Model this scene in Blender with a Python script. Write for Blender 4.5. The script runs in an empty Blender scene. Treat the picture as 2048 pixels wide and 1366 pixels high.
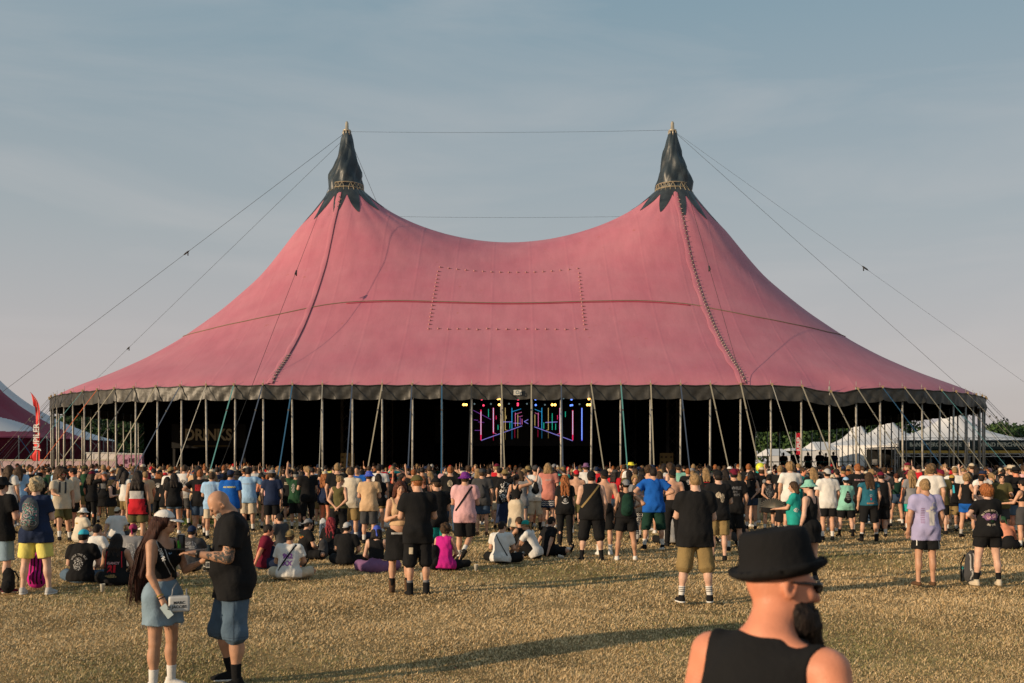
import bpy, bmesh, math, random
import numpy as np
from mathutils import Vector, Matrix
from mathutils.bvhtree import BVHTree
random.seed(7)
rng = np.random.default_rng(7)
SC = bpy.context.scene
COL = SC.collection
R_ = math.radians

# ------------------------------------------------------------ camera, sky, sun, exposure
FPX, CAMH, HOR = 1991.0, 1.96, 925.0
cam_d = bpy.data.cameras.new('camera')
cam = bpy.data.objects.new('camera', cam_d); COL.objects.link(cam)
cam.location = (0, 0, CAMH); cam.rotation_euler = (math.pi/2, 0, 0)
cam_d.sensor_width = 36.0; cam_d.lens = 36.0*FPX/2048.0
cam_d.shift_y = (HOR-683.0)/2048.0
cam_d.clip_end = 3000
cam_d.dof.use_dof = True; cam_d.dof.focus_distance = 22.0; cam_d.dof.aperture_fstop = 4.0
SC.camera = cam

SUN_EL = R_(13.5); SUN_DIR = Vector((.85, .53, 0)).normalized()      # the way the light travels along the ground
w = bpy.data.worlds.new('World'); SC.world = w; w.use_nodes = True
nt = w.node_tree; nt.nodes.clear()
def N(nt, t, **kw):
    n = nt.nodes.new(t)
    for k, v in kw.items():
        if hasattr(n, k): setattr(n, k, v)
        else: n.inputs[k].default_value = v
    return n
sky = N(nt, 'ShaderNodeTexSky', sky_type='NISHITA', sun_disc=False, sun_elevation=SUN_EL, sun_rotation=math.atan2(-SUN_DIR.x, -SUN_DIR.y),
        air_density=1.0, dust_density=2.2, ozone_density=2.0)
bgn = N(nt, 'ShaderNodeBackground'); bgn.inputs['Strength'].default_value = .085
outw = N(nt, 'ShaderNodeOutputWorld')
geo = N(nt, 'ShaderNodeTexCoord'); mp = N(nt, 'ShaderNodeMapping')
mp.inputs['Rotation'].default_value = (R_(12), R_(-24), R_(8)); mp.inputs['Scale'].default_value = (1.6, 2.0, 9.0)
nz = N(nt, 'ShaderNodeTexNoise'); nz.inputs['Scale'].default_value = 1.35; nz.inputs['Detail'].default_value = 7; nz.inputs['Roughness'].default_value = .55; nz.inputs['Distortion'].default_value = .6
rp = N(nt, 'ShaderNodeValToRGB'); rp.color_ramp.elements[0].position = .48; rp.color_ramp.elements[1].position = .74
rp.color_ramp.elements[0].color = (0, 0, 0, 1); rp.color_ramp.elements[1].color = (.24, .24, .24, 1)
mixc = N(nt, 'ShaderNodeMixRGB'); mixc.inputs['Color2'].default_value = (7.4, 6.9, 6.7, 1)
# hazy gradient laid over the clear-air sky: grey-blue above, dusty warm grey near the horizon, the same all round
sep = N(nt, 'ShaderNodeSeparateXYZ'); grad = N(nt, 'ShaderNodeValToRGB')
cr = grad.color_ramp; cr.elements[0].position = 0.0; cr.elements[0].color = (6.9, 6.05, 5.8, 1)
cr.elements[1].position = 1.0; cr.elements[1].color = (2.2, 3.5, 4.4, 1)
for p_, c_ in ((.10, (6.55, 6.0, 5.9, 1)), (.22, (5.0, 5.45, 5.6, 1)), (.42, (3.1, 4.45, 5.2, 1))):
    e_ = cr.elements.new(p_); e_.color = c_
haze_mix = N(nt, 'ShaderNodeMixRGB'); haze_mix.inputs['Fac'].default_value = .82
L = nt.links.new
L(geo.outputs['Generated'], sep.inputs[0]); L(sep.outputs['Z'], grad.inputs['Fac'])
L(sky.outputs[0], haze_mix.inputs['Color1']); L(grad.outputs[0], haze_mix.inputs['Color2'])
L(geo.outputs['Generated'], mp.inputs[0]); L(mp.outputs[0], nz.inputs['Vector']); L(nz.outputs['Fac'], rp.inputs[0])
L(rp.outputs[0], mixc.inputs['Fac']); L(haze_mix.outputs[0], mixc.inputs['Color1']); L(mixc.outputs[0], bgn.inputs['Color']); L(bgn.outputs[0], outw.inputs[0])

sl = bpy.data.lights.new('sun', 'SUN'); sl.energy = 4.8; sl.angle = R_(.6); sl.color = (1.0, .76, .50)
so = bpy.data.objects.new('sun', sl); COL.objects.link(so)
ld = Vector((SUN_DIR.x*math.cos(SUN_EL), SUN_DIR.y*math.cos(SUN_EL), -math.sin(SUN_EL)))
so.rotation_euler = ld.to_track_quat('-Z', 'Y').to_euler(); so.location = (-40, -20, 40)
SC.view_settings.view_transform = 'Standard'; SC.view_settings.look = 'None'
SC.view_settings.exposure = 0.0; SC.view_settings.gamma = 1.0
SC.view_settings.use_curve_mapping = False
SC.render.engine = 'CYCLES'
SC.cycles.max_bounces = 5; SC.cycles.diffuse_bounces = 2; SC.cycles.glossy_bounces = 2; SC.cycles.transmission_bounces = 2; SC.cycles.transparent_max_bounces = 6
SC.cycles.use_adaptive_sampling = True

# ------------------------------------------------------------ helpers
def P(px, py, d):                                   # a point at depth d metres seen at pixel (px, py)
    return Vector(((px-1024.0)/FPX*d, d, CAMH-(py-HOR)/FPX*d))
def G(px, fy):                                      # the ground point seen at pixel (px, fy)
    d = CAMH*FPX/(fy-HOR); return Vector(((px-1024.0)/FPX*d, d, 0))
def tag(o, label=None, cat=None, group=None, kind=None):
    if label: o['label'] = label
    if cat: o['category'] = cat
    if group: o['group'] = group
    if kind: o['kind'] = kind
    return o
def empty(name, loc=(0, 0, 0), rz=0, parent=None):
    o = bpy.data.objects.new(name, None); COL.objects.link(o); o.location = loc; o.rotation_euler = (0, 0, rz)
    o.empty_display_size = .2
    if parent: o.parent = parent
    return o
def mesh_np(name, v, f, smooth=True, mi=None):
    me = bpy.data.meshes.new(name)
    v = np.asarray(v, dtype=np.float32)
    if isinstance(f, np.ndarray):
        n, k = f.shape
        me.vertices.add(len(v)); me.vertices.foreach_set('co', v.ravel())
        me.loops.add(n*k); me.loops.foreach_set('vertex_index', f.astype(np.int32).ravel())
        me.polygons.add(n); me.polygons.foreach_set('loop_start', np.arange(0, n*k, k, dtype=np.int32))
        me.polygons.foreach_set('loop_total', np.full(n, k, dtype=np.int32))
    else:
        me.from_pydata([tuple(map(float, p)) for p in v], [], f)
    if mi is not None: me.polygons.foreach_set('material_index', np.asarray(mi, dtype=np.int32))
    me.polygons.foreach_set('use_smooth', np.full(len(me.polygons), smooth))
    me.update(calc_edges=True)
    return me
def link(name, me, m=None, parent=None, loc=None):
    o = bpy.data.objects.new(name, me); COL.objects.link(o)
    if m is not None:
        ms = m if isinstance(m, (list, tuple)) else [m]
        if len(me.materials) == 0:
            for x in ms: me.materials.append(x)
        else:
            for i, x in enumerate(ms):
                if me.materials[i] != x:
                    o.material_slots[i].link = 'OBJECT'; o.material_slots[i].material = x
    if parent: o.parent = parent
    if loc is not None: o.location = loc
    return o

class MB:                                           # collects boxes, bars, tubes, sheets into one mesh
    def __init__(s): s.v = []; s.f = []; s.m = []
    def add(s, v, f, m=0):
        b = len(s.v); s.v += [tuple(map(float, p)) for p in v]; s.f += [tuple(i+b for i in q) for q in f]; s.m += [m]*len(f)
    def box(s, c, d, m=0, rz=0, M=None):
        x, y, z = d[0]/2, d[1]/2, d[2]/2
        p = [Vector((a*x, b*y, e*z)) for e in (-1, 1) for b in (-1, 1) for a in (-1, 1)]
        R = M if M is not None else Matrix.Rotation(rz, 3, 'Z')
        p = [R @ q + Vector(c) for q in p]
        s.add(p, [(0, 2, 3, 1), (4, 5, 7, 6), (0, 1, 5, 4), (2, 6, 7, 3), (0, 4, 6, 2), (1, 3, 7, 5)], m)
    def tube(s, pts, r, n=8, m=0, caps=True):
        pts = [Vector(p) for p in pts]; rs = r if isinstance(r, (list, tuple)) else [r]*len(pts)
        rings = []; up = Vector((0, 0, 1))
        for i, p in enumerate(pts):
            t = (pts[min(i+1, len(pts)-1)]-pts[max(i-1, 0)]).normalized()
            a = t.cross(up)
            if a.length < .05: a = t.cross(Vector((0, 1, 0)))
            a.normalize(); b = a.cross(t)
            rings.append([p+(a*math.cos(2*math.pi*k/n)+b*math.sin(2*math.pi*k/n))*rs[i] for k in range(n)])
        v = [q for r_ in rings for q in r_]; f = []
        for i in range(len(pts)-1):
            for k in range(n):
                f.append((i*n+k, i*n+(k+1) % n, (i+1)*n+(k+1) % n, (i+1)*n+k))
        if caps: f.append(tuple(range(n-1, -1, -1))); f.append(tuple((len(pts)-1)*n+k for k in range(n)))
        s.add(v, f, m)
    def strap(s, a, b, w_, t, m=0, side=None):
        a = Vector(a); b = Vector(b); d = (b-a); L_ = d.length; d.normalize()
        sd = side or d.cross(Vector((0, 0, 1)));
        if sd.length < .01: sd = Vector((1, 0, 0))
        sd.normalize(); nn = sd.cross(d)
        M = Matrix((sd, nn, d)).transposed()
        s.box((a+b)/2, (w_, t, L_), m, M=M)
    def lathe(s, prof, c=(0, 0, 0), n=24, m=0, fn=None):
        v = []
        for r, z in prof:
            for k in range(n):
                a = 2*math.pi*k/n; rr = r*(fn(a, z) if fn else 1)
                v.append((c[0]+rr*math.cos(a), c[1]+rr*math.sin(a), c[2]+z))
        f = [(i*n+k, i*n+(k+1) % n, (i+1)*n+(k+1) % n, (i+1)*n+k) for i in range(len(prof)-1) for k in range(n)]
        s.add(v, f, m)
    def build(s, name, m, parent=None, smooth=False):
        me = mesh_np(name, s.v, s.f, smooth, s.m)
        return link(name, me, m, parent)

_M = {}
def mat(col, rough=.85, spec=.25, metal=0, noise=None, bump=None, emit=0, key='', coat=0):
    """col in linear values; noise=(scale, low factor, high factor); bump=(scale, strength)"""
    k = (tuple(round(c, 4) for c in col), rough, spec, metal, noise, bump, emit, coat)
    if k in _M: return _M[k]
    m = bpy.data.materials.new(key or 'material'); m.use_nodes = True
    t = m.node_tree; b = t.nodes['Principled BSDF']
    b.inputs['Base Color'].default_value = (*col, 1); b.inputs['Roughness'].default_value = rough
    b.inputs['Specular IOR Level'].default_value = spec; b.inputs['Metallic'].default_value = metal
    if coat: b.inputs['Coat Weight'].default_value = coat
    if emit:
        b.inputs['Emission Color'].default_value = (*col, 1); b.inputs['Emission Strength'].default_value = emit
    if noise or bump: tc = t.nodes.new('ShaderNodeTexCoord')
    if noise:
        n_ = t.nodes.new('ShaderNodeTexNoise'); n_.inputs['Scale'].default_value = noise[0]; n_.inputs['Detail'].default_value = 4
        t.links.new(tc.outputs['Object'], n_.inputs['Vector'])
        r_ = t.nodes.new('ShaderNodeMapRange'); r_.inputs['From Min'].default_value = .3; r_.inputs['From Max'].default_value = .7
        r_.inputs['To Min'].default_value = noise[1]; r_.inputs['To Max'].default_value = noise[2]
        t.links.new(n_.outputs['Fac'], r_.inputs['Value'])
        x_ = t.nodes.new('ShaderNodeMixRGB'); x_.blend_type = 'MULTIPLY'; x_.inputs['Fac'].default_value = 1
        x_.inputs['Color1'].default_value = (*col, 1); t.links.new(r_.outputs[0], x_.inputs['Color2'])
        t.links.new(x_.outputs[0], b.inputs['Base Color'])
    if bump:
        n2 = t.nodes.new('ShaderNodeTexNoise'); n2.inputs['Scale'].default_value = bump[0]; n2.inputs['Detail'].default_value = 3
        t.links.new(tc.outputs['Object'], n2.inputs['Vector'])
        bb = t.nodes.new('ShaderNodeBump'); bb.inputs['Strength'].default_value = bump[1]; bb.inputs['Distance'].default_value = .02
        t.links.new(n2.outputs['Fac'], bb.inputs['Height']); t.links.new(bb.outputs[0], b.inputs['Normal'])
    _M[k] = m
    return m

STEEL = mat((.36, .34, .30), .5, .4, .25, (7., .7, 1.15), key='galvanised steel')
DARKSTEEL = mat((.10, .10, .10), .5, .4, .5, key='dark steel')
BLACK = mat((.006, .007, .008), .95, .1, key='black cloth')
WIRE = mat((.03, .03, .03), .6, .3, key='wire')

# ------------------------------------------------------------ ground
def ground_mat():
    m = bpy.data.materials.new('dry trampled grass'); m.use_nodes = True; t = m.node_tree; b = t.nodes['Principled BSDF']
    b.inputs['Roughness'].default_value = .95; b.inputs['Specular IOR Level'].default_value = .1
    tc = t.nodes.new('ShaderNodeTexCoord')
    def noise(s, d=6, r=.6):
        n = t.nodes.new('ShaderNodeTexNoise'); n.inputs['Scale'].default_value = s; n.inputs['Detail'].default_value = d; n.inputs['Roughness'].default_value = r
        t.links.new(tc.outputs['Object'], n.inputs['Vector']); return n
    a = noise(.55, 5); c = noise(9., 6, .7); f = noise(60., 3, .7)
    r1 = t.nodes.new('ShaderNodeValToRGB'); r1.color_ramp.elements[0].position = .38; r1.color_ramp.elements[1].position = .62
    r1.color_ramp.elements[0].color = (.24, .18, .095, 1); r1.color_ramp.elements[1].color = (.50, .36, .20, 1)
    r2 = t.nodes.new('ShaderNodeValToRGB'); r2.color_ramp.elements[0].position = .3; r2.color_ramp.elements[1].position = .72
    r2.color_ramp.elements[0].color = (.45, .45, .36, 1); r2.color_ramp.elements[1].color = (1.25, 1.2, 1.05, 1)
    r3 = t.nodes.new('ShaderNodeMapRange'); r3.inputs['From Min'].default_value = .3; r3.inputs['From Max'].default_value = .7; r3.inputs['To Min'].default_value = .6; r3.inputs['To Max'].default_value = 1.25
    t.links.new(a.outputs['Fac'], r1.inputs[0]); t.links.new(c.outputs['Fac'], r2.inputs[0]); t.links.new(f.outputs['Fac'], r3.inputs[0])
    x = t.nodes.new('ShaderNodeMixRGB'); x.blend_type = 'MULTIPLY'; x.inputs['Fac'].default_value = 1
    y = t.nodes.new('ShaderNodeMixRGB'); y.blend_type = 'MULTIPLY'; y.inputs['Fac'].default_value = 1
    t.links.new(r1.outputs[0], x.inputs[1]); t.links.new(r2.outputs[0], x.inputs[2]); t.links.new(x.outputs[0], y.inputs[1]); t.links.new(r3.outputs[0], y.inputs[2])
    t.links.new(y.outputs[0], b.inputs['Base Color'])
    mx = t.nodes.new('ShaderNodeMath'); mx.operation = 'ADD'; t.links.new(c.outputs['Fac'], mx.inputs[0]); t.links.new(f.outputs['Fac'], mx.inputs[1])
    bp = t.nodes.new('ShaderNodeBump'); bp.inputs['Strength'].default_value = .8; bp.inputs['Distance'].default_value = .05
    t.links.new(mx.outputs[0], bp.inputs['Height']); t.links.new(bp.outputs[0], b.inputs['Normal'])
    return m
GM = ground_mat()
# finer mesh near the camera with shallow bumps, one sheet to the horizon
gx = np.concatenate([[-1500, -300, -80, -40], np.arange(-24, 24.1, .4), [40, 80, 300, 1500]])
gy = np.concatenate([[-60, -10, 0], np.arange(3, 40, .4), [48, 60, 90, 150, 400, 2500]])
GX, GY = np.meshgrid(gx, gy, indexing='ij')
def ghz(x, y):
    return (.02*np.sin(x*1.1+.6*y)+.015*np.sin(y*1.7-x*.5+1)+.008*np.sin(x*4.1+2.)*np.sin(y*3.3))*np.clip((38-np.abs(y))/5, 0, 1)*np.clip((24-np.abs(x))/4, 0, 1)-.02
gv = np.stack([GX, GY, ghz(GX, GY)], -1).reshape(-1, 3)
n0, n1 = GX.shape
ii = np.arange(n0-1)[:, None]*n1+np.arange(n1-1)[None, :]
gf = np.stack([ii, ii+n1, ii+n1+1, ii+1], -1).reshape(-1, 4)
tag(link('ground', mesh_np('ground', gv, gf), GM), kind='structure')

def blades():                                        # short straw and grass, thinning with distance
    n = 620000
    u = rng.random(n)
    d = 7.4*(1-u+u*(7.4/44.0)**.75)**(-1/.75)          # more near the camera
    x = (rng.random(n)*2-1)*(d*.53+.4)
    cl = np.sin(x*2.1+d*.7)*np.sin(d*2.9-x*.8)+np.sin(x*5.3+1)*np.sin(d*6.1)
    L_ = (.016+.034*rng.random(n))*np.clip(d/12., .8, 2.0)*(1+.3*cl)
    W = (.0016+.0020*rng.random(n))*np.clip(d/7.5, 1., 3.5)
    az = rng.random(n)*2*np.pi; lean = .75+.75*rng.random(n)
    z0 = ghz(x, d)-.002
    dx, dy = np.cos(az), np.sin(az)
    tip = np.stack([x+dx*L_*np.sin(lean), d+dy*L_*np.sin(lean), z0+L_*np.cos(lean)+.004], -1)
    a = np.stack([x-dy*W, d+dx*W, z0], -1); b = np.stack([x+dy*W, d-dx*W, z0], -1)
    v = np.stack([a, b, tip], 1).reshape(-1, 3); f = np.arange(n*3).reshape(-1, 3)
    bare = (np.sin(x*1.3+.7*d)*np.sin(d*1.9-.6*x)+.6*np.sin(x*3.1-d*2.3)+rng.normal(0, .35, n)) > .72
    L_ = np.where(bare, L_*.25, L_)
    green = (np.sin(x*.9+d*.35+1)+np.sin(d*.8-x*.3) + rng.normal(0, 1.0, n)) > 1.45
    mi = np.where(green, 2, np.where(rng.random(n) < .5, 0, 1))
    me = mesh_np('grass', v, f, False, mi)
    o = link('grass', me, [mat((.86, .63, .35), .85, .2), mat((.60, .41, .20), .9, .15), mat((.27, .25, .10), .9, .15)])
    tag(o, 'dry straw coloured grass blades trodden flat across the field', 'grass', kind='stuff')
blades()

# ------------------------------------------------------------ the big tent
TX = -.15; KX, KY0, KY1, RT = 10.3, 63.0, 84.7, 17.0; CY = (KY0+KY1)/2; HY = CY-KY0
ZE, ZR = 5.5, 13.6
gh = .25
nxg = int((KX+RT)/gh)+3; nyg = int((HY+RT)/gh)+3
XG, YG = np.meshgrid(np.arange(nxg)*gh, np.arange(nyg)*gh, indexing='ij')
EG = RT-np.hypot(np.maximum(XG-KX, 0), np.maximum(YG-HY, 0)); RK = np.hypot(XG-KX, YG-HY)
phi = np.clip(EG/RT, 0, 1)
FREE = (EG > 0) & (RK > 1.1); phi[EG <= 0] = 0; phi[RK <= 1.1] = 1
par = (np.add.outer(np.arange(nxg), np.arange(nyg)) % 2).astype(bool)
WW = np.maximum(RK, 1.1)**-.5                        # stiffer towards the masts
wxg = np.ones((nxg+1, nyg)); wxg[1:-1] = (WW[1:]+WW[:-1])/2; wxg[0] = WW[0]
wyg = np.ones((nxg, nyg+1)); wyg[:, 1:-1] = (WW[:, 1:]+WW[:, :-1])/2; wyg[:, 0] = WW[:, 0]
SG = wxg[1:]+wxg[:-1]+wyg[:, 1:]+wyg[:, :-1]
for it in range(700):
    for pm in (par, ~par):
        q = np.pad(phi, 1, mode='reflect')
        nb = (wxg[1:]*q[2:, 1:-1]+wxg[:-1]*q[:-2, 1:-1]+wyg[:, 1:]*q[1:-1, 2:]+wyg[:, :-1]*q[1:-1, :-2])/SG
        k_ = FREE & pm
        phi[k_] += 1.9*(nb-phi)[k_]
KN = np.array([0, .03, .08, .15, .25, .35, .5, .65, .8, .9, 1]); GN = np.array([0., .026, .064, .11, .184, .268, .417, .585, .80, .905, 1.])
gd = np.linspace(-.3, 1.3, 1601); gg = np.interp(gd, KN, GN); gg[gd < 0] = gd[gd < 0]*1.2; gg[gd > 1] = 1+(gd[gd > 1]-1)*.5
ker = np.exp(-(np.arange(-60, 61)/28.)**2); ker /= ker.sum(); gg = np.convolve(np.pad(gg, 60, mode='edge'), ker, 'valid')
gg = gg-np.interp(0, gd, gg)*np.clip(1-gd/.1, 0, 1)
def phis(ax, ay):
    i = np.clip(ax/gh, 0, nxg-1.001); j = np.clip(ay/gh, 0, nyg-1.001); i0 = i.astype(int); j0 = j.astype(int); a = i-i0; b = j-j0
    return phi[i0, j0]*(1-a)*(1-b)+phi[i0+1, j0]*a*(1-b)+phi[i0, j0+1]*(1-a)*b+phi[i0+1, j0+1]*a*b
def edist(ax, ay): return RT-np.hypot(np.maximum(ax-KX, 0), np.maximum(ay-HY, 0))
def canopy_z(x, y):                                  # world x, y -> height of the membrane
    x = np.atleast_1d(np.asarray(x, float)); y = np.atleast_1d(np.asarray(y, float))
    ax = np.abs(x-TX); ay = np.abs(y-CY)
    e = edist(ax, ay)
    # stay off the stair-stepped rims of the grid
    rk = np.hypot(ax-KX, ay-HY)
    rr = np.maximum(rk, 1e-6); sx = np.where(rk < 2.4, KX+(ax-KX)/rr*2.4, ax); sy = np.where(rk < 2.4, HY+(ay-HY)/rr*2.4, ay)
    ox = np.maximum(ax-KX, 0); oy = np.maximum(ay-HY, 0); oo = np.maximum(np.hypot(ox, oy), 1e-6)
    near = e < .8
    sx = np.where(near, ax-ox/oo*(.8-e), sx); sy = np.where(near, ay-oy/oo*(.8-e), sy)
    p = phis(np.abs(sx), np.abs(sy))
    p = np.where(rk < 2.4, 1-(1-p)*(np.sqrt(np.maximum(rk, 1.1))-math.sqrt(1.1))/(math.sqrt(2.4)-math.sqrt(1.1)), p)
    p = np.where(near, p*np.clip(e, 0, 1)/.8, p)
    z = ZE+ZR*np.interp(p, gd, gg)
    # a slack bay on the right front, where a pole is missing
    dip = np.exp(-((x-12.6-2.15)**2+(y-46.9)**2)/1.6)
    return z-.30*dip
def surf(px, py, y0=46.05, y1=80):                   # where the sight line through a pixel meets the membrane
    ys = np.arange(y0, y1, .02); x = (px-1024.0)/FPX*ys; z = CAMH-(py-HOR)/FPX*ys
    k = np.argmax(canopy_z(x, ys) >= z)
    return Vector((x[k], ys[k], z[k]))

def pink():
    m = bpy.data.materials.new('faded pink canvas'); m.use_nodes = True; t = m.node_tree; b = t.nodes['Principled BSDF']
    b.inputs['Roughness'].default_value = .62; b.inputs['Specular IOR Level'].default_value = .35
    tc = t.nodes.new('ShaderNodeTexCoord')
    def nz(s, d, vec=None, r=.6):
        n = t.nodes.new('ShaderNodeTexNoise'); n.inputs['Scale'].default_value = s; n.inputs['Detail'].default_value = d; n.inputs['Roughness'].default_value = r
        t.links.new((vec or tc.outputs['Object']), n.inputs['Vector']); return n
    mpn = t.nodes.new('ShaderNodeMapping'); mpn.inputs['Scale'].default_value = (1.1, .25, .35); t.links.new(tc.outputs['Object'], mpn.inputs[0])
    n1 = nz(.35, 5); n2 = nz(1.6, 6, mpn.outputs[0]); n3 = nz(40, 3)
    r = t.nodes.new('ShaderNodeValToRGB'); r.color_ramp.elements[0].position = .3; r.color_ramp.elements[1].position = .7
    r.color_ramp.elements[0].color = (.455, .136, .182, 1); r.color_ramp.elements[1].color = (.49, .182, .222, 1)
    t.links.new(n1.outputs['Fac'], r.inputs[0])
    mr = t.nodes.new('ShaderNodeMapRange'); mr.inputs['From Min'].default_value = .35; mr.inputs['From Max'].default_value = .7; mr.inputs['To Min'].default_value = .93; mr.inputs['To Max'].default_value = 1.05
    t.links.new(n2.outputs['Fac'], mr.inputs['Value'])
    x = t.nodes.new('ShaderNodeMixRGB'); x.blend_type = 'MULTIPLY'; x.inputs['Fac'].default_value = 1
    t.links.new(r.outputs[0], x.inputs[1]); t.links.new(mr.outputs[0], x.inputs[2])
    # sparse grime spots
    vo = t.nodes.new('ShaderNodeTexNoise'); vo.inputs['Scale'].default_value = 3.3; vo.inputs['Detail'].default_value = 8; t.links.new(tc.outputs['Object'], vo.inputs['Vector'])
    vr = t.nodes.new('ShaderNodeMapRange'); vr.inputs['From Min'].default_value = .69; vr.inputs['From Max'].default_value = .75; t.links.new(vo.outputs['Fac'], vr.inputs['Value'])
    y = t.nodes.new('ShaderNodeMixRGB'); y.inputs[2].default_value = (.40, .13, .12, 1); t.links.new(vr.outputs[0], y.inputs[0]); t.links.new(x.outputs[0], y.inputs[1])
    t.links.new(y.outputs[0], b.inputs['Base Color'])
    # weld seams of the canvas widths, as relief, every 2.2 m across, plus fine weave and slack
    wv = t.nodes.new('ShaderNodeTexWave'); wv.wave_type = 'BANDS'; wv.bands_direction = 'X'; wv.inputs['Scale'].default_value = .145; wv.inputs['Distortion'].default_value = 0
    t.links.new(tc.outputs['Object'], wv.inputs['Vector'])
    wr = t.nodes.new('ShaderNodeMapRange'); wr.inputs['From Min'].default_value = .985; wr.inputs['From Max'].default_value = 1; t.links.new(wv.outputs['Fac'], wr.inputs['Value'])
    n4 = nz(.9, 4, mpn.outputs[0])
    a1 = t.nodes.new('ShaderNodeMath'); a1.operation = 'MULTIPLY_ADD'; a1.inputs[1].default_value = .15; t.links.new(wr.outputs[0], a1.inputs[0]); t.links.new(n4.outputs['Fac'], a1.inputs[2])
    a2 = t.nodes.new('ShaderNodeMath'); a2.operation = 'MULTIPLY_ADD'; a2.inputs[1].default_value = .06; t.links.new(n3.outputs['Fac'], a2.inputs[0]); t.links.new(a1.outputs[0], a2.inputs[2])
    bp = t.nodes.new('ShaderNodeBump'); bp.inputs['Strength'].default_value = .30; bp.inputs['Distance'].default_value = .08
    t.links.new(a2.outputs[0], bp.inputs['Height']); t.links.new(bp.outputs[0], b.inputs['Normal'])
    return m
PINK = pink()
VINYL = mat((.020, .023, .024), .38, .5, noise=(1.3, .6, 2.2), bump=(2.5, .5), key='black vinyl')
VALM = mat((.030, .028, .023), .46, .45, noise=(1.1, .5, 1.8), bump=(5, .6), key='weathered black valance')

tent = empty('circus_tent', (TX, CY, 0))
tag(tent, 'huge pink four-peaked circus tent with black valance and open front', 'tent')
def fx(x): return x+.062*max(0., x-(TX+KX))            # the right end of the tent reaches out a little farther
def tpart(name, me, m, kind=None):
    if name not in ('side_pole', 'toggle'):
        a_ = np.empty(len(me.vertices)*3, np.float32); me.vertices.foreach_get('co', a_); a_ = a_.reshape(-1, 3)
        a_[:, 0] += .062*np.maximum(0, a_[:, 0]-(TX+KX)); me.vertices.foreach_set('co', a_.ravel()); me.update()
    o = link(name, me, m, tent); o.matrix_parent_inverse = Matrix.Translation((-TX, -CY, 0))
    if kind: o['kind'] = kind
    return o
def rend(c, s_):                                     # ray from the king at (KX, HY), direction (c, s_), to the edge of its quarter
    c_ = []
    if c < 0: c_.append(KX/-c)
    if s_ < 0: c_.append(HY/-s_)
    if c > 0 and s_ > 0: c_.append(RT)
    elif c > 0: c_.append(RT/c)
    elif s_ > 0: c_.append(RT/s_)
    return min(c_) if c_ else RT
angs = sorted(set([round(2*math.pi*k/168, 6) for k in range(168)]+[round(math.atan2(a, b) % (2*math.pi), 6) for a, b in ((RT, -KX), (-HY, RT), (-HY, -KX))]))
NR = 54
def quarter(off=0., rmin=1.0, rmaxf=None, nr=NR, wr=True):
    v = np.zeros((len(angs), nr, 3))
    for i, a in enumerate(angs):
        c, s_ = math.cos(a), math.sin(a); re = rmaxf(a) if rmaxf else rend(c, s_)
        t = np.linspace(0, 1, nr)**1.35; r = rmin+(re-rmin)*t
        v[i, :, 0] = KX+c*r; v[i, :, 1] = HY+s_*r
    return v
FACEQ = []
na = len(angs)
def qfaces(nr): 
    i = np.arange(na)[:, None]; j = np.arange(nr-1)[None, :]; i2 = (i+1) % na
    return np.stack([i*nr+j, i*nr+j+1, i2*nr+j+1, i2*nr+j], -1).reshape(-1, 4)
def ripple(x, y):                                    # shallow tension folds running from the masts
    ax = np.abs(x-TX)-KX; ay = np.abs(y-CY)-HY; r = np.hypot(ax, ay); a = np.arctan2(ay, ax)
    amp = .035*np.exp(-((r-3.0)/2.6)**2)+.012*np.exp(-((r-8)/4.)**2)
    return amp*np.abs(np.sin(a*12+.4*np.sin(a*5)+np.sign(x-TX)*.5))
def shell(off, rmin=1.0, rmaxf=None, nr=NR, quarters=(0, 1, 2, 3)):
    V = []; Fs = []; b = 0
    for k in quarters:
        sx = 1 if k in (0, 3) else -1; sy = 1 if k in (0, 1) else -1
        q = quarter(off, rmin, rmaxf, nr).reshape(-1, 3).copy()
        x = TX+q[:, 0]*sx; y = CY+q[:, 1]*sy
        z = canopy_z(x, y)+off+ripple(x, y)
        f = qfaces(nr)
        if sx*sy < 0: f = f[:, ::-1]
        V.append(np.stack([x, y, z], -1)); Fs.append(f+b); b += len(q)
    return np.concatenate(V), np.concatenate(Fs)
v, f = shell(0.)
bm = bmesh.new(); me = mesh_np('canopy', v, f); bm.from_mesh(me); bmesh.ops.remove_doubles(bm, verts=bm.verts, dist=.002)
bmesh.ops.recalc_face_normals(bm, faces=bm.faces)
bm.to_mesh(me); bm.free()
tpart('canopy', me, PINK)
v, f = shell(-.07); me = mesh_np('lining', v, f); tpart('lining', me, BLACK)
# black star collars at the masts
def starr(a):
    k = (a/(2*math.pi)*12+.2) % 1.0
    tri = abs(2*k-1)
    return 1.50+1.35*max(0, tri)**1.2
def star(off, quarters, nm):
    global angs, na
    sv = angs; angs = [2*math.pi*k/242 for k in range(242)]; na = len(angs)
    v, f = shell(off, 1.0, starr, 14, quarters); me = mesh_np(nm, v, f); angs = sv; na = len(angs)
    return me
for k in (2, 3, 0, 1): tpart('star_collar', star(.035, (k,), 'star_collar'), VINYL)

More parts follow.
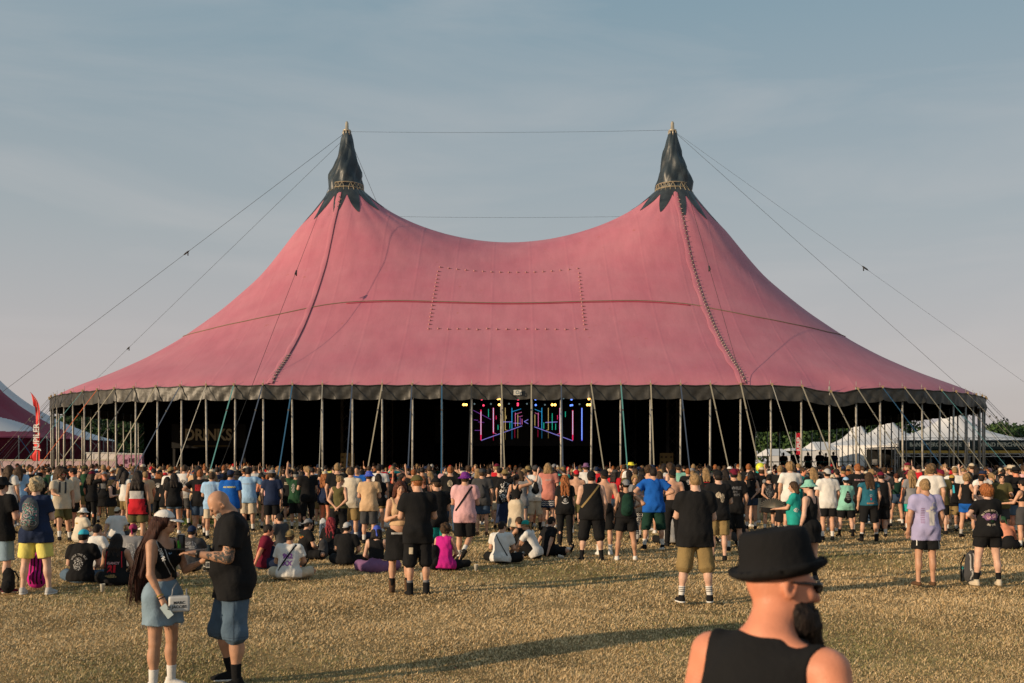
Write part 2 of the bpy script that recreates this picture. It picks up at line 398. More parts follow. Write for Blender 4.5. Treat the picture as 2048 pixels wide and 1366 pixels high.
def perim(s):                                        # arc length from the middle of the front edge, growing to the right
    qa = RT*math.pi/2; seg = [KX, qa, 2*HY, qa, 2*KX, qa, 2*HY, qa, KX]; tot = sum(seg); s = s % tot; i = 0
    while s > seg[i] and i < 8: s -= seg[i]; i += 1
    a = s/RT
    if i == 0: p = (s, KY0-RT, 0, -1)
    elif i == 1: p = (KX+RT*math.sin(a), KY0-RT*math.cos(a), math.sin(a), -math.cos(a))
    elif i == 2: p = (KX+RT, KY0+s, 1, 0)
    elif i == 3: p = (KX+RT*math.cos(a), KY1+RT*math.sin(a), math.cos(a), math.sin(a))
    elif i == 4: p = (KX-s, KY1+RT, 0, 1)
    elif i == 5: p = (-KX-RT*math.sin(a), KY1+RT*math.cos(a), -math.sin(a), math.cos(a))
    elif i == 6: p = (-KX-RT, KY1-s, -1, 0)
    elif i == 7: p = (-KX-RT*math.cos(a), KY0-RT*math.sin(a), -math.cos(a), -math.sin(a))
    else: p = (-KX+s, KY0-RT, 0, -1)
    return Vector((p[0]+TX, p[1], 0)), Vector((p[2], p[3], 0))
PER = 2*(2*KX)+2*(2*HY)+2*math.pi*RT; NP = 139; SP = PER/NP; S0 = -.485-TX
def valance():
    nc = 12; V = []; 
    rows = 6
    for b in range(NP):
        for c in range(nc):
            s = S0+(b+c/nc)*SP; p, n = perim(s); u = c/nc
            g = min(u, 1-u)*2                         # 0 at the poles, 1 mid bay
            ez = float(canopy_z(p.x-n.x*.02, p.y-n.y*.02)[0])
            h1 = math.sin(b*7.3+u*9)*.5+math.sin(b*3.1+u*21)*.5
            for r in range(rows):
                t = r/(rows-1)
                o = .03+.10*t*math.exp(-g*4)*(1+.6*math.sin(b*5.1)) + .035*t*h1*(.4+g) + .02*math.sin(t*7+b+u*13)
                z = ez+.03-t*(.66+.03*math.sin(b*2.3)-.05*math.exp(-g*5)) - .035*(1-(1-g)**2)*(1 if r else .6) 
                V.append((p.x+n.x*o, p.y+n.y*o, z))
    T = NP*nc; f = [(i*rows+r, i*rows+r+1, ((i+1) % T)*rows+r+1, ((i+1) % T)*rows+r) for i in range(T) for r in range(rows-1)]
    me = mesh_np('valance', V, np.array(f)); tpart('valance', me, VALM)
    # the hem rope along the eave
    mb = MB(); pts = []
    for i in range(0, NP*2):
        p, n = perim(S0+i*SP/2); pts.append((p.x+n.x*.05, p.y+n.y*.05, float(canopy_z(p.x-n.x*.02, p.y-n.y*.02)[0])+(.02 if i % 2 == 0 else -.02)))
    mb.tube(pts+[pts[0]], .028, 5, caps=False); tpart('eave_rope', mesh_np('eave_rope', mb.v, mb.f), VALM)
valance()
mb = MB(); mb.tube([(0, 0, -.05), (0, 0, ZE+.02)], .047, 10); mb.tube([(0, 0, ZE+.02), (0, 0, ZE+.30)], .012, 5)
mb.tube([(0, 0, 1.6), (0, 0, 1.72)], .062, 8)
POLE = mesh_np('side_pole', mb.v, mb.f, True)
SC_ = {'g': mat((.30, .27, .20), .8), 'k': mat((.03, .032, .035), .8), 'b': mat((.028, .10, .19), .75), 't': mat((.09, .25, .25), .75), 'o': mat((.42, .10, .035), .8), 'w': mat((.42, .40, .34), .8), 'n': mat((.05, .07, .11), .8)}
right_c = 'ggngtgnggwgggbggtgggkgtg'; left_c = 'kbngnwbntwngkgotkkkgkbkktkk'
for b in range(NP):
    s = S0+b*SP; p, n = perim(s)
    ph = (p.x/p.y*FPX+1024)
    if 1652 < ph < 1680 and p.y < 55: skip = True
    else: skip = False
    ang = Vector((n.y, -n.x, 0))
    top = p+Vector((0, 0, float(canopy_z(p.x-n.x*.02, p.y-n.y*.02)[0])))
    if not skip:
        o = tpart('side_pole', POLE, STEEL); o.matrix_parent_inverse = Matrix(); o.location = (fx(p.x-n.x*.03)-TX, p.y-CY-n.y*.03, 0)
        o.rotation_euler = (random.gauss(0, .004), random.gauss(0, .006), random.random()*6)
    # ratchet strap down to a stake outside
    out = 4.3+.5*random.random(); tw = random.gauss(0, .25)
    e_ = p+n*out+ang*tw
    if 20 < b < NP-28: c_ = random.choice('kkgkn')
    elif b <= 20: c_ = right_c[b % len(right_c)]
    else: c_ = left_c[(NP-1-b) % len(left_c)]
    mb = MB(); w1 = .058 if c_ != 'w' else .03
    a_ = top+n*.10+Vector((0, 0, .02)); mid = a_.lerp(Vector((e_.x, e_.y, 0)), .22)
    mb.strap(a_, mid, w1, .008, 0); 
    mb.strap(mid, Vector((e_.x, e_.y, -.03)), w1*.9, .006, 0)
    mb.box(mid, (.065, .05, .10), 1, M=None)
    me = mesh_np('guy_strap', mb.v, mb.f, False, mb.m); tpart('guy_strap', me, [SC_[c_], DARKSTEEL])
    mb = MB(); mb.box(top+n*.09+Vector((0, 0, .05)), (.07, .07, .12), 0); mb.strap(top+n*.06+Vector((0, 0, .1)), top+n*.02+Vector((.0, 0, .14))+ang*.22, .012, .012, 0)
    tpart('eave_clamp', mesh_np('eave_clamp', mb.v, mb.f, False, mb.m), mat((.30, .22, .12), .6))
# black side walls round the back
def wall(s0, s1, name):
    V = []; n_ = int((s1-s0)/.35)
    for i in range(n_+1):
        s = s0+(s1-s0)*i/n_; p, n = perim(s); o = -.12-.07*abs(math.sin(s*4.5))
        V += [(p.x+n.x*o, p.y+n.y*o, 0), (p.x+n.x*o, p.y+n.y*o, ZE+.1)]
    f = np.array([(2*i, 2*i+2, 2*i+3, 2*i+1) for i in range(n_)])
    tpart(name, mesh_np(name, V, f), BLACK)
qa = RT*math.pi/2
wall(KX+qa+2*HY+12.5, KX+2*qa+2*HY+2*KX+qa+(KY1-73.8), 'side_wall')
# masts, cupola covers, rings, cables
def fold(a, z): return 1+.07*math.sin(a*7+z*1.2)+.05*math.sin(a*3-z*2.)
for sx in (-1, 1):
    for ky in (KY0, KY1):
        kx = TX+sx*KX; zt = 23.55 if ky == KY0 else 22.95; zr = (ZE+ZR) if ky == KY0 else ZE+ZR-.6
        mb = MB()
        for dx_, dy_ in ((-.3, -.3), (.3, -.3), (.3, .3), (-.3, .3)): mb.tube([(kx+dx_, ky+dy_, 0), (kx+dx_, ky+dy_, zr+.4), (kx+dx_*.3, ky+dy_*.3, 22.6)], .04, 6)
        for k in range(28):
            z = k*.75
            for (a, b) in (((-.3, -.3), (.3, -.3)), ((.3, -.3), (.3, .3)), ((.3, .3), (-.3, .3)), ((-.3, .3), (-.3, -.3))):
                if z < zr-.5: mb.strap((kx+a[0], ky+a[1], z), (kx+b[0], ky+b[1], z+.75), .03, .03)
        tpart('mast', mesh_np('mast', mb.v, mb.f), DARKSTEEL)
        # black cover: a crooked cone from the ring up to the mast head, slack and folded
        mb = MB()
        hd = [(.98, .05), (1.0, .3), (.96, .5), (.93, .8), (.90, 1.0), (.84, 1.25), (.75, 1.6), (.67, 1.9), (.58, 2.2), (.50, 2.55), (.42, 2.9), (.34, 3.3), (.27, 3.62), (.22, 3.75)]
        base = len(mb.v); nseg = 48; v_ = []
        for r, z in hd:
            for k in range(nseg):
                a = 2*math.pi*k/nseg
                flat = 1+.10*math.cos(2*a+sx)*(1-z/4)
                rr = r*flat*(1+(.09*math.sin(a*4+z*2.6+sx*2)+.06*math.sin(a*9-z*3.4+sx)+.03*math.sin(a*17+z*5))*(1 if z > .3 else .5))
                sag = -.22*math.exp(-((a-(3.6 if sx < 0 else 5.5))/1.0)**2)*(1 if z < .5 else 0)
                tilt = .12*sx*(1-z/3.8)*0
                v_.append((kx+rr*math.cos(a)+.10*sx*math.sin(z*1.6)*(1-z/3.8), ky+rr*math.sin(a), zr+z+sag*1.6))
        f_ = [(i*nseg+k, i*nseg+(k+1) % nseg, (i+1)*nseg+(k+1) % nseg, (i+1)*nseg+k) for i in range(len(hd)-1) for k in range(nseg)]
        tpart('mast_cover', mesh_np('mast_cover', v_, f_), mat((.018, .026, .032), .42, .45, noise=(1.2, .6, 2.), bump=(2.2, 1.0), key='glossy black cover'))
        mb = MB()
        mb.lathe([(.22, 0), (.24, .04), (.24, .10), (.17, .14), (.17, .40), (.25, .43), (.25, .50), (.12, .53), (.10, .95), (.05, 1.05), (.0, 1.06)], (kx, ky, zt-1.06), 14)
        for k in range(8):
            a = k*math.pi/4; mb.box((kx+.24*math.cos(a), ky+.24*math.sin(a), zt-.78), (.07, .07, .30), rz=a)
        tpart('mast_head', mesh_np('mast_head', mb.v, mb.f), mat((.42, .37, .28), .45, .5, .4))
        # the lattice ring that the membrane hangs from, with shackles
        mb = MB(); ring = lambda rr, z, r0: mb.tube([(kx+rr*.93*math.cos(2*math.pi*k/24), ky+rr*.93*math.sin(2*math.pi*k/24), zr+z) for k in range(25)], r0, 5, caps=False)
        ring(1.16, .05, .035); ring(1.10, .36, .03)
        for k in range(24):
            a = 2*math.pi*k/24; a2 = 2*math.pi*(k+.5)/24; a3 = 2*math.pi*(k+1)/24
            p0 = (kx+1.08*math.cos(a), ky+1.08*math.sin(a), zr+.05); p1 = (kx+1.02*math.cos(a2), ky+1.02*math.sin(a2), zr+.36); p2 = (kx+1.08*math.cos(a3), ky+1.08*math.sin(a3), zr+.05)
            if -1.0 < math.sin(a) < .2: mb.tube([p0, p1], .018, 4); mb.tube([p1, p2], .018, 4)
            mb.tube([p0, (kx+1.24*math.cos(a), ky+1.24*math.sin(a), zr-.18)], .022, 4)
        tpart('lattice_ring', mesh_np('lattice_ring', mb.v, mb.f, False), mat((.36, .30, .20), .5, .4, .3))
def cable(a, b, r=.014, n=8, sag=0., buckle=None):
    a = Vector(a); b = Vector(b); pts = [a.lerp(b, t/n)-Vector((0, 0, sag*4*(t/n)*(1-t/n))) for t in range(n+1)]
    mb = MB(); mb.tube(pts, r, 5); 
    if buckle is not None:
        c = a.lerp(b, buckle); d = (b-a).normalized(); mb.tube([c-d*.25, c-d*.12, c+d*.12, c+d*.25], [.012, .05, .05, .012], 6); mb.tube([c-d*.12, c-d*.12-Vector((0, 0, .25))], .035, 5)
    tpart('mast_cable', mesh_np('mast_cable', mb.v, mb.f), WIRE)
kl = Vector((TX-KX, KY0, 22.9)); kr = Vector((TX+KX, KY0, 23.0)); kl2 = Vector((TX-KX, KY1, 22.9)); kr2 = Vector((TX+KX, KY1, 22.9))
cable(kl, kr, .008, 12, .10); cable(kl2, kr2, .010, 12, .10)
cable(kl, P(-264, 987, 63), .012, buckle=.335); cable(kl-Vector((.1, 0, .4)), P(-24, 968, 90), .010, buckle=.52)
cable(kl-Vector((0, .3, .8)), P(407, 1022, 40), .010, buckle=.46); cable(kr-Vector((0, .3, .8)), P(1556, 1022, 40), .010, buckle=.45)
cable(kr, P(2112, 987, 63), .010); cable(kr, P(2300, 987, 63), .007, buckle=.38); cable(kl, kl2-Vector((-2, 0, 6)), .012)
# laced joints from the front masts to the eave, dark gap, flap and lacing loops
def on(x, y, o=0.): return Vector((x, y, float((canopy_z(x, y)+ripple(np.array([x]), np.array([y])))[0])+o))
for sx in (-1, 1):
    pts = []; fl = []
    for i in range(60):
        t = i/59; yy = KY0-1.4-(RT-1.5)*t; xx = TX+sx*(KX+.10+.55*t)
        pts.append(on(xx, yy, .05))
    mb = MB(); mb.tube(pts, .015, 5); tpart('lace_rope', mesh_np('lace_rope', mb.v, mb.f), mat((.13, .045, .06), .8))
    V = []
    for i, p in enumerate(pts):
        wv = .30+.04*math.sin(i*.9); V += [tuple(on(p.x-.02, p.y, .045)), tuple(on(p.x-wv*.5, p.y, .085+.02*math.sin(i*1.7))), tuple(on(p.x-wv, p.y, .015))]
    f_ = np.array([(3*i+j, 3*i+3+j, 3*i+4+j, 3*i+1+j) for i in range(59) for j in (0, 1)])
    tpart('lace_flap', mesh_np('lace_flap', V, f_), PINK)
    mb = MB(); k = 0
    for i in range(2, 110):
        t = i/110; q = t*59; j = int(q); p = pts[j].lerp(pts[min(j+1, 59)], q-j)
        if sx > 0 or t > .8 or t < .06: mb.box(p+Vector((.05*(1 if i % 2 else -1), 0, .03)), (.10, .035, .05), rz=.5)
    tpart('lacing', mesh_np('lacing', mb.v, mb.f, False), mat((.45, .36, .30), .7), 'stuff')
# belt line thrown over the membrane parallel to the eave
ss = surf(1020, 607); e0 = float(edist(abs(ss.x-TX), abs(ss.y-CY)))
def beltpts(e, o, a0, a1, n=90):
    r = []; 
    for i in range(n+1):
        s = a0+(a1-a0)*i/n; p, nn = perim(s); q = p-nn*(e*(1-.10*min(1, max(0, abs(s)-KX)/14))); r.append(on(q.x, q.y, o))
    return r
mb = MB(); mb.tube(beltpts(e0, .03, -KX-20, KX+20, 140), .022, 5); tpart('belt_rope', mesh_np('belt_rope', mb.v, mb.f), mat((.20, .165, .11), .8))
mb = MB(); mb.tube(beltpts(e0-.13, .04, -KX+1.5, KX-.5, 90), .018, 5); tpart('belt_line', mesh_np('belt_line', mb.v, mb.f), mat((.42, .03, .07), .7))
# toggles of the patch panel in the middle of the front
TG = MB(); TG.lathe([(.0, 0), (.05, 0), (.06, .03), (.045, .07), (.0, .085)], n=8); TG.box((.09, 0, .02), (.12, .03, .03))
TGM = mesh_np('toggle', TG.v, TG.f)
def toggle(px, py):
    p = surf(px, py); o = tpart('toggle', TGM, mat((.40, .17, .17), .4, .5)); o.matrix_parent_inverse = Matrix(); o.location = (p.x-TX, p.y-CY, p.z+.0); o.rotation_euler = (R_(35), 0, 0)
for i in range(17): t = i/16; toggle(880+(1155-880)*t, 535+9*(1-(2*t-1)**2)+3*t)
for i in range(17): t = i/16; toggle(857+(1170-857)*t, 658+random.random()*2)
for i in range(1, 16): t = i/16; toggle(877-20*t, 536+121*t); toggle(1157+12*t, 540+117*t)
# maker's plates hanging on the valance
for (a_, b_, dd) in ((1035, 785, 45.85), (1925, 797, 55.6)):
    mb = MB(); c = P(a_, b_, dd); mb.box(c, (.36, .02, .24)); o = tpart('badge', mesh_np('badge', mb.v, mb.f, False), mat((.55, .53, .47), .5))
    mb = MB(); mb.lathe([(.05, 0), (.09, 0), (.09, .01), (.05, .01)], n=16); me = mesh_np('emblem', mb.v, mb.f, False); e = link('emblem', me, mat((.15, .2, .22), .5), o); e.rotation_euler = (math.pi/2, 0, 0); e.location = Vector((fx(c.x), c.y-.125, c.z))
# ------------------------------------------------------------ surroundings: trees, neighbouring tents, stalls
BARK = mat((.07, .05, .035), .95, .1)
LEAF = [mat((.035, .07, .022), .8, .2), mat((.055, .10, .03), .8, .2), mat((.02, .045, .018), .8, .2)]
ORD = ['first', 'second', 'third', 'fourth', 'fifth', 'sixth', 'seventh', 'eighth', 'ninth', 'tenth', 'eleventh', 'twelfth']
def tree(label, x, y, h, r, seed, grp='trees beyond the festival field', n=2600):
    g = np.random.default_rng(seed)
    t = empty('broadleaf_tree', (x, y, 0)); tag(t, label, 'tree', grp)
    mb = MB(); mb.tube([(0, 0, -.1), (.1, 0, h*.3), (-.1, .1, h*.6), (0, 0, h*.85)], [.045*h*.6, .035*h*.6, .02*h*.6, .03], 8)
    for k in range(6):
        a = g.random()*6.28; z = h*(.25+.5*g.random()); mb.tube([(0, 0, z), (math.cos(a)*r*.5, math.sin(a)*r*.5, z+h*.14), (math.cos(a)*r*.8, math.sin(a)*r*.8, z+h*.2)], [.012*h, .007*h, .02], 5)
    mb.build('trunk', BARK, t, True)
    nb = 26; th = g.random(nb)*6.28; rr = r*np.sqrt(g.random(nb))*.78; cz = h*(.30+.58*g.random(nb)); sh = np.clip(1.15-np.abs(cz/h-.5)*1.3, .3, 1); rr = rr*sh
    C = np.stack([rr*np.cos(th), rr*np.sin(th), cz], -1); br = r*(.22+.2*g.random(nb))
    bi = g.integers(0, nb, n); u = g.normal(size=(n, 3)); u /= np.linalg.norm(u, axis=1)[:, None]
    c = C[bi]+u*(br[bi]*(.55+.55*g.random(n)))[:, None]*np.array([1, 1, .8])
    a = g.normal(size=(n, 3)); a /= np.linalg.norm(a, axis=1)[:, None]; b = np.cross(a, u+.3*g.normal(size=(n, 3))); b /= np.linalg.norm(b, axis=1)[:, None]+1e-6
    s_ = (.20+.22*g.random(n))[:, None]*(h/11)
    v = np.stack([c-a*s_-b*s_*.5, c+a*s_*.2-b*s_*.8, c+a*s_, c-a*s_*.1+b*s_*.7], 1).reshape(-1, 3)
    me = mesh_np('crown', v, np.arange(4*n).reshape(-1, 4), False, (bi+g.integers(0, 2, n)) % 3)
    link('crown', me, LEAF, t)
tl = [(118, 125, 7.6, 4.2), (140, 122, 8.2, 4.2), (165, 128, 8.8, 4.5), (196, 124, 7.0, 4), (215, 130, 6.6, 4), (246, 122, 8.4, 4.4), (272, 127, 9.6, 5), (300, 130, 8.8, 4.5)]
for i, (px, d, h, r) in enumerate(tl):
    p = P(px, 925, d); tree('dark bushy tree behind the left tent poles, %s from the left of its row' % ORD[i], p.x, p.y, h, r, 100+i)
tr = [(1535, 170, 10.5, 5.5), (1562, 168, 9.8, 5), (1590, 172, 9.6, 5.5), (1618, 168, 9.8, 5.), (1646, 172, 10.2, 5.5), (1676, 170, 10.5, 5.5), (1712, 172, 10.8, 5.5), (1750, 171, 10.4, 5.5), (1790, 172, 10.8, 5)]
for i, (px, d, h, r) in enumerate(tr):
    p = P(px, 925, d); tree('green tree rising behind the white marquees, %s from the left of its row' % ORD[i], p.x, p.y, h, r, 200+i)
for i, (px, d, h, r) in enumerate([(1992, 165, 9.2, 5), (2022, 163, 8.8, 5), (2055, 166, 8.6, 5), (2090, 166, 8.8, 5)]):
    p = P(px, 925, d); tree('green tree right of the pink tent above the merchandise stall, %s from the left' % ORD[i], p.x, p.y, h, r, 300+i)

WHITE = mat((.60, .60, .61), .6, .3, noise=(.25, .92, 1.05), key='white marquee cloth')
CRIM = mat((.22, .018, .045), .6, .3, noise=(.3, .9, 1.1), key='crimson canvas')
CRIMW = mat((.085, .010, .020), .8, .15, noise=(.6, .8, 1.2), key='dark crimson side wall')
# the crimson and white tent on the left
cx, cy, RR = -54.0, 92.0, 16.2
nt_ = empty('striped_tent', (cx, cy, 0)); tag(nt_, 'crimson and white peaked tent with dark crimson side walls at the left edge', 'tent')
V = []; na_, nr_ = 400, 110
for i in range(na_):
    a = 2*math.pi*i/na_
    for j in range(nr_):
        r = .8+(RR-.8)*(j/(nr_-1)); z = 4.0+19.5*(math.log(RR/r)/math.log(RR/.8))**1.12; z += .12*abs(math.sin(a*8))*(1 if j < nr_-1 else 0)
        V.append((r*math.cos(a), r*math.sin(a), z))
F_ = []; MI = []
ps = [V[k] for k in range(len(V))]
def stripe(a, r):                                   # printed swoosh and ovals of the cloth
    t = ((-a) % (math.pi/2))/(math.pi/2); q = r/RR
    if ((t-.40)/.15)**2+((q-.80)/.10)**2 < 1: return 0
    return 1 if .02+.10*q < t < .62+.14*q else 0
for i in range(na_):
    for j in range(nr_-1):
        F_.append((i*nr_+j, i*nr_+j+1, ((i+1) % na_)*nr_+j+1, ((i+1) % na_)*nr_+j))
        MI.append(stripe(2*math.pi*(i+.5)/na_, .8+(RR-.8)*((j+.5)/(nr_-1))))
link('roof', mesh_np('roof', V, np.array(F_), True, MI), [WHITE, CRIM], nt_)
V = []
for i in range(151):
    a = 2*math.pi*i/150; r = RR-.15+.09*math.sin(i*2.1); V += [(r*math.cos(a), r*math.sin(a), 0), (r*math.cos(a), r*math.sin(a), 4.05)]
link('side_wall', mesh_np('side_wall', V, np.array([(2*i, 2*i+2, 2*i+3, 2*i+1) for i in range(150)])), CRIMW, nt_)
for i in range(40):
    a = 2*math.pi*i/40
    if math.sin(a) > .35: continue
    mb = MB(); mb.tube([((RR+.05)*math.cos(a), (RR+.05)*math.sin(a), 0), ((RR+.05)*math.cos(a), (RR+.05)*math.sin(a), 4.2)], .05, 6); mb.build('side_pole', STEEL, nt_, True)
    mb = MB(); mb.strap((RR*math.cos(a), RR*math.sin(a), 4.1), ((RR+4)*math.cos(a+.04), (RR+4)*math.sin(a+.04), 0), .06, .02); mb.build('guy_strap', SC_[random.choice('wwgtb')], nt_)
mb = MB(); mb.tube([(0, 0, 0), (0, 0, 20.4)], .15, 8); mb.build('mast', STEEL, nt_, True)
# feather flag, red with white lettering
p = P(72, 925, 52); fl = empty('feather_flag', (p.x, p.y, 0)); tag(fl, 'tall curved red feather flag with white lettering before the crimson tent', 'flag')
mb = MB(); zt = P(72, 784, 52).z; mb.tube([(.1, 0, 0), (.05, 0, 2.2), (.15, 0, zt-1.4), (.05, 0, zt-.5), (-.28, 0, zt-.02)], [.03, .025, .02, .015, .01], 6); mb.build('pole', STEEL, fl, True)
V = []; nn = 40
for i in range(nn+1):
    t = i/nn; z = 2.05+(zt-2.05)*t; xr = .20 if t < .72 else .20-.50*((t-.72)/.28)**2.2
    wd = .30 if t < .72 else .30*(1-((t-.72)/.28)**2.5)
    if t < .3: wd = .34+.20*math.sin(t*26)*(.3-t)/.3
    wd = wd*(.75 if .35 < t < .8 else 1)
    for k in range(5): V.append((xr-wd*k/4, .05*math.sin(t*15+k*1.3)*k/4, z))
link('flag_cloth', mesh_np('flag_cloth', V, np.array([(i*5+k, i*5+k+1, i*5+5+k+1, i*5+5+k) for i in range(nn) for k in range(4)])), mat((.72, .035, .03), .6, .3), fl)

def text_mesh(s, size=1.0, bold=0.0, spacing=1.0, arc=None):
    cu = bpy.data.curves.new('lettering', 'FONT'); cu.body = s; cu.size = size; cu.align_x = 'CENTER'; cu.align_y = 'CENTER'; cu.offset = bold; cu.space_character = spacing
    cu.resolution_u = 3
    o = bpy.data.objects.new('lettering', cu); COL.objects.link(o)
    dg = bpy.context.evaluated_depsgraph_get(); me = o.evaluated_get(dg).to_mesh()
    v = [tuple(q.co) for q in me.vertices]; f = [tuple(q.vertices) for q in me.polygons]
    o.evaluated_get(dg).to_mesh_clear(); bpy.data.objects.remove(o); bpy.data.curves.remove(cu)
    if arc:
        out = []
        for x, y, z in v:
            a = x/arc; rr = arc+y if arc > 0 else arc+y
            out.append((rr*math.sin(a), rr*math.cos(a)-arc*0, z))
        v = out
    return v, f
def text_obj(name, s, size, m, parent, loc, rot=(math.pi/2, 0, 0), bold=0., depth=.02, sx=1.0, spacing=1.0):
    v, f = text_mesh(s, size, bold, spacing)
    me = mesh_np(name, [(x*sx, y, z) for x, y, z in v], f, False); bm = bmesh.new(); bm.from_mesh(me)
    r = bmesh.ops.extrude_face_region(bm, geom=bm.faces[:]); bmesh.ops.translate(bm, vec=(0, 0, depth), verts=[e for e in r['geom'] if isinstance(e, bmesh.types.BMVert)])
    bm.to_mesh(me); bm.free()
    o = link(name, me, m, parent); o.location = loc; o.rotation_euler = rot; return o
text_obj('lettering', 'JUPILER', .42, mat((.7, .68, .66), .6), fl, (.07, -.08, 3.3), rot=(math.pi/2, -math.pi/2, 0), bold=.01)

# bar trailers between the left poles
def trailer(px0, px1, py0, py1, d, col, label, txt=None):
    a = P(px0, py0, d); b = P(px1, py1, d); t = empty('bar_trailer', ((a.x+b.x)/2, d, 0)); tag(t, label, 'trailer')
    wdt = b.x-a.x; z0, z1 = b.z, a.z
    mb = MB(); mb.box((0, 1.2, (z1+.35)/2), (wdt, 2.4, z1-.35)); mb.build('body', col, t)
    mb = MB(); mb.box((0, 1.2, z1+.05), (wdt+.1, 2.5, .1)); mb.build('roof', mat((.5, .5, .48), .6), t)
    for k in range(max(2, int(wdt/1.2))):
        mb = MB(); x = -wdt/2+wdt*(k+.5)/max(2, int(wdt/1.2)); mb.box((x, -.012, z1-.55), (.03, .03, 1.0)); mb.build('panel_joint', mat((.35, .32, .31), .7), t)
    for sx in (-1, 1):
        mb = MB(); mb.tube([(sx*wdt*.25, -.05, .35), (sx*wdt*.25, .2, .35)], .35, 14); mb.build('wheel', mat((.02, .02, .02), .8), t, True)
    if txt: text_obj('lettering', txt, .48, mat((.10, .02, .05), .6), t, (wdt/2-.8, -.02, z1-.5), bold=.02)
    return t
trailer(173, 230, 907, 921, 84, mat((.62, .58, .54), .7, noise=(1.5, .9, 1.05)), 'white service trailer behind the left tent poles, left of the pink one')
trailer(233, 284, 909, 923, 83, mat((.46, .24, .33), .7, noise=(1.5, .9, 1.05)), 'dusky pink trailer with dark lettering behind the left tent poles', 'g DE L')
a = P(-40, 921, 80); b = P(235, 925, 80)
wl = empty('low_barrier', ((a.x+b.x)/2, 80, 0)); tag(wl, 'long low pale pink boundary wall behind the crowd under the crimson tent', 'wall')
for k in range(12):
    mb = MB(); xw = (b.x-a.x)/12; mb.box((a.x+(k+.5)*xw-(a.x+b.x)/2, 0, 1.05), (xw-.03, .12, 2.1)); mb.build('panel', mat((.44, .32, .34), .7), wl)
mb = MB(); mb.box((0, -.02, 2.16), (b.x-a.x, .2, .1)); mb.build('top_rail', mat((.45, .40, .32), .7), wl)

# white tents behind the merchandise stall, right
def white_tent(px, d, R0, eave, top, label, npk=14, ex=1.25):
    p = P(px, 925, d); t = empty('white_tent', (p.x, d, 0)); tag(t, label, 'tent', 'white tents beyond the right side')
    V = []; A, B = 96, 26
    for i in range(A):
        a = 2*math.pi*i/A
        for j in range(B):
            r = .35+(R0-.35)*j/(B-1); z = eave+(top-eave)*(math.log(R0/r)/math.log(R0/.35))**ex; z += .18*(abs(math.sin(a*npk/2))-.5)*(r/R0) if j < B-1 else 0
            V.append((r*math.cos(a), r*math.sin(a), z))
    link('roof', mesh_np('roof', V, np.array([(i*B+j, i*B+j+1, ((i+1) % A)*B+j+1, ((i+1) % A)*B+j) for i in range(A) for j in range(B-1)])), WHITE, t)
    V = []
    for i in range(A+1):
        a = 2*math.pi*i/A; r = R0-.1+.05*math.sin(i*2.3); V += [(r*math.cos(a), r*math.sin(a), 0), (r*math.cos(a), r*math.sin(a), eave+.1)]
    link('side_wall', mesh_np('side_wall', V, np.array([(2*i, 2*i+2, 2*i+3, 2*i+1) for i in range(A)])), WHITE, t)
white_tent(1905, 150, 13.5, 4.6, 11.6, 'broad white tent roof rising behind the merchandise stall', ex=.95)
white_tent(1775, 152, 9.5, 4.4, 9.4, 'white tent roof left of the broadest one, behind the right tent poles', ex=.9)
white_tent(1715, 156, 6.4, 4.2, 8.9, 'steep white tent roof behind the right end of the spectator platform', ex=1.05)
# low white marquee with a pitched roof
a = P(1538, 908, 138); b = P(1680, 893, 138)
t = empty('white_marquee', ((a.x+b.x)/2, 138, 0)); tag(t, 'long low white marquee behind the silhouetted spectators', 'marquee')
wx = b.x-a.x
for k in range(3):
    x0 = -wx/2+wx*k/3; x1 = x0+wx/3; zc = [3.9, 4.0, 4.9][k]; ze = [2.9, 3.6, 3.7][k]
    mb = MB(); mb.add([(x0, 0, ze), (x1, 0, ze), (x1-.4, 4, zc), (x0+.6, 4, zc), (x0, 8, ze), (x1, 8, ze)], [(0, 1, 2, 3), (3, 2, 5, 4), (0, 3, 4), (1, 5, 2)]); mb.build('roof_panel', WHITE, t)
    mb = MB(); mb.box(((x0+x1)/2, .1, ze/2), (wx/3-.06, .05, ze)); mb.build('side_wall', WHITE, t)
# the merchandise stall on truss legs
d = 112; X0 = P(1793, 925, d).x; zt = P(0, 876, d).z; zb = P(0, 913, d).z
st = empty('merchandise_stall', (X0+16, d, 0)); tag(st, 'truss-framed stall with black BAND MERCHANDISE banner and gold stripe', 'stall')
def truss(mb, a, b, w_=.3, n=10, r=.03):
    a = Vector(a); b = Vector(b); dr = (b-a).normalized(); u = Vector((0, 1, 0)); v_ = dr.cross(u).normalized()
    cs = [(u*i+v_*j)*w_/2 for i in (-1, 1) for j in (-1, 1)]
    for c in cs: mb.strap(a+c, b+c, r*1.6, r*1.6)
    for k in range(n):
        p = a.lerp(b, k/n); q = a.lerp(b, (k+1)/n); mb.strap(p+cs[0], q+cs[1], r, r); mb.strap(p+cs[1 if k % 2 else 0], q+cs[0 if k % 2 else 1], r, r)
LX = 32.0
mb = MB(); truss(mb, (-16, 0, zt-.15), (16, 0, zt-.15), .35, 40); mb.build('top_truss', mat((.55, .55, .55), .4, .5, .6), st)
mb = MB(); truss(mb, (-16, 0, zb+.15), (16, 0, zb+.15), .3, 40); mb.build('lower_truss', mat((.55, .55, .55), .4, .5, .6), st)
for k in range(5):
    mb = MB(); x = -16+8*k; truss(mb, (x, 0, 0), (x, 0, zt), .35, 8); mb.build('truss_leg', mat((.30, .30, .30), .4, .5, .6), st)
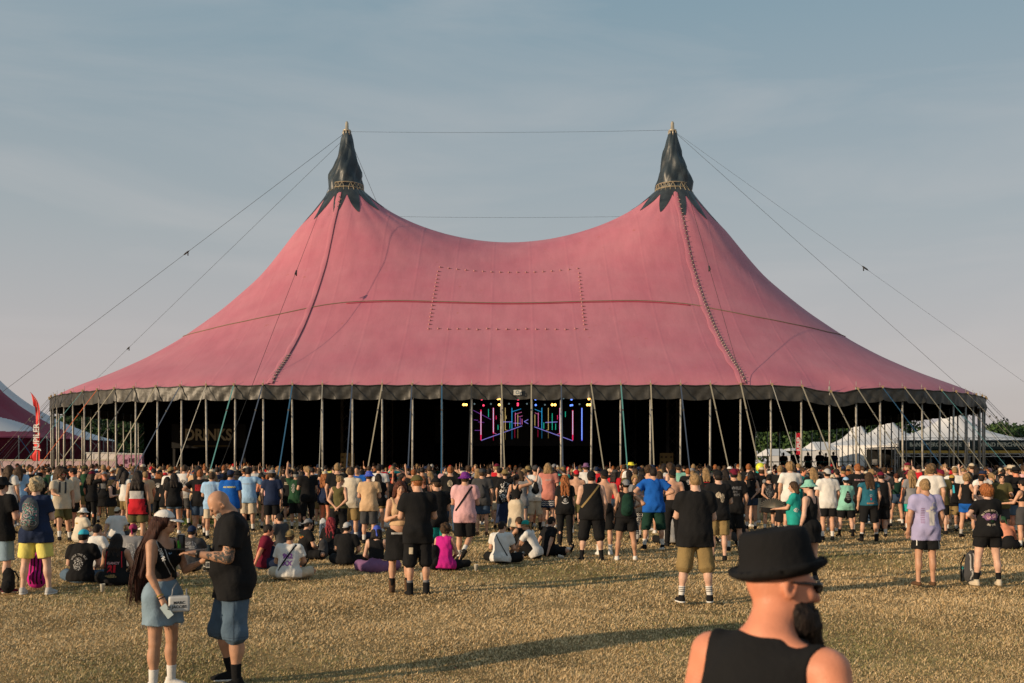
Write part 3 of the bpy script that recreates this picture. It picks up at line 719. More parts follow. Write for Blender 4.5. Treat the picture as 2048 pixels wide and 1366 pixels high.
for k in range(4):
    mb = MB(); mb.box((-12+8*k, -.2, (zt+zb)/2+.28), (7.7, .04, (zt-zb)*.50)); bn = mb.build('banner', mat((.02, .03, .03), .7), st)
    mb = MB(); mb.box((-12+8*k, -.2, zb+.52), (7.96, .05, .30)); mb.build('gold_strip', mat((.42, .26, .055), .7), st)
    text_obj('lettering', 'BAND MERCHANDISE', .60, mat((.52, .48, .38), .6), st, (-11.7+8*k, -.24, (zt+zb)/2+.28), bold=.022, sx=1.0)
mb = MB(); mb.box((0, 5, 3.7), (32, 9.5, .1)); mb.build('roof', mat((.03, .03, .03), .8), st)
mb = MB(); mb.box((0, 9.5, 1.8), (32, .1, 3.6)); mb.build('back_wall', mat((.02, .02, .02), .8), st)
mb = MB(); mb.box((0, .8, .55), (31, .5, 1.1)); mb.build('counter', mat((.05, .045, .04), .8), st)
for k in range(14):
    mb = MB(); mb.box((-15+2.2*k, 9.3, 2.0), (.7, .05, .7)); mb.build('shirt_display', mat(random.choice([(.3, .3, .3), (.4, .25, .1), (.1, .25, .35)]), .8), st)
# vertical red banner far right of the stage wall
p = P(1596, 925, 118); bn = empty('vertical_banner', (p.x, 118, 0)); tag(bn, 'narrow vertical red banner with white lettering in front of the trees, above the spectators', 'banner')
z1 = P(0, 866, 118).z; z0 = P(0, 910, 118).z
mb = MB(); mb.tube([(-.25, 0, 0), (-.25, 0, z1+.1)], .04, 6); mb.build('pole', STEEL, bn, True)
mb = MB(); mb.box((.05, 0, (z0+z1)/2), (.55, .03, z1-z0)); mb.build('banner_cloth', mat((.55, .02, .04), .6), bn)
text_obj('lettering', 'JUPILER', .50, mat((.7, .7, .7), .6), bn, (.05, -.03, (z0+z1)/2), rot=(math.pi/2, -math.pi/2, 0), bold=.012)

# ------------------------------------------------------------ inside the tent
# stage with black drapes, deck and video wall
d = 84.0; k_ = d/FPX
sg = empty('stage', (TX+1.5, d, 0)); tag(sg, 'dark festival stage behind the crowd with black drapes and deck', 'stage')
mb = MB(); mb.box((0, 4, .9), (22, 9, 1.8)); mb.build('deck', mat((.012, .012, .012), .8), sg)
mb = MB(); mb.box((0, 8.4, 4.5), (26, .1, 9)); mb.build('back_drape', BLACK, sg)
for sx in (-1, 1):
    mb = MB(); mb.box((sx*10.5, 2, 4), (5, .1, 8)); mb.build('side_drape', BLACK, sg)
    mb = MB(); mb.box((sx*7.4, .6, 5.2), (.9, .9, 3.2)); mb.box((sx*7.4, .12, 5.2), (.8, .05, .05)); mb.build('speaker_array', mat((.01, .01, .01), .7), sg)
for k in range(3):
    mb = MB(); truss(mb, (-10, .5+k*3, 7.9), (10, .5+k*3, 7.9), .4, 24); mb.build('lighting_truss', mat((.05, .05, .05), .5, .4, .4), sg)
def ZX(zx, zy, dd): return P(800+zx/4.096, 740+zy/4.096, dd)
vs = empty('video_screen', P(1060, 849, d)); tag(vs, 'video wall showing neon corridor lines above the stage', 'screen')
o_ = vs.location
mb = MB(); mb.box((0, .2, 0), (10.4, .3, 3.6)); mb.build('panel', mat((.006, .005, .010), .4, .4), vs)
for k in range(9):
    mb = MB(); mb.box((-4.6+1.15*k, .04, 0), (.015, .01, 3.5)); mb.build('panel_joint', mat((.012, .012, .014), .6), vs)
NEON = {'r': (.75, .02, .10), 'c': (.25, .55, .75), 'b': (.03, .32, .62), 'v': (.10, .08, .75), 'g': (.02, .42, .26), 'y': (.48, .34, .12), 'p': (.55, .13, .30), 'l': (.20, .18, .55), 'k': (.18, .05, .30)}
def neon(a, b, c, wd=.045, e=1.0):
    A = ZX(a[0], a[1], d-.02)-o_; B = ZX(b[0], b[1], d-.02)-o_; mb = MB(); mb.strap(A, B, wd, .02, side=(B-A).cross(Vector((0, 1, 0)))); mb.build('neon_line', mat(NEON[c], .5, 0, emit=e), vs)
for x, y0, y1, c in [(663, 325, 575, 'r'), (765, 310, 520, 'r'), (725, 320, 385, 'g'), (862, 310, 490, 'y'), (828, 350, 510, 'g'), (917, 310, 482, 'b'), (945, 350, 462, 'p'), (965, 365, 458, 'y'),
                     (1133, 350, 465, 'p'), (1162, 310, 482, 'b'), (1215, 310, 492, 'y'), (1247, 355, 490, 'g'), (1310, 310, 525, 'r'), (1415, 330, 575, 'r'), (1490, 310, 580, 'v'), (1355, 340, 385, 'g'), (803, 450, 490, 'g'),
                     (900, 430, 480, 'g'), (1275, 440, 490, 'g'), (1178, 430, 480, 'g'), (870, 375, 400, 'y'), (788, 375, 405, 'r'), (1290, 370, 405, 'r'), (1105, 365, 455, 'y'), (985, 390, 450, 'k'), (1000, 400, 445, 'p')]:
    neon((x, y0), (x, y1), c, .10 if y1-y0 > 180 and c in 'rv' else .05)
for x, y0, y1 in ((663, 340, 530), (765, 312, 510), (1310, 312, 515), (1415, 335, 530), (1490, 312, 570)):
    A = ZX(x, y0, d-.05)-o_; B = ZX(x, y1, d-.05)-o_; mb = MB(); mb.strap(A, B, .04, .02, side=(B-A).cross(Vector((0, 1, 0)))); mb.build('neon_line', mat(NEON['c'], .5, 0, emit=1.3), vs)
for a, b, c in [((665, 577), (1000, 457), 'l'), ((1100, 465), (1415, 580), 'l'), ((600, 330), (745, 405), 'k'), ((845, 425), (920, 425), 'l'), ((1190, 430), (1290, 425), 'l'), ((845, 437), (845, 418), 'l'),
                ((1050, 405), (1018, 423), 'l'), ((1018, 423), (1050, 440), 'l'), ((917, 342), (992, 318), 'b'), ((945, 362), (998, 345), 'p'), ((965, 385), (1005, 375), 'p'), ((1105, 322), (1162, 345), 'b'), ((1105, 350), (1133, 362), 'p'),
                ((860, 490), (882, 494), 'y'), ((765, 515), (790, 523), 'p'), ((1310, 520), (1285, 527), 'p'), ((1215, 490), (1197, 494), 'y'), ((605, 408), (640, 412), 'k'), ((612, 495), (660, 495), 'k'), ((930, 435), (990, 437), 'l'), ((640, 425), (690, 430), 'k')]:
    neon(a, b, c, .06 if c == 'l' else .035, .9)
for x, y0, y1, c in [(862, 500, 570, 'y'), (917, 490, 565, 'b'), (940, 480, 555, 'r'), (965, 480, 560, 'y'), (1162, 490, 560, 'b'), (1215, 500, 560, 'y'), (1130, 490, 550, 'r'), (765, 530, 578, 'r'), (1310, 530, 578, 'r')]:
    neon((x, y0), (x, y1), c, .05, .25)
LC = {}
def lamp(zx, zy, col, e, r, lab, grp):
    LC[grp] = LC.get(grp, -1)+1; lab = lab+', %s from the left' % ORD[LC[grp]]
    p = ZX(zx, zy, 79.); t = empty('stage_light', p); tag(t, lab, 'stage light', grp)
    mb = MB(); mb.lathe([(.02, .30), (r*1.2, .24), (r*1.25, 0), (r, -.01)], n=10); b_ = mb.build('housing', mat((.02, .02, .02), .5), t, True); b_.rotation_euler = (-math.pi/2, 0, 0)
    mb = MB(); mb.lathe([(0, 0), (r*.6, -.02), (r, 0)], n=12); b_ = mb.build('lens', mat(col, .4, .2, emit=e), t, True); b_.rotation_euler = (-math.pi/2, 0, 0)
for x, y in [(507, 235), (522, 284), (542, 284), (803, 235), (813, 285), (824, 235), (1247, 285), (1270, 285), (1537, 285), (1548, 236), (1557, 285)]: lamp(x, y, (1.0, .50, .10), 5., .105, 'warm amber stage lamp glowing under the tent roof', 'amber lamps above the stage')
for x, y in [(1254, 236), (1620, 220)]: lamp(x, y, (.8, .45, .2), 1.5, .06, 'small dim warm stage lamp above the screen', 'dim lamps above the stage')
for x, y in [(670, 240), (684, 290), (967, 241), (965, 275), (965, 288)]: lamp(x, y, (.85, .05, .12), 2., .085, 'red stage lamp left of centre above the video wall', 'red lamps above the stage')
for x, y in [(1108, 230), (1110, 240), (1112, 287), (1398, 290), (1405, 241), (1410, 288)]: lamp(x, y, (.12, .25, .9), 2., .085, 'blue stage lamp above the video wall right of centre', 'blue lamps above the stage')
for x, y in [(610, 278), (735, 230), (745, 278), (893, 277), (1035, 232), (1040, 277), (1187, 285), (1188, 232), (1340, 232), (1470, 280), (1480, 232)]: lamp(x, y, (.30, .42, .45), .35, .07, 'faintly glowing pale round stage lamp above the video wall', 'faintly glowing lamps above the stage')  # pale lenses given a faint glow of their own in the material
# DRINKS bar on the left inside
p = P(415, 872, 62); br = empty('drinks_bar', (p.x, 62, 0)); tag(br, 'dark bar inside the tent with large DRINKS lettering', 'bar')
mb = MB(); mb.box((0, .3, p.z), (4.6, .2, 1.5)); mb.build('fascia', mat((.012, .012, .012), .8), br)
mb = MB(); mb.box((0, .5, .55), (7, .7, 1.1)); mb.build('counter', mat((.02, .02, .02), .8), br)
for sx in (-1, 1): mb = MB(); mb.box((sx*2.2, .4, p.z/2), (.15, .15, p.z)); mb.build('post', mat((.02, .02, .02), .8), br)
text_obj('lettering', 'DRINKS', .98, mat((.50, .42, .27), .7), br, (0, .17, p.z+.05), bold=.03, sx=.86)
mb = MB(); mb.box((.2, .18, p.z-.62), (2.3, .03, .09)); mb.build('light_strip', mat((.10, .07, .02), .6), br)
# plywood notice boards on posts
for px, dd in ((695, 60), (1333, 61)):
    p = P(px, 925, dd); t = empty('notice_board', (p.x, dd, 0)); tag(t, ['spotted tan board standing in the crowd left of the stage', 'tan board pinned with notices in the crowd right of the stage'][px > 1000], 'board')
    z1 = P(0, 906, dd).z
    mb = MB(); mb.box((0, 0, z1-.55), (.82, .05, 1.1)); mb.build('board', mat((.34, .24, .10), .8), t)
    for sx in (-.33, .33): mb = MB(); mb.box((sx, .06, z1/2), (.06, .06, z1)); mb.build('post', mat((.2, .15, .1), .8), t)
    for k in range(9): mb = MB(); mb.box((-.30+.3*(k % 3)+.03*math.sin(k*5), -.03, z1-.25-.32*(k//3)), (.13, .01, .12), rz=0); mb.build('notice', mat((.10, .07, .04), .8), t)
# spectator platform with green rail (people are added with the crowd)
pf = empty('spectator_platform', (P(1615, 925, 68).x, 68, 0)); tag(pf, 'raised viewing platform with teal rail on the right under the tent', 'platform')
mb = MB(); mb.box((0, .8, .45), (6.2, 3.4, .9)); mb.build('deck', mat((.03, .03, .03), .8), pf)
for k in range(6): mb = MB(); mb.tube([(-3+1.2*k, -.8, .9), (-3+1.2*k, -.8, 2.0)], .03, 6); mb.build('post', mat((.02, .09, .09), .6), pf, True)
for z in (1.45, 2.0): mb = MB(); mb.tube([(-3.1, -.8, z), (3.1, -.8, z)], .035, 6); mb.build('rail', mat((.02, .12, .11), .6), pf, True)
# steel barrier stand with a tuft of grass beside it
p = G(361, 1047); t = empty('barrier_stand', (p.x, p.y, 0)); tag(t, 'upright steel barrier stand with splayed feet among the crowd at left', 'barrier')
mb = MB(); mb.tube([(-.1, 0, .25), (-.1, 0, 1.25)], .022, 8); mb.build('post', STEEL, t, True)
mb = MB(); mb.tube([(.06, 0, .25), (.06, 0, 1.25), (.6, .3, 1.25), (.6, .3, .25)], .018, 8); mb.build('frame', STEEL, t, True)
for dx_ in (-.16, .22): mb = MB(); mb.tube([(.06, 0, .3), (dx_, -.08, .0)], .014, 6); mb.build('leg', STEEL, t, True)
n = 900; u = rng.normal(size=(n, 2))*[.55, .25]; gv = []
for i in range(n):
    x, y = p.x+.35+u[i, 0], p.y-.05+u[i, 1]; h = .06+.18*rng.random()*math.exp(-abs(u[i, 0])); a = rng.random()*6.28
    gv += [(x-.012, y, 0), (x+.012, y, 0), (x+.08*math.cos(a), y+.08*math.sin(a), h)]
tag(link('grass_tuft', mesh_np('grass_tuft', gv, np.arange(3*n).reshape(-1, 3), False), mat((.10, .16, .035), .8, .2)), 'longer green grass growing round the barrier stand', 'grass', kind='stuff')
# the yellow balloon over the crowd
p = P(1521, 935, 34); bl = empty('balloon', p); tag(bl, 'round yellow balloon floating just above the crowd on the right', 'balloon')
mb = MB(); mb.lathe([(.0, .17), (.07, .155), (.125, .11), (.16, .03), (.15, -.05), (.10, -.13), (.04, -.18), (.015, -.20)], n=20); mb.build('skin', mat((.62, .66, .04), .35, .5), bl, True)
mb = MB(); mb.lathe([(.0, -.19), (.03, -.23)], n=8); mb.tube([(0, 0, -.2), (.02, 0, -.8)], .004, 4); mb.build('knot', mat((.62, .66, .04), .35, .5), bl)
# ------------------------------------------------------------ people: bodies grown from signed distances, one continuous skin
TMP = bpy.data.scenes.new('thinning')
def thin(me, keep):                                  # collapse flat areas so that every figure stays cheap
    if keep >= 1 or len(me.polygons) < 60: return me
    o = bpy.data.objects.new('thinning', me); TMP.collection.objects.link(o)
    m = o.modifiers.new('thin', 'DECIMATE'); m.ratio = keep
    vl = TMP.view_layers[0]; dg = vl.depsgraph; vl.update(); dg = vl.depsgraph; dg.update()
    r = bpy.data.meshes.new_from_object(o.evaluated_get(dg)); r.name = me.name
    bpy.data.objects.remove(o); bpy.data.meshes.remove(me)
    r.polygons.foreach_set('use_smooth', np.ones(len(r.polygons), bool)); r.materials.clear()
    return r
class Vol:
    keep = .40
    def __init__(s, lo, hi, h):
        s.h = h; s.lo = np.array(lo, float)-2.5*h; n = np.ceil((np.array(hi, float)+2.5*h-s.lo)/h).astype(int)+1
        s.n = n; s.ax = [(s.lo[i]+h*np.arange(n[i])).astype(np.float32) for i in range(3)]
        s.d = np.full(tuple(n), .5, np.float32)
    def blk(s, lo, hi, m):
        a = [max(0, int((lo[i]-m-s.lo[i])/s.h)) for i in range(3)]; b = [min(s.n[i], int((hi[i]+m-s.lo[i])/s.h)+2) for i in range(3)]
        if any(b[i] <= a[i] for i in range(3)): return None, None
        sl = tuple(slice(a[i], b[i]) for i in range(3))
        return sl, (s.ax[0][sl[0]][:, None, None], s.ax[1][sl[1]][None, :, None], s.ax[2][sl[2]][None, None, :])
    def add(s, pr, k=.03, cut=False):
        f, lo, hi = pr; sl, g = s.blk(lo, hi, k+2.2*s.h)
        if sl is None: return
        v = f(*g); c = s.d[sl]
        if cut:
            v = -v
            if k > 0: e = np.maximum(k-np.abs(c-v), 0)/k; c = np.maximum(c, v)+e*e*k*.25
            else: c = np.maximum(c, v)
        elif k > 0: e = np.maximum(k-np.abs(c-v), 0)/k; c = np.minimum(c, v)-e*e*k*.25
        else: c = np.minimum(c, v)
        s.d[sl] = c
    def noise(s, A, fr, seed=0):
        X, Y, Z = s.ax[0][:, None, None], s.ax[1][None, :, None], s.ax[2][None, None, :]
        r = random.Random(seed); q = 0
        for k in range(3):
            a, b, c, e = [r.uniform(-1, 1) for _ in range(4)]; ff = fr*(1+.6*k)
            q = q+np.sin(ff*(a*X+b*Y+c*Z*.55)+6*e+1.3*np.sin(ff*.5*(b*X-c*Y+a*Z)))/(1+k*.5)
        s.d += (A*q).astype(np.float32)
    def mesh(s, name, smooth=True):
        d = s.d; sg = d < 0
        n = [k-1 for k in d.shape]
        c = np.zeros(tuple(n), np.int8)
        for i in (0, 1):
            for j in (0, 1):
                for k in (0, 1): c += sg[i:n[0]+i, j:n[1]+j, k:n[2]+k]
        I, J, K = np.nonzero((c > 0) & (c < 8))
        if len(I) == 0: return mesh_np(name, [(0, 0, 0)], [])
        cv = {(i, j, k): d[I+i, J+j, K+k] for i in (0, 1) for j in (0, 1) for k in (0, 1)}
        acc = np.zeros((len(I), 3)); cnt = np.zeros(len(I))
        for a in list(cv):
            for ax in range(3):
                if a[ax]: continue
                b = list(a); b[ax] = 1; b = tuple(b); d0, d1 = cv[a], cv[b]; m = (d0 < 0) != (d1 < 0)
                t = np.where(m, d0/np.where(m, d0-d1, 1), 0)
                pt = np.array(a, float)[None, :].repeat(len(I), 0); pt[:, ax] += t
                acc += pt*m[:, None]; cnt += m
        v = (np.stack([I, J, K], 1)+acc/cnt[:, None])*s.h+s.lo
        idx = np.full(tuple(n), -1, np.int32); idx[I, J, K] = np.arange(len(I))
        F = []
        for ax in range(3):
            o = [x for x in range(3) if x != ax]
            sl0 = [slice(1, -1)]*3; sl1 = [slice(1, -1)]*3; sl0[ax] = slice(0, -1); sl1[ax] = slice(1, None)
            A_ = sg[tuple(sl0)]; B_ = sg[tuple(sl1)]; q = np.nonzero(A_ != B_)
            if len(q[0]) == 0: continue
            base = [q[0].copy(), q[1].copy(), q[2].copy()]
            for x in o: base[x] = base[x]+1
            def cell(du, dv):
                p = [base[0].copy(), base[1].copy(), base[2].copy()]; p[o[0]] = p[o[0]]-du; p[o[1]] = p[o[1]]-dv; return idx[p[0], p[1], p[2]]
            qd = np.stack([cell(1, 1), cell(0, 1), cell(0, 0), cell(1, 0)], 1)
            flip = A_[q] if ax != 1 else ~A_[q]
            qd = np.where(flip[:, None], qd, qd[:, ::-1]); F.append(qd)
        f = np.concatenate(F); f = f[(f >= 0).all(1)]
        return thin(mesh_np(name, v, f, smooth), s.keep)

def cap(a, b, ra, rb=None, flat=None, R=None, o=None, sy=1.0):
    """tapered limb; flat cuts the end at b square; R, o, sy give a squashed cross-section in a rotated frame"""
    a = np.array(a, float); b = np.array(b, float); rb = ra if rb is None else rb
    if R is None:
        L2 = float(((b-a)**2).sum())+1e-9; ba = b-a; ln = math.sqrt(L2); un = ba/ln
        def f(X, Y, Z):
            px, py, pz = X-a[0], Y-a[1], Z-a[2]
            h = (px*ba[0]+py*ba[1]+pz*ba[2])/L2; t = np.clip(h, 0, 1)
            d = np.sqrt((px-ba[0]*t)**2+(py-ba[1]*t)**2+(pz-ba[2]*t)**2)-(ra+(rb-ra)*t)
            if flat: d = np.maximum(d, (h-1)*ln)
            return d.astype(np.float32)
        r = max(ra, rb); return f, np.minimum(a, b)-r, np.maximum(a, b)+r
    R = np.array(R, float); o = np.array(o, float)
    L2 = float((((b-a)*[1, 1/sy, 1])**2).sum())+1e-9; ba = (b-a)*[1, 1/sy, 1]
    def f(X, Y, Z):
        wx, wy, wz = X-o[0], Y-o[1], Z-o[2]
        px = R[0, 0]*wx+R[1, 0]*wy+R[2, 0]*wz-a[0]; py = (R[0, 1]*wx+R[1, 1]*wy+R[2, 1]*wz-a[1])/sy; pz = R[0, 2]*wx+R[1, 2]*wy+R[2, 2]*wz-a[2]
        t = np.clip((px*ba[0]+py*ba[1]+pz*ba[2])/L2, 0, 1)
        d = np.sqrt((px-ba[0]*t)**2+(py-ba[1]*t)**2+(pz-ba[2]*t)**2)-(ra+(rb-ra)*t)
        d = d*(.5+.5*sy)
        if flat: 
            ln = math.sqrt(float(((b-a)**2).sum())); u = (b-a)/ln
            d = np.maximum(d, px*u[0]+py*sy*u[1]+pz*u[2]-ln)
        return d.astype(np.float32)
    r = max(ra, rb); wa = o+R@a; wb = o+R@b; return f, np.minimum(wa, wb)-r, np.maximum(wa, wb)+r
def ell(c, r, R=None, o=(0, 0, 0)):
    c = np.array(c, float); r = np.array(r, float); R = np.eye(3) if R is None else np.array(R, float); o = np.array(o, float); m = float(r.min())
    def f(X, Y, Z):
        wx, wy, wz = X-o[0], Y-o[1], Z-o[2]
        px = (R[0, 0]*wx+R[1, 0]*wy+R[2, 0]*wz-c[0]); py = (R[0, 1]*wx+R[1, 1]*wy+R[2, 1]*wz-c[1]); pz = (R[0, 2]*wx+R[1, 2]*wy+R[2, 2]*wz-c[2])
        k0 = np.sqrt((px/r[0])**2+(py/r[1])**2+(pz/r[2])**2); k1 = np.sqrt((px/r[0]**2)**2+(py/r[1]**2)**2+(pz/r[2]**2)**2)+1e-6
        return (k0*(k0-1)/k1).astype(np.float32)
    q = o+R@c; e = float(r.max()); return f, q-e, q+e
def half(nv, c, lo, hi):                             # the region with dot(p, nv) > c
    nv = np.array(nv, float)
    def f(X, Y, Z): return (c-(X*nv[0]+Y*nv[1]+Z*nv[2])).astype(np.float32)
    return f, np.array(lo, float), np.array(hi, float)
def unit(v): v = np.array(v, float); return v/np.linalg.norm(v)
def rotm(yaw=0, pitch=0, roll=0):                    # pitch > 0 nods forward (+y), yaw > 0 turns to the left, roll leans right
    M = Matrix.Rotation(R_(yaw), 3, 'Z') @ Matrix.Rotation(-R_(pitch), 3, 'X') @ Matrix.Rotation(R_(roll), 3, 'Y')
    return np.array(M)

ARM = {'down': ((.17, -.02, -1), (.04, .14, -1)), 'relax': ((.26, -.06, -1), (-.03, .35, -1)), 'hips': ((.85, -.35, -.75), (-.85, .45, -.42)), 'pocket': ((.42, -.28, -1), (-.22, .5, -1)),
       'phone': ((.2, .18, -1), (-.45, 1, .28)), 'cross': ((.26, .12, -1), (-1, .5, .12)), 'back': ((.25, -.38, -1), (-.75, -.22, -.7)), 'up': ((.35, .1, 1), (-.05, .25, 1)),
       'shade': ((.85, .55, .30), (-.9, .35, .62)), 'wave': ((.95, .1, .25), (.15, .2, 1)), 'prop': ((.28, -.42, -1), (.12, -.3, -1)), 'knee': ((.2, .75, -.72), (-.1, .85, -.45)),
       'lap': ((.3, .35, -1), (-.6, .8, -.35)), 'drink': ((.2, .2, -1), (-.25, .75, .8)), 'out': ((.9, .35, -.45), (.5, .75, .1)), 'head': ((.95, .1, .35), (-.75, -.1, .85)), 'swing': ((.15, .3, -1), (0, .6, -1)), 'fwd': ((.15, .5, -1), (-.15, 1, -.1)),
       'lean': ((.12, -.15, -1), (-.1, .1, -1))}
LEG = {'stand': ((.05, .01, -1), (.02, -.03, -1)), 'wide': ((.15, .02, -1), (.09, -.03, -1)), 'bent': ((.10, .22, -1), (.04, -.22, -1)), 'fore': ((.05, .32, -1), (.03, .05, -1)), 'aft': ((.05, -.16, -1), (.0, -.42, -1)), 'kick': ((.03, .12, -1), (-.35, -.75, -.75)),
       'x': ((.80, .74, .05), (-.95, .22, -.12)), 'up': ((.22, .80, .72), (.0, .42, -.95)), 'flat': ((.25, 1, .06), (.1, 1, -.10)), 'out': ((.45, .9, .35), (.2, .85, -.42)), 'kneel': ((.2, .9, -.1), (.0, -1, -.1)), 'step': ((.04, .5, -1), (.02, .12, -1))}

DIM = {'m': dict(sh=.198, hw=.095, th=.455, shn=.425, tw=.130, ch=(.168, .110, .20), pel=.118, thr=.085, clf=.056, up=.052, fo=.043, bust=0, nk=.054),
       'f': dict(sh=.168, hw=.100, th=.450, shn=.415, tw=.108, ch=(.140, .098, .19), pel=.128, thr=.090, clf=.054, up=.042, fo=.035, bust=1, nk=.046)}
def skeleton(sex, fat, arms, legs, lean, twist, side=0, head=(0, 0, 0)):
    D = dict(DIM[sex]); D['fat'] = fat
    J = {'D': D}; zs = []
    for i, sd in enumerate((-1, 1)):
        a, b = LEG[legs[i]] if isinstance(legs[i], str) else legs[i]
        a = unit((a[0]*sd, a[1], a[2])); b = unit((b[0]*sd, b[1], b[2])); zs.append(a[2]*D['th']+b[2]*D['shn'])
        J['l%d' % i] = (a, b)
    sit = max(zs) > -.5
    pz = (.125*(.9+.1*fat)) if sit else .075-min(zs)+.02
    J['sit'] = sit; J['pz'] = pz; o = np.array((0, 0, pz)); J['o'] = o
    R = rotm(twist, lean, side); J['R'] = R
    T = lambda p: o+R@np.array(p, float)
    J['T'] = T
    for i, sd in enumerate((-1, 1)):
        a, b = J['l%d' % i]; h = o+np.array((sd*D['hw'], 0, -.02)); k = h+a*D['th']; an = k+b*D['shn']
        J['hip%d' % i], J['kn%d' % i], J['an%d' % i] = h, k, an
        s_ = T((sd*D['sh'], 0, .50)); A, B = ARM[arms[i]] if isinstance(arms[i], str) else arms[i]
        A = unit((A[0]*sd, A[1], A[2])); B = unit((B[0]*sd, B[1], B[2])); RR = rotm(twist, lean*.6)
        A, B = RR@A, RR@B; e = s_+A*.295; w_ = e+B*.255
        J['s%d' % i], J['e%d' % i], J['w%d' % i], J['hd%d' % i] = s_, e, w_, B
    J['neck'] = T((0, -.005, .55))
    Rh = R@rotm(head[0]-twist*.3, head[1]-lean*.55, head[2]-side*.7); J['Rh'] = Rh
    J['head'] = T((0, .012, .615))+Rh@np.array((0, .018, .108))
    return J
def bounds(J, m=.0):
    P_ = [J[k] for k in J if k[:2] in ('s0', 's1', 'e0', 'e1', 'w0', 'w1') or k in ('kn0', 'kn1', 'an0', 'an1')]+[J['head'], J['o']]
    P_ = np.array(P_); lo = P_.min(0)-[.20, .2, .14]; hi = P_.max(0)+[.20, .2, .16]
    lo = np.minimum(lo, J['o']-[.22+.1*J['D']['fat'], .2, .14]); hi = np.maximum(hi, J['o']+[.22+.1*J['D']['fat'], .25*J['D']['fat'], .2])
    lo[2] = max(lo[2], -.02); return lo-m, hi+m
def torso_prims(J, g=0.):
    D = J['D']; f = D['fat']; R, o = J['R'], J['o']; q = []
    q.append((ell((0, -.012, .0), (D['pel']*1.36*(.6+.4*f)+g, D['pel']*(.6+.4*f)+g, .13+g), R, o), .03))
    q.append((cap((0, .0+.02*(f-1), .06), (0, .0, .20), D['tw']*f+g, D['tw']*f+g, R=R, o=o, sy=.74+.08*(f-1)), .05))
    q.append((ell((0, .005, .36), (D['ch'][0]*(.75+.25*f)+g, D['ch'][1]*(.7+.3*f)+g, D['ch'][2]+g), R, o), .05))
    q.append((cap((-D['sh']*.80, -.005, .495), (D['sh']*.80, -.005, .495), .062+g*.8, .062+g*.8, R=R, o=o, sy=.9), .05))
    if f > 1.15: q.append((ell((0, .055*f, .13), (.13*f+g, .10*f+g, .14+g), R, o), .06))
    if D['bust']:
        for sd in (-1, 1): q.append((ell((sd*.066, .082, .345), (.062*(.5+.5*f)+g, .058*(.5+.5*f)+g, .062+g), R, o), .03))
    return q
def hand(V, J, i, hi):
    w_ = J['w%d' % i]; B = unit(J['hd%d' % i]); sd = -1 if i == 0 else 1
    up = np.array((0, 0, 1.)) if abs(B[2]) < .8 else np.array((0, 1., 0))
    s_ = unit(np.cross(B, up)); n_ = np.cross(s_, B)
    V.add(cap(w_, w_+B*.035, .026, .030), .02)
    p = w_+B*.062; R = np.stack([s_, n_, B], 1)
    V.add(ell((0, 0, 0), (.041, .021, .048), R, p), .012)
    if hi >= 1:
        for k in range(4):
            q = p+s_*(-.030+.020*k)+B*.030; L_ = (.062, .074, .070, .052)[k]; cv = n_*-.012
            m_ = q+B*L_*.55+cv*.5; V.add(cap(q, m_, .0098, .0092), .004); V.add(cap(m_, q+B*L_*.95+cv*2.2, .0090, .0078), .003)
        q = p-s_*.034*(1 if sd > 0 else 1)-B*.02; V.add(cap(q, q-s_*.022+B*.035, .013, .010), .008); V.add(cap(q-s_*.022+B*.035, q-s_*.020+B*.062-n_*.008, .010, .008), .004)
    else:
        V.add(cap(p+B*.03, p+B*.075-n_*.012, .024, .017), .02); V.add(cap(p-s_*.03, p-s_*.045+B*.03, .012, .010), .012)
def head_prims(V, J, sex, hi=0, beard=0):
    R, c = J['Rh'], J['head']; k = 1.0 if sex == 'm' else .955
    E = lambda p, r, kk=.02: V.add(ell(np.array(p)*k, np.array(r)*k, R, c), kk)
    E((0, -.012, .022), (.077, .096, .096), .02)
    E((0, .022, -.030), (.062, .072, .085), .03)
    E((0, .062, -.088), (.030, .030, .026), .03)
    if sex == 'm': E((0, .03, -.075), (.055, .05, .035), .03)
    V.add(cap(c+R@np.array((0, .088, .012)), c+R@np.array((0, .112, -.026)), .0095, .0145), .012)
    for sd in (-1, 1):
        E((sd*.080, -.008, -.012), (.011, .022, .036), .006)
        if hi >= 1:
            E((sd*.032, .078, .018), (.020, .016, .008), .012)     # brow ridge
            E((sd*.040, .070, -.022), (.022, .020, .022), .015)    # cheek
            V.add(ell((sd*.032, .097, .000), (.016, .012, .010), R, c), .008, cut=True)
            V.add(ell((sd*.077+sd*.007, -.003, -.010), (.009, .011, .020), R, c), .003, cut=True)
    if hi >= 1:
        E((0, .092, -.052), (.022, .012, .0065), .008); E((0, .090, -.063), (.019, .012, .0065), .006)
    V.add(cap(J['neck'], c+R@np.array((0, -.022, -.075)), J['D']['nk'], J['D']['nk']*.95), .035)
    T = J['T']
    V.add(cap(T((0, -.012, .50)), T((0, -.004, .60)), .066 if sex == 'm' else .052, J['D']['nk']), .05)
    if sex == 'm':
        for sd in (-1, 1): V.add(cap(T((sd*.12, -.015, .50)), T((sd*.02, -.01, .565)), .042, .046), .04)
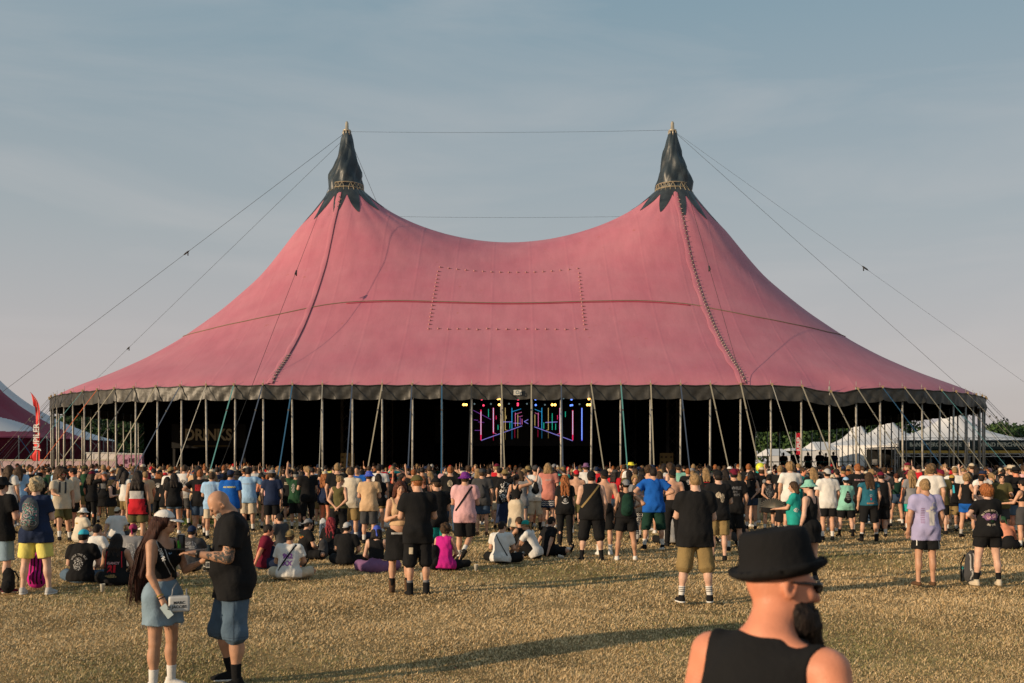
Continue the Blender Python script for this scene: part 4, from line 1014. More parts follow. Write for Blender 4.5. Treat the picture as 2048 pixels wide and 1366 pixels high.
def body_mesh(J, sex, h, hi=0, crop=None):
    lo, hi_ = bounds(J); 
    if crop is not None: lo[2] = crop
    V = Vol(lo, hi_, h); D = J['D']; f = .5+.5*D['fat']
    for pr, k in torso_prims(J): V.add(pr, k)
    for i in (0, 1):
        h_, k_, a_ = J['hip%d' % i], J['kn%d' % i], J['an%d' % i]; sd = (-1, 1)[i]
        V.add(cap(h_, k_, D['thr']*f*1.04, .056*f**.5), .045); V.add(cap(k_, a_, .052*f**.5, .036), .02)
        cm = k_*.68+a_*.32; V.add(ell((0, 0, 0), (D['clf']*f**.6, D['clf']*f**.6*1.05, .11), np.stack([unit(np.cross(a_-k_, (.1, 1., .05))), unit(np.cross(unit(a_-k_), unit(np.cross(a_-k_, (.1, 1., .05))))), unit(a_-k_)], 1), cm+(np.array((0, -.016, 0)) if not J['sit'] else 0)), .03)
        d_ = J['ft%d' % i]; V.add(cap(a_-np.array((0, 0, .025))-d_*.03, a_+d_*.14-np.array((0, 0, .045)), .030, .026), .02)
        s_, e_, w_ = J['s%d' % i], J['e%d' % i], J['w%d' % i]; fa = f**.7
        V.add(cap(s_, e_, D['up']*fa*1.15, D['up']*.86*fa), .035); V.add(cap(e_, w_, D['fo']*fa, D['fo']*.66), .015)
        V.add(cap(e_, e_*.6+w_*.4, D['fo']*fa*1.08, D['fo']*.95*fa), .015)
        hand(V, J, i, hi)
    head_prims(V, J, sex, hi)
    return V.mesh('body')
def neckcut(V, J, r=.072, z=.545, y=.02):
    T = J['T']; V.add(cap(T((0, y, z)), T((0, y*1.2, z+.2)), r, r*1.5), .01, cut=True)
def top_mesh(J, kind, h, seed=0, hem=None):
    D = J['D']; f = D['fat']; T, R, o = J['T'], J['R'], J['o']; lo, hi = bounds(J)
    lo[2] = max(lo[2], J['o'][2]-.22 if not J['sit'] else 0.0); V = Vol(lo, hi, h)
    g = {'tee': .022, 'polo': .022, 'tank': .016, 'jersey': .022, 'crop': .013, 'bra': .011, 'vest': .026, 'dress': .018, 'shirt': .024, 'hoodie': .034}.get(kind, .02)
    for pr, k in torso_prims(J, g): V.add(pr, k)
    fem = D['bust']; ff = .5+.5*f
    if kind not in ('crop', 'bra'):
        ge = .044 if kind != 'tank' else .038
        V.add(ell((0, -.012, .0), (D['pel']*1.36*(.6+.4*f)+ge, D['pel']*(.6+.4*f)+ge, .17), R, o), .03)
        V.add(cap((0, .0, .04), (0, 0, .16), D['tw']*f+.034, D['tw']*f+.030, R=R, o=o, sy=.80), .05)
        for i in (0, 1):
            h_, k_ = J['hip%d' % i], J['kn%d' % i]; V.add(cap(h_, h_+(k_-h_)*(.45 if not J['sit'] else .12), D['thr']*ff+.050, D['thr']*ff+.048), .04)
    if kind in ('tee', 'polo', 'shirt', 'jersey', 'vest', 'hoodie') or (kind == 'tank' and not fem):
        w_ = (.158 if not fem else .142)*(.45+.55*f)+.012
        V.add(cap((0, .0, -.12), (0, .0, .40), w_, w_+.012, R=R, o=o, sy=.66+.1*(f-1)), .06)
    if kind == 'dress':
        V.add(cap((0, 0, .12), (0, 0, -.40), .12, .23, R=R, o=o, sy=.78), .06)
    if kind in ('tee', 'polo', 'shirt', 'hoodie', 'vest'):
        L_ = {'tee': .66, 'polo': .66, 'shirt': .7, 'hoodie': 1.0, 'vest': .16}[kind]
        for i in (0, 1):
            s_, e_ = J['s%d' % i], J['e%d' % i]; q = s_+(e_-s_)*L_
            V.add(cap(s_, q, D['up']*f**.5+.026, D['up']*f**.5+.034, flat=True), .04)
            if kind == 'hoodie': V.add(cap(e_, J['w%d' % i], D['fo']+.024, D['fo']+.018, flat=True), .03)
    V.noise(.0042 if h < .02 else .0034, 38, seed); V.noise(.0042, 17, seed+1)
    # hem
    hz = {'tee': -.155, 'polo': -.16, 'shirt': -.16, 'jersey': -.17, 'tank': -.13, 'crop': .19, 'bra': .27, 'vest': -.02, 'dress': -.42, 'hoodie': -.1}[kind] if hem is None else hem
    if J['sit']: hz = max(hz, -.10)
    nv = R[:, 2]; c = float(nv@(o+R@np.array((0, 0, hz)))); V.add(half(-nv, -c, lo, hi), .006, cut=True)
    # keep clear of the head
    if kind == 'hoodie': neckcut(V, J, .058, .60)
    elif kind == 'polo' or kind == 'shirt': neckcut(V, J, D['nk']+.012, .585, .03); 
    elif kind in ('tank', 'jersey'): neckcut(V, J, .085, .545, .035)
    elif kind in ('crop', 'bra', 'dress'): neckcut(V, J, .10, .53, .03)
    else: neckcut(V, J, D['nk']+.017, .580, .022)
    nv2 = J['T']((0, 0, .64)); V.add(half((0, 0, 1), nv2[2], (lo[0], lo[1], nv2[2]-.02), hi), 0, cut=True)
    if kind in ('tank', 'jersey', 'crop', 'bra', 'dress', 'vest'):
        for i in (0, 1):
            sd = (-1, 1)[i]
            if kind == 'vest': continue
            inn = {'tank': .165, 'jersey': .175, 'crop': .150, 'bra': .118, 'dress': .125}[kind]*(1 if not fem else .93)
            V.add(ell((sd*(inn+.075), -.0, .47), (.075, .2, .13), R, o), .015, cut=True)
            s_, e_ = J['s%d' % i], J['e%d' % i]; V.add(cap(s_+(e_-s_)*.2, J['e%d' % i], D['up']*f**.7*1.15+.008, D['up']*f**.7+.005), .005, cut=True)
    if kind == 'bra': V.add(ell((0, -.18, .52), (.085, .14, .13), R, o), .02, cut=True)
    return V.mesh('top')
def bottom_mesh(J, kind, L_, h, seed=0):
    D = J['D']; f = D['fat']; ff = .5+.5*f; R, o = J['R'], J['o']; lo, hi = bounds(J); hi[2] = J['o'][2]+.2 if not J['sit'] else max(J['kn0'][2], J['kn1'][2])+.2
    V = Vol(lo, hi, h); g = .020
    V.add(ell((0, -.012, .0), (D['pel']*1.36*(.6+.4*f)+g, D['pel']*(.6+.4*f)+g, .15), R, o), .03)
    V.add(cap((0, .0, .04), (0, 0, .16), D['tw']*f+.012, D['tw']*f+.008, R=R, o=o, sy=.78), .04)
    if kind == 'skirt':
        zb = o[2]-(.02+L_*.44); 
        if J['sit']: L_ = min(L_, .6)
        else: V.add(cap((0, 0, .03), (0, 0, -.02-L_*.44), .14*ff, (.165+.07*L_)*ff, R=rotm(0, 0), o=o, sy=.84, flat=True), .04)
    for i in (0, 1):
        h_, k_, a_ = J['hip%d' % i], J['kn%d' % i], J['an%d' % i]
        if kind == 'shorts':
            q = h_+(k_-h_)*min(L_, 1); fl_ = .012 if L_ < .6 else .024
            V.add(cap(h_, q, D['thr']*ff+.028, (.062*ff if L_ > .8 else .075*ff)+.022+(fl_ if L_ <= 1 else .014), flat=(L_ <= 1)), .03)
            if L_ > 1: q2 = k_+(a_-k_)*(L_-1); V.add(cap(k_, q2, .064*ff+.032, .062*ff+.038, flat=True), .03)
        elif kind == 'trousers':
            V.add(cap(h_, k_, D['thr']*ff+.022, .068*ff+.008), .03); V.add(cap(k_, k_+(a_-k_)*.97, .072*ff, .064, flat=True), .02)
        elif kind == 'leggings':
            V.add(cap(h_, k_, D['thr']*ff+.012, .064*ff**.5), .03); V.add(cap(k_, k_+(a_-k_)*.95, .064*ff**.5, .046, flat=True), .02)
        elif kind == 'skirt' and J['sit']: V.add(cap(h_, k_, D['thr']*ff+.03, .09), .05)
        elif kind == 'skirt': V.add(cap(h_, k_, D['thr']*ff*1.04+.030, .10), .05); V.add(cap(k_, a_, .085, .085), .04)
    if kind == 'skirt' and not J['sit']: zc_ = o[2]-.02-L_*.44; V.add(half((0, 0, -1), -zc_, (lo[0], lo[1], -1), (hi[0], hi[1], zc_+.02)), .004, cut=True)
    V.noise(.0036, 38, seed+5); V.noise(.0036, 19, seed+6)
    c = float(R[:, 2]@(o+R@np.array((0, 0, .14)))); V.add(half(R[:, 2], c, (lo[0], lo[1], -1), hi) if not J['sit'] else ell((0, 0, 5), (.01, .01, .01)), .004, cut=True)
    return V.mesh('bottom')

# shared pieces worn on head and feet, in head frame (y forward) or foot frame (y to the toe)
_PR = {}
def proto(kind, h=.010):
    k_ = (kind, h)
    if k_ in _PR: return _PR[k_]
    S = lambda g, c=(0, -.012, .022): ell(c, (.077+g, .096+g, .096+g))
    hatted = kind.endswith('_h'); kind = kind[:-2] if hatted else kind
    V = Vol((-.26, -.26, -.34 if 'long' not in kind and 'pony' not in kind else -.62), (.26, .26, .26), h)
    face = lambda k=.008: V.add(ell((0, .125, -.045), (.080, .085, .125)), k, cut=True)
    nm = 'hair'
    if kind == 'hair_short':
        V.add(S(.012), 0); V.add(ell((0, -.06, -.02), (.070, .055, .075)), .02); V.noise(.0035, 95, 3); face(); V.add(half((0, 0, -1), .075, (-.3, -.3, -.4), (.3, .3, -.05)), .01, cut=True)
        for sd in (-1, 1): V.add(ell((sd*.085, .0, -.03), (.022, .026, .04)), .005, cut=True)
    elif kind == 'hair_buzz':
        V.add(S(.005), 0); face(.004); V.add(half((0, .3, -1), .045, (-.3, -.3, -.4), (.3, .3, 0.)), .004, cut=True)
    elif kind == 'hair_curly':
        V.add(S(.034), 0); V.add(ell((0, -.05, -.03), (.088, .07, .09)), .03); V.noise(.0085, 110, 5); V.noise(.006, 60, 6); face(); V.add(half((0, 0, -1), .10, (-.3, -.3, -.4), (.3, .3, -.05)), .01, cut=True)
    elif kind in ('hair_long', 'hair_verylong', 'hair_wavylong', 'hair_bob'):
        Ln = {'hair_long': .30, 'hair_verylong': .50, 'hair_wavylong': .40, 'hair_bob': .13}[kind]
        V.add(S(.018), 0)
        for x in (-.05, 0, .05):
            if kind == 'hair_bob': V.add(cap((x, -.055, -.0), (x*1.5, -.075, -Ln), .060, .055), .04)
            else: V.add(cap((x, -.055, -.0), (x*1.4, -.115, -.15), .060, .052), .04); V.add(cap((x*1.4, -.115, -.15), (x*1.7, -.165, -Ln), .052, .030), .04)
        for sd in (-1, 1): V.add(cap((sd*.07, -.02, .0), (sd*.088, -.03, -min(Ln, .26)), .034, .022), .03)
        V.noise(.003 if 'wavy' not in kind else .008, 120 if 'wavy' not in kind else 75, 4); face()
    elif kind in ('hair_bun', 'hair_pony', 'hair_longpony'):
        V.add(S(.010), 0)
        if kind == 'hair_bun': V.add(ell((0, -.09, .095), (.042, .042, .038)), .012)
        else:
            V.add(cap((0, -.10, .05), (0, -.14, .02), .028, .035), .02); V.add(cap((0, -.14, .02), (0, -.13, -.20 if kind == 'hair_pony' else -.36), .034, .018), .02)
        V.noise(.003, 110, 4); face(); V.add(half((0, .25, -1), .075, (-.05, .02, -.6), (.3, .3, -.05)), .01, cut=True)
    elif kind in ('cap', 'cap_back', 'visor'):
        nm = 'hat'; V.add(ell((0, -.010, .030), (.089, .108, .098)), 0)
        if kind == 'visor': V.add(half((0, 0, 1), .085, (-.2, -.2, .05), (.2, .2, .2)), .004, cut=True)
        V.add(half((0, .05, -1), -.035, (-.2, -.2, -.3), (.2, .2, .1)), .003, cut=True)
        sg = 1 if kind != 'cap_back' else -1
        V.add(ell((0, sg*.115, .036), (.070, .082, .010), rotm(0, sg*12)), .008); V.add(ell((0, 0, .127), (.01, .01, .006)), .003)
    elif kind == 'bucket':
        nm = 'hat'; V.add(cap((0, -.008, .02), (0, -.008, .075), .098, .078), 0); V.add(half((0, 0, 1), .128, (-.2, -.2, .1), (.2, .2, .3)), .012, cut=True)
        V.add(half((0, 0, -1), -.030, (-.3, -.3, -.3), (.3, .3, .08)), .0, cut=True)
        def brim(X, Y, Z): r = np.sqrt((X/.93)**2+(Y+.008)**2); z = .045-(r-.09)*.75; return (np.maximum(np.maximum(np.abs(Z-z)-.008, r-.155), .07-r)).astype(np.float32)
        V.add((brim, np.array((-.17, -.18, -.03)), np.array((.17, .17, .08))), .006)
    elif kind in ('sunhat', 'porkpie', 'cowboy'):
        nm = 'hat'; hh, rr, bl = {'sunhat': (.115, .165, .012), 'porkpie': (.118, .134, .012), 'cowboy': (.13, .20, .03)}[kind]
        V.add(cap((0, -.008, .03), (0, -.008, hh-.03), .098, .088, R=np.eye(3), o=(0, 0, 0), sy=1.12), 0)
        V.add(half((0, 0, 1), hh+.012, (-.2, -.2, .1), (.2, .2, .3)), .012, cut=True); V.add(ell((0, -.008, hh+.035), (.070, .085, .035)), .012, cut=True)
        V.add(half((0, 0, -1), -.030, (-.3, -.3, -.3), (.3, .3, .08)), 0, cut=True)
        def brim(X, Y, Z):
            r = np.sqrt((X/.93)**2+(Y+.008)**2); z = .040+bl*((X/.16)**2)*(1.0 if kind != 'porkpie' else .9)+(.02*((r-.10)/.05)**2 if kind == 'porkpie' else 0)
            return (np.maximum(np.maximum(np.abs(Z-z)-.007, r-rr), .07-r)).astype(np.float32)
        V.add((brim, np.array((-.21, -.22, -.02)), np.array((.21, .21, .12))), .006)
    elif kind == 'beanie':
        nm = 'hat'; V.add(ell((0, -.012, .035), (.090, .108, .105)), 0); V.add(half((0, .1, -1), -.022, (-.2, -.2, -.3), (.2, .2, .08)), .003, cut=True); V.noise(.002, 140, 2)
    elif kind == 'bandana':
        nm = 'hat'; V.add(ell((0, -.012, .028), (.084, .103, .099)), 0); V.add(half((0, .25, -1), -.012, (-.2, -.2, -.3), (.2, .2, .08)), .003, cut=True); V.add(ell((0, -.115, .02), (.02, .018, .015)), .008)
        V.add(cap((0, -.115, .01), (.02, -.125, -.09), .012, .022), .01)
    elif kind == 'headband':
        nm = 'hat'; V.add(S(.014), 0); V.add(half((0, 0, 1), .075, (-.2, -.2, .03), (.2, .2, .2)), .0, cut=True); V.add(half((0, 0, -1), -.035, (-.2, -.2, -.3), (.2, .2, .08)), .0, cut=True)
    elif kind == 'beard':
        V.add(ell((0, .035, -.062), (.066, .070, .062)), 0); V.add(ell((0, .075, -.098), (.042, .040, .045)), .02); V.noise(.006, 130, 3)
        V.add(ell((0, .09, -.02), (.05, .05, .042)), .006, cut=True); V.add(half((0, 0, 1), -.018, (-.2, -.2, -.05), (.2, .2, .2)), .006, cut=True); V.add(half((0, -1, 0), -.004, (-.2, -.2, -.3), (.2, .03, .2)), .01, cut=True)
    elif kind == 'sunglasses':
        nm = 'sunglasses'
        for sd in (-1, 1): V.add(ell((sd*.035, .101, .004), (.028, .009, .020)), 0); V.add(cap((sd*.062, .095, .010), (sd*.082, -.0, .004), .0055, .0055), .004)
        V.add(cap((-.02, .106, .008), (.02, .106, .008), .005), .003)
    elif kind in ('sneaker', 'boot', 'sandal'):
        nm = 'shoe'; V = Vol((-.08, -.12, -.12), (.08, .24, .16), min(h, .012))
        V.add(cap((0, -.035, -.045), (0, .03, -.040), .040, .042), 0); V.add(ell((0, .105, -.052), (.047, .085, .034)), .03); V.add(cap((0, .0, -.03), (0, .10, -.045), .040, .032), .03)
        if kind == 'boot': V.add(cap((0, -.01, -.02), (0, -.012, .12), .050, .056, flat=True), .02)
        elif kind == 'sneaker': V.add(cap((0, -.01, -.02), (0, -.012, .030), .046, .044, flat=True), .02)
        V.add(half((0, 0, -1), .074, (-.1, -.2, -.2), (.1, .3, -.05)), .0, cut=True)
    elif kind == 'sole':
        nm = 'sole'; V = Vol((-.08, -.12, -.12), (.08, .24, .0), .010)
        V.add(cap((0, -.035, -.06), (0, .11, -.06), .046, .052), 0); V.add(half((0, 0, -1), .078, (-.1, -.2, -.2), (.1, .3, -.05)), .0, cut=True); V.add(half((0, 0, 1), -.056, (-.1, -.2, -.07), (.1, .3, .1)), .0, cut=True)
    elif kind == 'sock':
        nm = 'sock'; mb = MB(); mb.lathe([(.040, -.03), (.041, .02), (.044, .08), (.048, .14), (.049, .15), (.044, .152)], n=14); _PR[k_] = (nm, mesh_np(nm, mb.v, mb.f)); return _PR[k_]
    elif kind == 'backpack':
        nm = 'pack'; V = Vol((-.22, -.22, -.30), (.22, .1, .28), .014)
        V.add(cap((0, -.07, -.13), (0, -.06, .12), .135, .115, R=np.eye(3), o=(0, 0, 0), sy=.62), 0); V.add(ell((0, -.145, -.10), (.095, .05, .09)), .015); V.add(cap((-.04, -.06, .235), (.04, -.06, .235), .010), .008); V.noise(.004, 30, 3)
    elif kind == 'sack':
        nm = 'pack'; V = Vol((-.2, -.16, -.26), (.2, .08, .22), .014); V.add(cap((0, -.045, -.13), (0, -.03, .10), .115, .03, R=np.eye(3), o=(0, 0, 0), sy=.45), 0); V.noise(.006, 26, 3)
    if hatted: V.add(half((0, 0, 1), .045, (-.3, -.3, .02), (.3, .3, .3)), .015, cut=True)
    me = V.mesh(nm); _PR[k_] = (nm, me); return _PR[k_]

def fproto(k):
    if ('f', k) in _PR: return _PR[('f', k)]
    mb = MB()
    if k == 'eye': mb.lathe([(0, .0075), (.006, .0055), (.0095, 0), (.006, -.0055), (0, -.0075)], n=10)
    elif k == 'eyebrow': mb.tube([(-.018, -.003, -.003), (-.006, .002, .003), (.008, .002, .003), (.018, -.004, -.002)], .0035, 5)
    else: mb.tube([(-.021, -.008, 0), (-.008, .0, .002), (.008, .0, .002), (.021, -.008, 0)], [.002, .0055, .0055, .002], 6)
    _PR[('f', k)] = (k, mesh_np(k, mb.v, mb.f)); return _PR[('f', k)]
_BM = {}
SKIN = {'l': (.56, .315, .21), 't': (.47, .255, .16), 'd': (.33, .165, .10), 'r': (.62, .245, .145), 'p': (.62, .38, .28), 'k': (.16, .085, .055)}
HAIRC = {'dark': (.018, .012, .010), 'brown': (.06, .034, .018), 'blond': (.30, .19, .09), 'ginger': (.30, .105, .035), 'grey': (.28, .27, .25), 'pink': (.55, .13, .22), 'auburn': (.085, .026, .014), 'darkauburn': (.045, .014, .009), 'black': (.008, .008, .009), 'red': (.22, .02, .03), 'lblond': (.46, .36, .22), 'mix': (.16, .10, .05)}
C_ = dict(black=(.012, .012, .013), white=(.66, .64, .61), grey=(.20, .20, .21), dgrey=(.055, .055, .058), lgrey=(.42, .41, .40), navy=(.018, .028, .065), blue=(.012, .10, .42), lblue=(.22, .46, .66), sky=(.30, .48, .70), tan=(.55, .37, .22), beige=(.52, .44, .33), cream=(.62, .55, .44),
          olive=(.095, .085, .035), khaki=(.24, .17, .075), green=(.02, .06, .03), dgreen=(.012, .04, .028), teal=(.02, .30, .26), mint=(.24, .52, .42), yellow=(.68, .60, .16), pink=(.62, .36, .38), salmon=(.52, .20, .16), magenta=(.50, .02, .22), purple=(.16, .03, .22), lilac=(.34, .32, .52), mauve=(.20, .10, .20),
          red=(.48, .02, .03), maroon=(.14, .012, .03), orange=(.55, .18, .03), denim=(.085, .13, .185), ldenim=(.20, .28, .35), ddenim=(.04, .065, .11), brown=(.10, .055, .03), gold=(.42, .26, .055), bluev=(.07, .11, .48), coral=(.6, .22, .18), cyan=(.05, .42, .55))
def cloth(c):
    c = C_[c] if isinstance(c, str) else c
    return mat(c, .92, .12, noise=(5., .85, 1.12), bump=(38., .25), key='cloth')
def skinm(k): return mat(SKIN[k], .50, .35, noise=(11., .82, 1.10), bump=(160., .12), key='skin')
def hairm(k):
    key = ('hair', k)
    if key in _M: return _M[key]
    c = HAIRC[k]; m = bpy.data.materials.new('hair'); m.use_nodes = True; t = m.node_tree; b = t.nodes['Principled BSDF']
    b.inputs['Roughness'].default_value = .6; b.inputs['Specular IOR Level'].default_value = .2
    tc = t.nodes.new('ShaderNodeTexCoord'); mp_ = t.nodes.new('ShaderNodeMapping'); mp_.inputs['Scale'].default_value = (1, 1, .16); t.links.new(tc.outputs['Object'], mp_.inputs[0])
    n_ = t.nodes.new('ShaderNodeTexNoise'); n_.inputs['Scale'].default_value = 95; n_.inputs['Detail'].default_value = 4; t.links.new(mp_.outputs[0], n_.inputs['Vector'])
    r_ = t.nodes.new('ShaderNodeValToRGB'); r_.color_ramp.elements[0].position = .35; r_.color_ramp.elements[1].position = .68
    r_.color_ramp.elements[0].color = (*[q*.35 for q in c], 1); r_.color_ramp.elements[1].color = (*[q*1.5 for q in c], 1); t.links.new(n_.outputs['Fac'], r_.inputs[0]); t.links.new(r_.outputs[0], b.inputs['Base Color'])
    bp = t.nodes.new('ShaderNodeBump'); bp.inputs['Strength'].default_value = .8; bp.inputs['Distance'].default_value = .012; t.links.new(n_.outputs['Fac'], bp.inputs['Height']); t.links.new(bp.outputs[0], b.inputs['Normal'])
    _M[key] = m; return m
PEOPLE = []
def rim(J, i): pass
def add_child(root, item, m, M4, name=None):
    nm, me = item
    o = bpy.data.objects.new(name or nm, me); COL.objects.link(o)
    if not len(me.materials): me.materials.append(None)
    o.material_slots[0].link = 'OBJECT'; o.material_slots[0].material = m
    o.parent = root; o.matrix_local = M4
    return o
def m4(R, t): M = Matrix([[float(x) for x in r] for r in R]).to_4x4(); M.translation = Vector([float(x) for x in t]); return M
def decal(root, topo, polys, kind='print', m=None, ang=0, cx=0, z=1.3, scale=1.0, off=.004, rot=0, cy=0):
    """flat print laid on the cloth: polys = (verts 2D, faces), seen from behind (or from the front)"""
    me = topo.data; key = me.name
    if not hasattr(decal, 'c'): decal.c = {}
    if key not in decal.c: decal.c[key] = BVHTree.FromPolygons([v.co[:] for v in me.vertices], [p.vertices[:] for p in me.polygons])
    bv = decal.c[key]; vs, fs = polys; out = []; ok = []; ca, sa = math.cos(R_(ang)), math.sin(R_(ang))
    cr_, sr_ = math.cos(rot), math.sin(rot)
    for x, y, *_ in vs:
        x, y = x*cr_-y*sr_, x*sr_+y*cr_
        lx = x*scale+cx; lz = y*scale+z
        hit = bv.ray_cast(Vector((lx*ca+1.2*sa, cy+lx*sa-1.2*ca, lz)), Vector((-sa, ca, 0)))
        if hit[0] is None: out.append((lx, 0, lz)); ok.append(False)
        else: q = hit[0]-Vector((-sa, ca, 0))*off; out.append((q.x, q.y, q.z)); ok.append(True)
    dp = [-sa*q[0]+ca*q[1] for q in out]
    fs = [f for f in fs if all(ok[i] for i in f) and max(dp[i] for i in f)-min(dp[i] for i in f) < .06]
    if not fs: return None
    o = link(kind, mesh_np(kind, out, fs, False), m, root)
    if kind == 'tattoo': o['kind'] = 'stuff'
    return o
def ringp(r0, r1, n=28, a0=0, a1=6.2832):
    v = []; 
    for i in range(n+1): a = a0+(a1-a0)*i/n; v += [(r0*math.cos(a), r0*math.sin(a)), (r1*math.cos(a), r1*math.sin(a))]
    return v, [(2*i, 2*i+1, 2*i+3, 2*i+2) for i in range(n)]
def blobs(n, w_, h_, s0, seed):
    r = random.Random(seed); v = []; f = []
    for i in range(n):
        x, y = r.uniform(-w_, w_), r.uniform(-h_, h_); 
        if (x/w_)**2+(y/h_)**2 > 1: continue
        k = r.randint(3, 6); b = len(v); s_ = s0*r.uniform(.5, 1.3); a = r.random()*6
        for j in range(k): v.append((x+s_*math.cos(a+6.28*j/k)*r.uniform(.4, 1.2), y+s_*math.sin(a+6.28*j/k)*r.uniform(.4, 1.2)))
        f.append(tuple(range(b, b+k)))
    return v, f
def lines(n, w_, gap, t, seed=0):
    r = random.Random(seed); v = []; f = []
    for i in range(n):
        x = -w_
        y = -i*gap
        while x < w_:
            l = r.uniform(.012, .04); b = len(v); v += [(x, y), (min(x+l, w_), y), (min(x+l, w_), y+t), (x, y+t)]; f.append((b, b+1, b+2, b+3)); x += l+.008
    return v, f
def merge(*ps):
    v = []; f = []
    for q in ps: b = len(v); v += list(q[0]); f += [tuple(i+b for i in g) for g in q[1]]
    return v, f
def shift(q, dx, dy, s_=1.0): return [(a[0]*s_+dx, a[1]*s_+dy) for a in q[0]], q[1]
def band(a, b, w_, n=40):                            # straight band in the print plane
    v = []; dx, dy = b[0]-a[0], b[1]-a[1]; l = math.hypot(dx, dy); nx_, ny_ = -dy/l*w_/2, dx/l*w_/2
    for i in range(n+1): t = i/n; v += [(a[0]+dx*t-nx_, a[1]+dy*t-ny_), (a[0]+dx*t+nx_, a[1]+dy*t+ny_)]
    return v, [(2*i, 2*i+1, 2*i+3, 2*i+2) for i in range(n)]
def txt(s, size, arc=None, bold=.0, spacing=1.0):
    v, f = text_mesh(s, size, bold, spacing, arc); return [(x, y) for x, y, *_ in v], f

def person(label, px=None, fy=None, xy=None, H=1.76, yaw=0, sex='m', fat=1.12, arms=('down', 'down'), legs=('stand', 'stand'), lean=0, twist=0, side=0, head=(0, 0, 0),
           hair='short', hc='brown', hat=None, hatc='black', top='tee', tc='black', bottom='shorts', bl=.95, bc='black', skin='l', shoe='sneaker', shc='black', sock='white', glasses=None, beard=None,
           pack=None, packc='black', prints=(), hi=0, h=None, group=None, z=0, key=None, headh=None, hem=None, extra=None, face=0, hatm=None, beardm=None):
    p = Vector((xy[0], xy[1], 0)) if xy else G(px, fy)
    d = p.y
    if h is None: h = .018 if d < 17 else .023 if d < 24 else .028 if d < 30 else .036
    h = h*1.12 if d > 3 else h
    root = empty('person', (p.x, p.y, z), R_(yaw)); tag(root, label, 'person', group)
    sc_ = H/1.78; root.scale = (sc_,)*3
    k = (sex, fat, arms, legs, lean, twist, side, head, h, hi) if key is None else (key, h)
    if k not in _BM:
        J = skeleton(sex, fat, arms, legs, lean, twist, side, head)
        for i in (0, 1):
            fv = J['l%d' % i][1]
            if J['sit']:
                if (legs[i] == 'x'): dv = unit((fv[0]*.3, .9, -.1))
                elif legs[i] in ('up',): dv = unit((.1*(-1, 1)[i], 1, -.05))
                else: dv = unit((.15*(-1, 1)[i], .45, .75))
            else: dv = unit((.22*(-1, 1)[i], 1, 0)) if legs[i] != 'kick' else unit((-.6*(-1, 1)[i], .35, -.9))
            J['ft%d' % i] = dv
        me = body_mesh(J, sex, h, hi); _BM[k] = (J, me)
    J, bme = _BM[k]
    nm = 'body'; body = add_child(root, ('body', bme), skinm(skin), Matrix())
    kt = (k, 'top', top, hem)
    if top:
        if kt not in _BM: _BM[kt] = top_mesh(J, top, h, len(_BM) % 17, hem)
        topo = add_child(root, ({'tee': 't_shirt', 'polo': 'polo_shirt', 'tank': 'tank_top', 'jersey': 'jersey', 'crop': 'crop_top', 'bra': 'bikini_top', 'vest': 'vest', 'dress': 'dress', 'shirt': 'shirt', 'hoodie': 'hoodie'}[top], _BM[kt]), cloth(tc), Matrix())
    else: topo = body
    kb = (k, 'bot', bottom, bl)
    if bottom:
        if kb not in _BM: _BM[kb] = bottom_mesh(J, bottom, bl, h, len(_BM) % 17)
        bot = add_child(root, (bottom if bottom != 'leggings' else 'leggings', _BM[kb]), cloth(bc), Matrix())
    Mh = m4(J['Rh']*(1.0 if sex == 'm' else .955), J['head']); hq = .010 if d < 17 else .014 if d < 30 else .02
    if hair and hair != 'bald': add_child(root, proto('hair_'+hair+('_h' if hat and hat != 'headband' else ''), hq), hairm(hc), Mh)
    if hat: add_child(root, proto(hat, hq), cloth(hatc), Mh @ Matrix.Diagonal((1.06, 1.06, 1.04, 1)) if hatm is None else Mh @ hatm)
    if beard: add_child(root, proto('beard', hq), hairm(beard), Mh if beardm is None else Mh @ beardm, 'beard')
    if glasses: add_child(root, proto('sunglasses', hq if d > 12 else .006), mat(C_[glasses], .2, .6), Mh)
    if shoe:
        for i in (0, 1):
            dv = J['ft%d' % i]; an = J['an%d' % i]; xx = unit(np.cross(dv, (0, 0, 1.))); zz = np.cross(xx, dv); Mf = m4(np.stack([xx, dv, zz], 1), an)
            s_ = add_child(root, proto(shoe, hq), cloth(shc), Mf)
            if d < 18 and shoe == 'sneaker':
                add_child(s_, proto('sole'), cloth('white' if shc in ('black', 'white', 'lgrey') else 'beige'), Matrix())
            if sock and bottom not in ('trousers', 'leggings'):
                b_ = unit(J['kn%d' % i]-an); x2 = unit(np.cross((0, 1., .01), b_)); Ms = m4(np.stack([x2, np.cross(b_, x2), b_], 1), an)
                if shoe != 'sandal': add_child(root, proto('sock'), cloth(sock), Ms)
    T = J['T']
    if pack:
        pc = J['R']@np.array((0, -(.115+.05*(J['D']['fat']-1)), .30)); kind = 'sack' if pack == 'sack' else 'backpack'
        add_child(root, proto(kind), cloth(packc), m4(J['R'], J['o']+pc), 'backpack')
    for pr in prints:
        polys, col, kw = pr; kw = dict(kw); zz = kw.pop('z', .32); src = bot if kw.pop('on', 'top') == 'bottom' else topo
        zz = float(T((0, 0, zz))[2]); y_ = T((0, 0, .3)); cx_ = kw.pop('cx', 0)+float(y_[0])
        decal(root, src, polys, kw.pop('name', 'print'), cloth(col), z=zz, cx=cx_, **kw)
    PEOPLE.append((root, J))
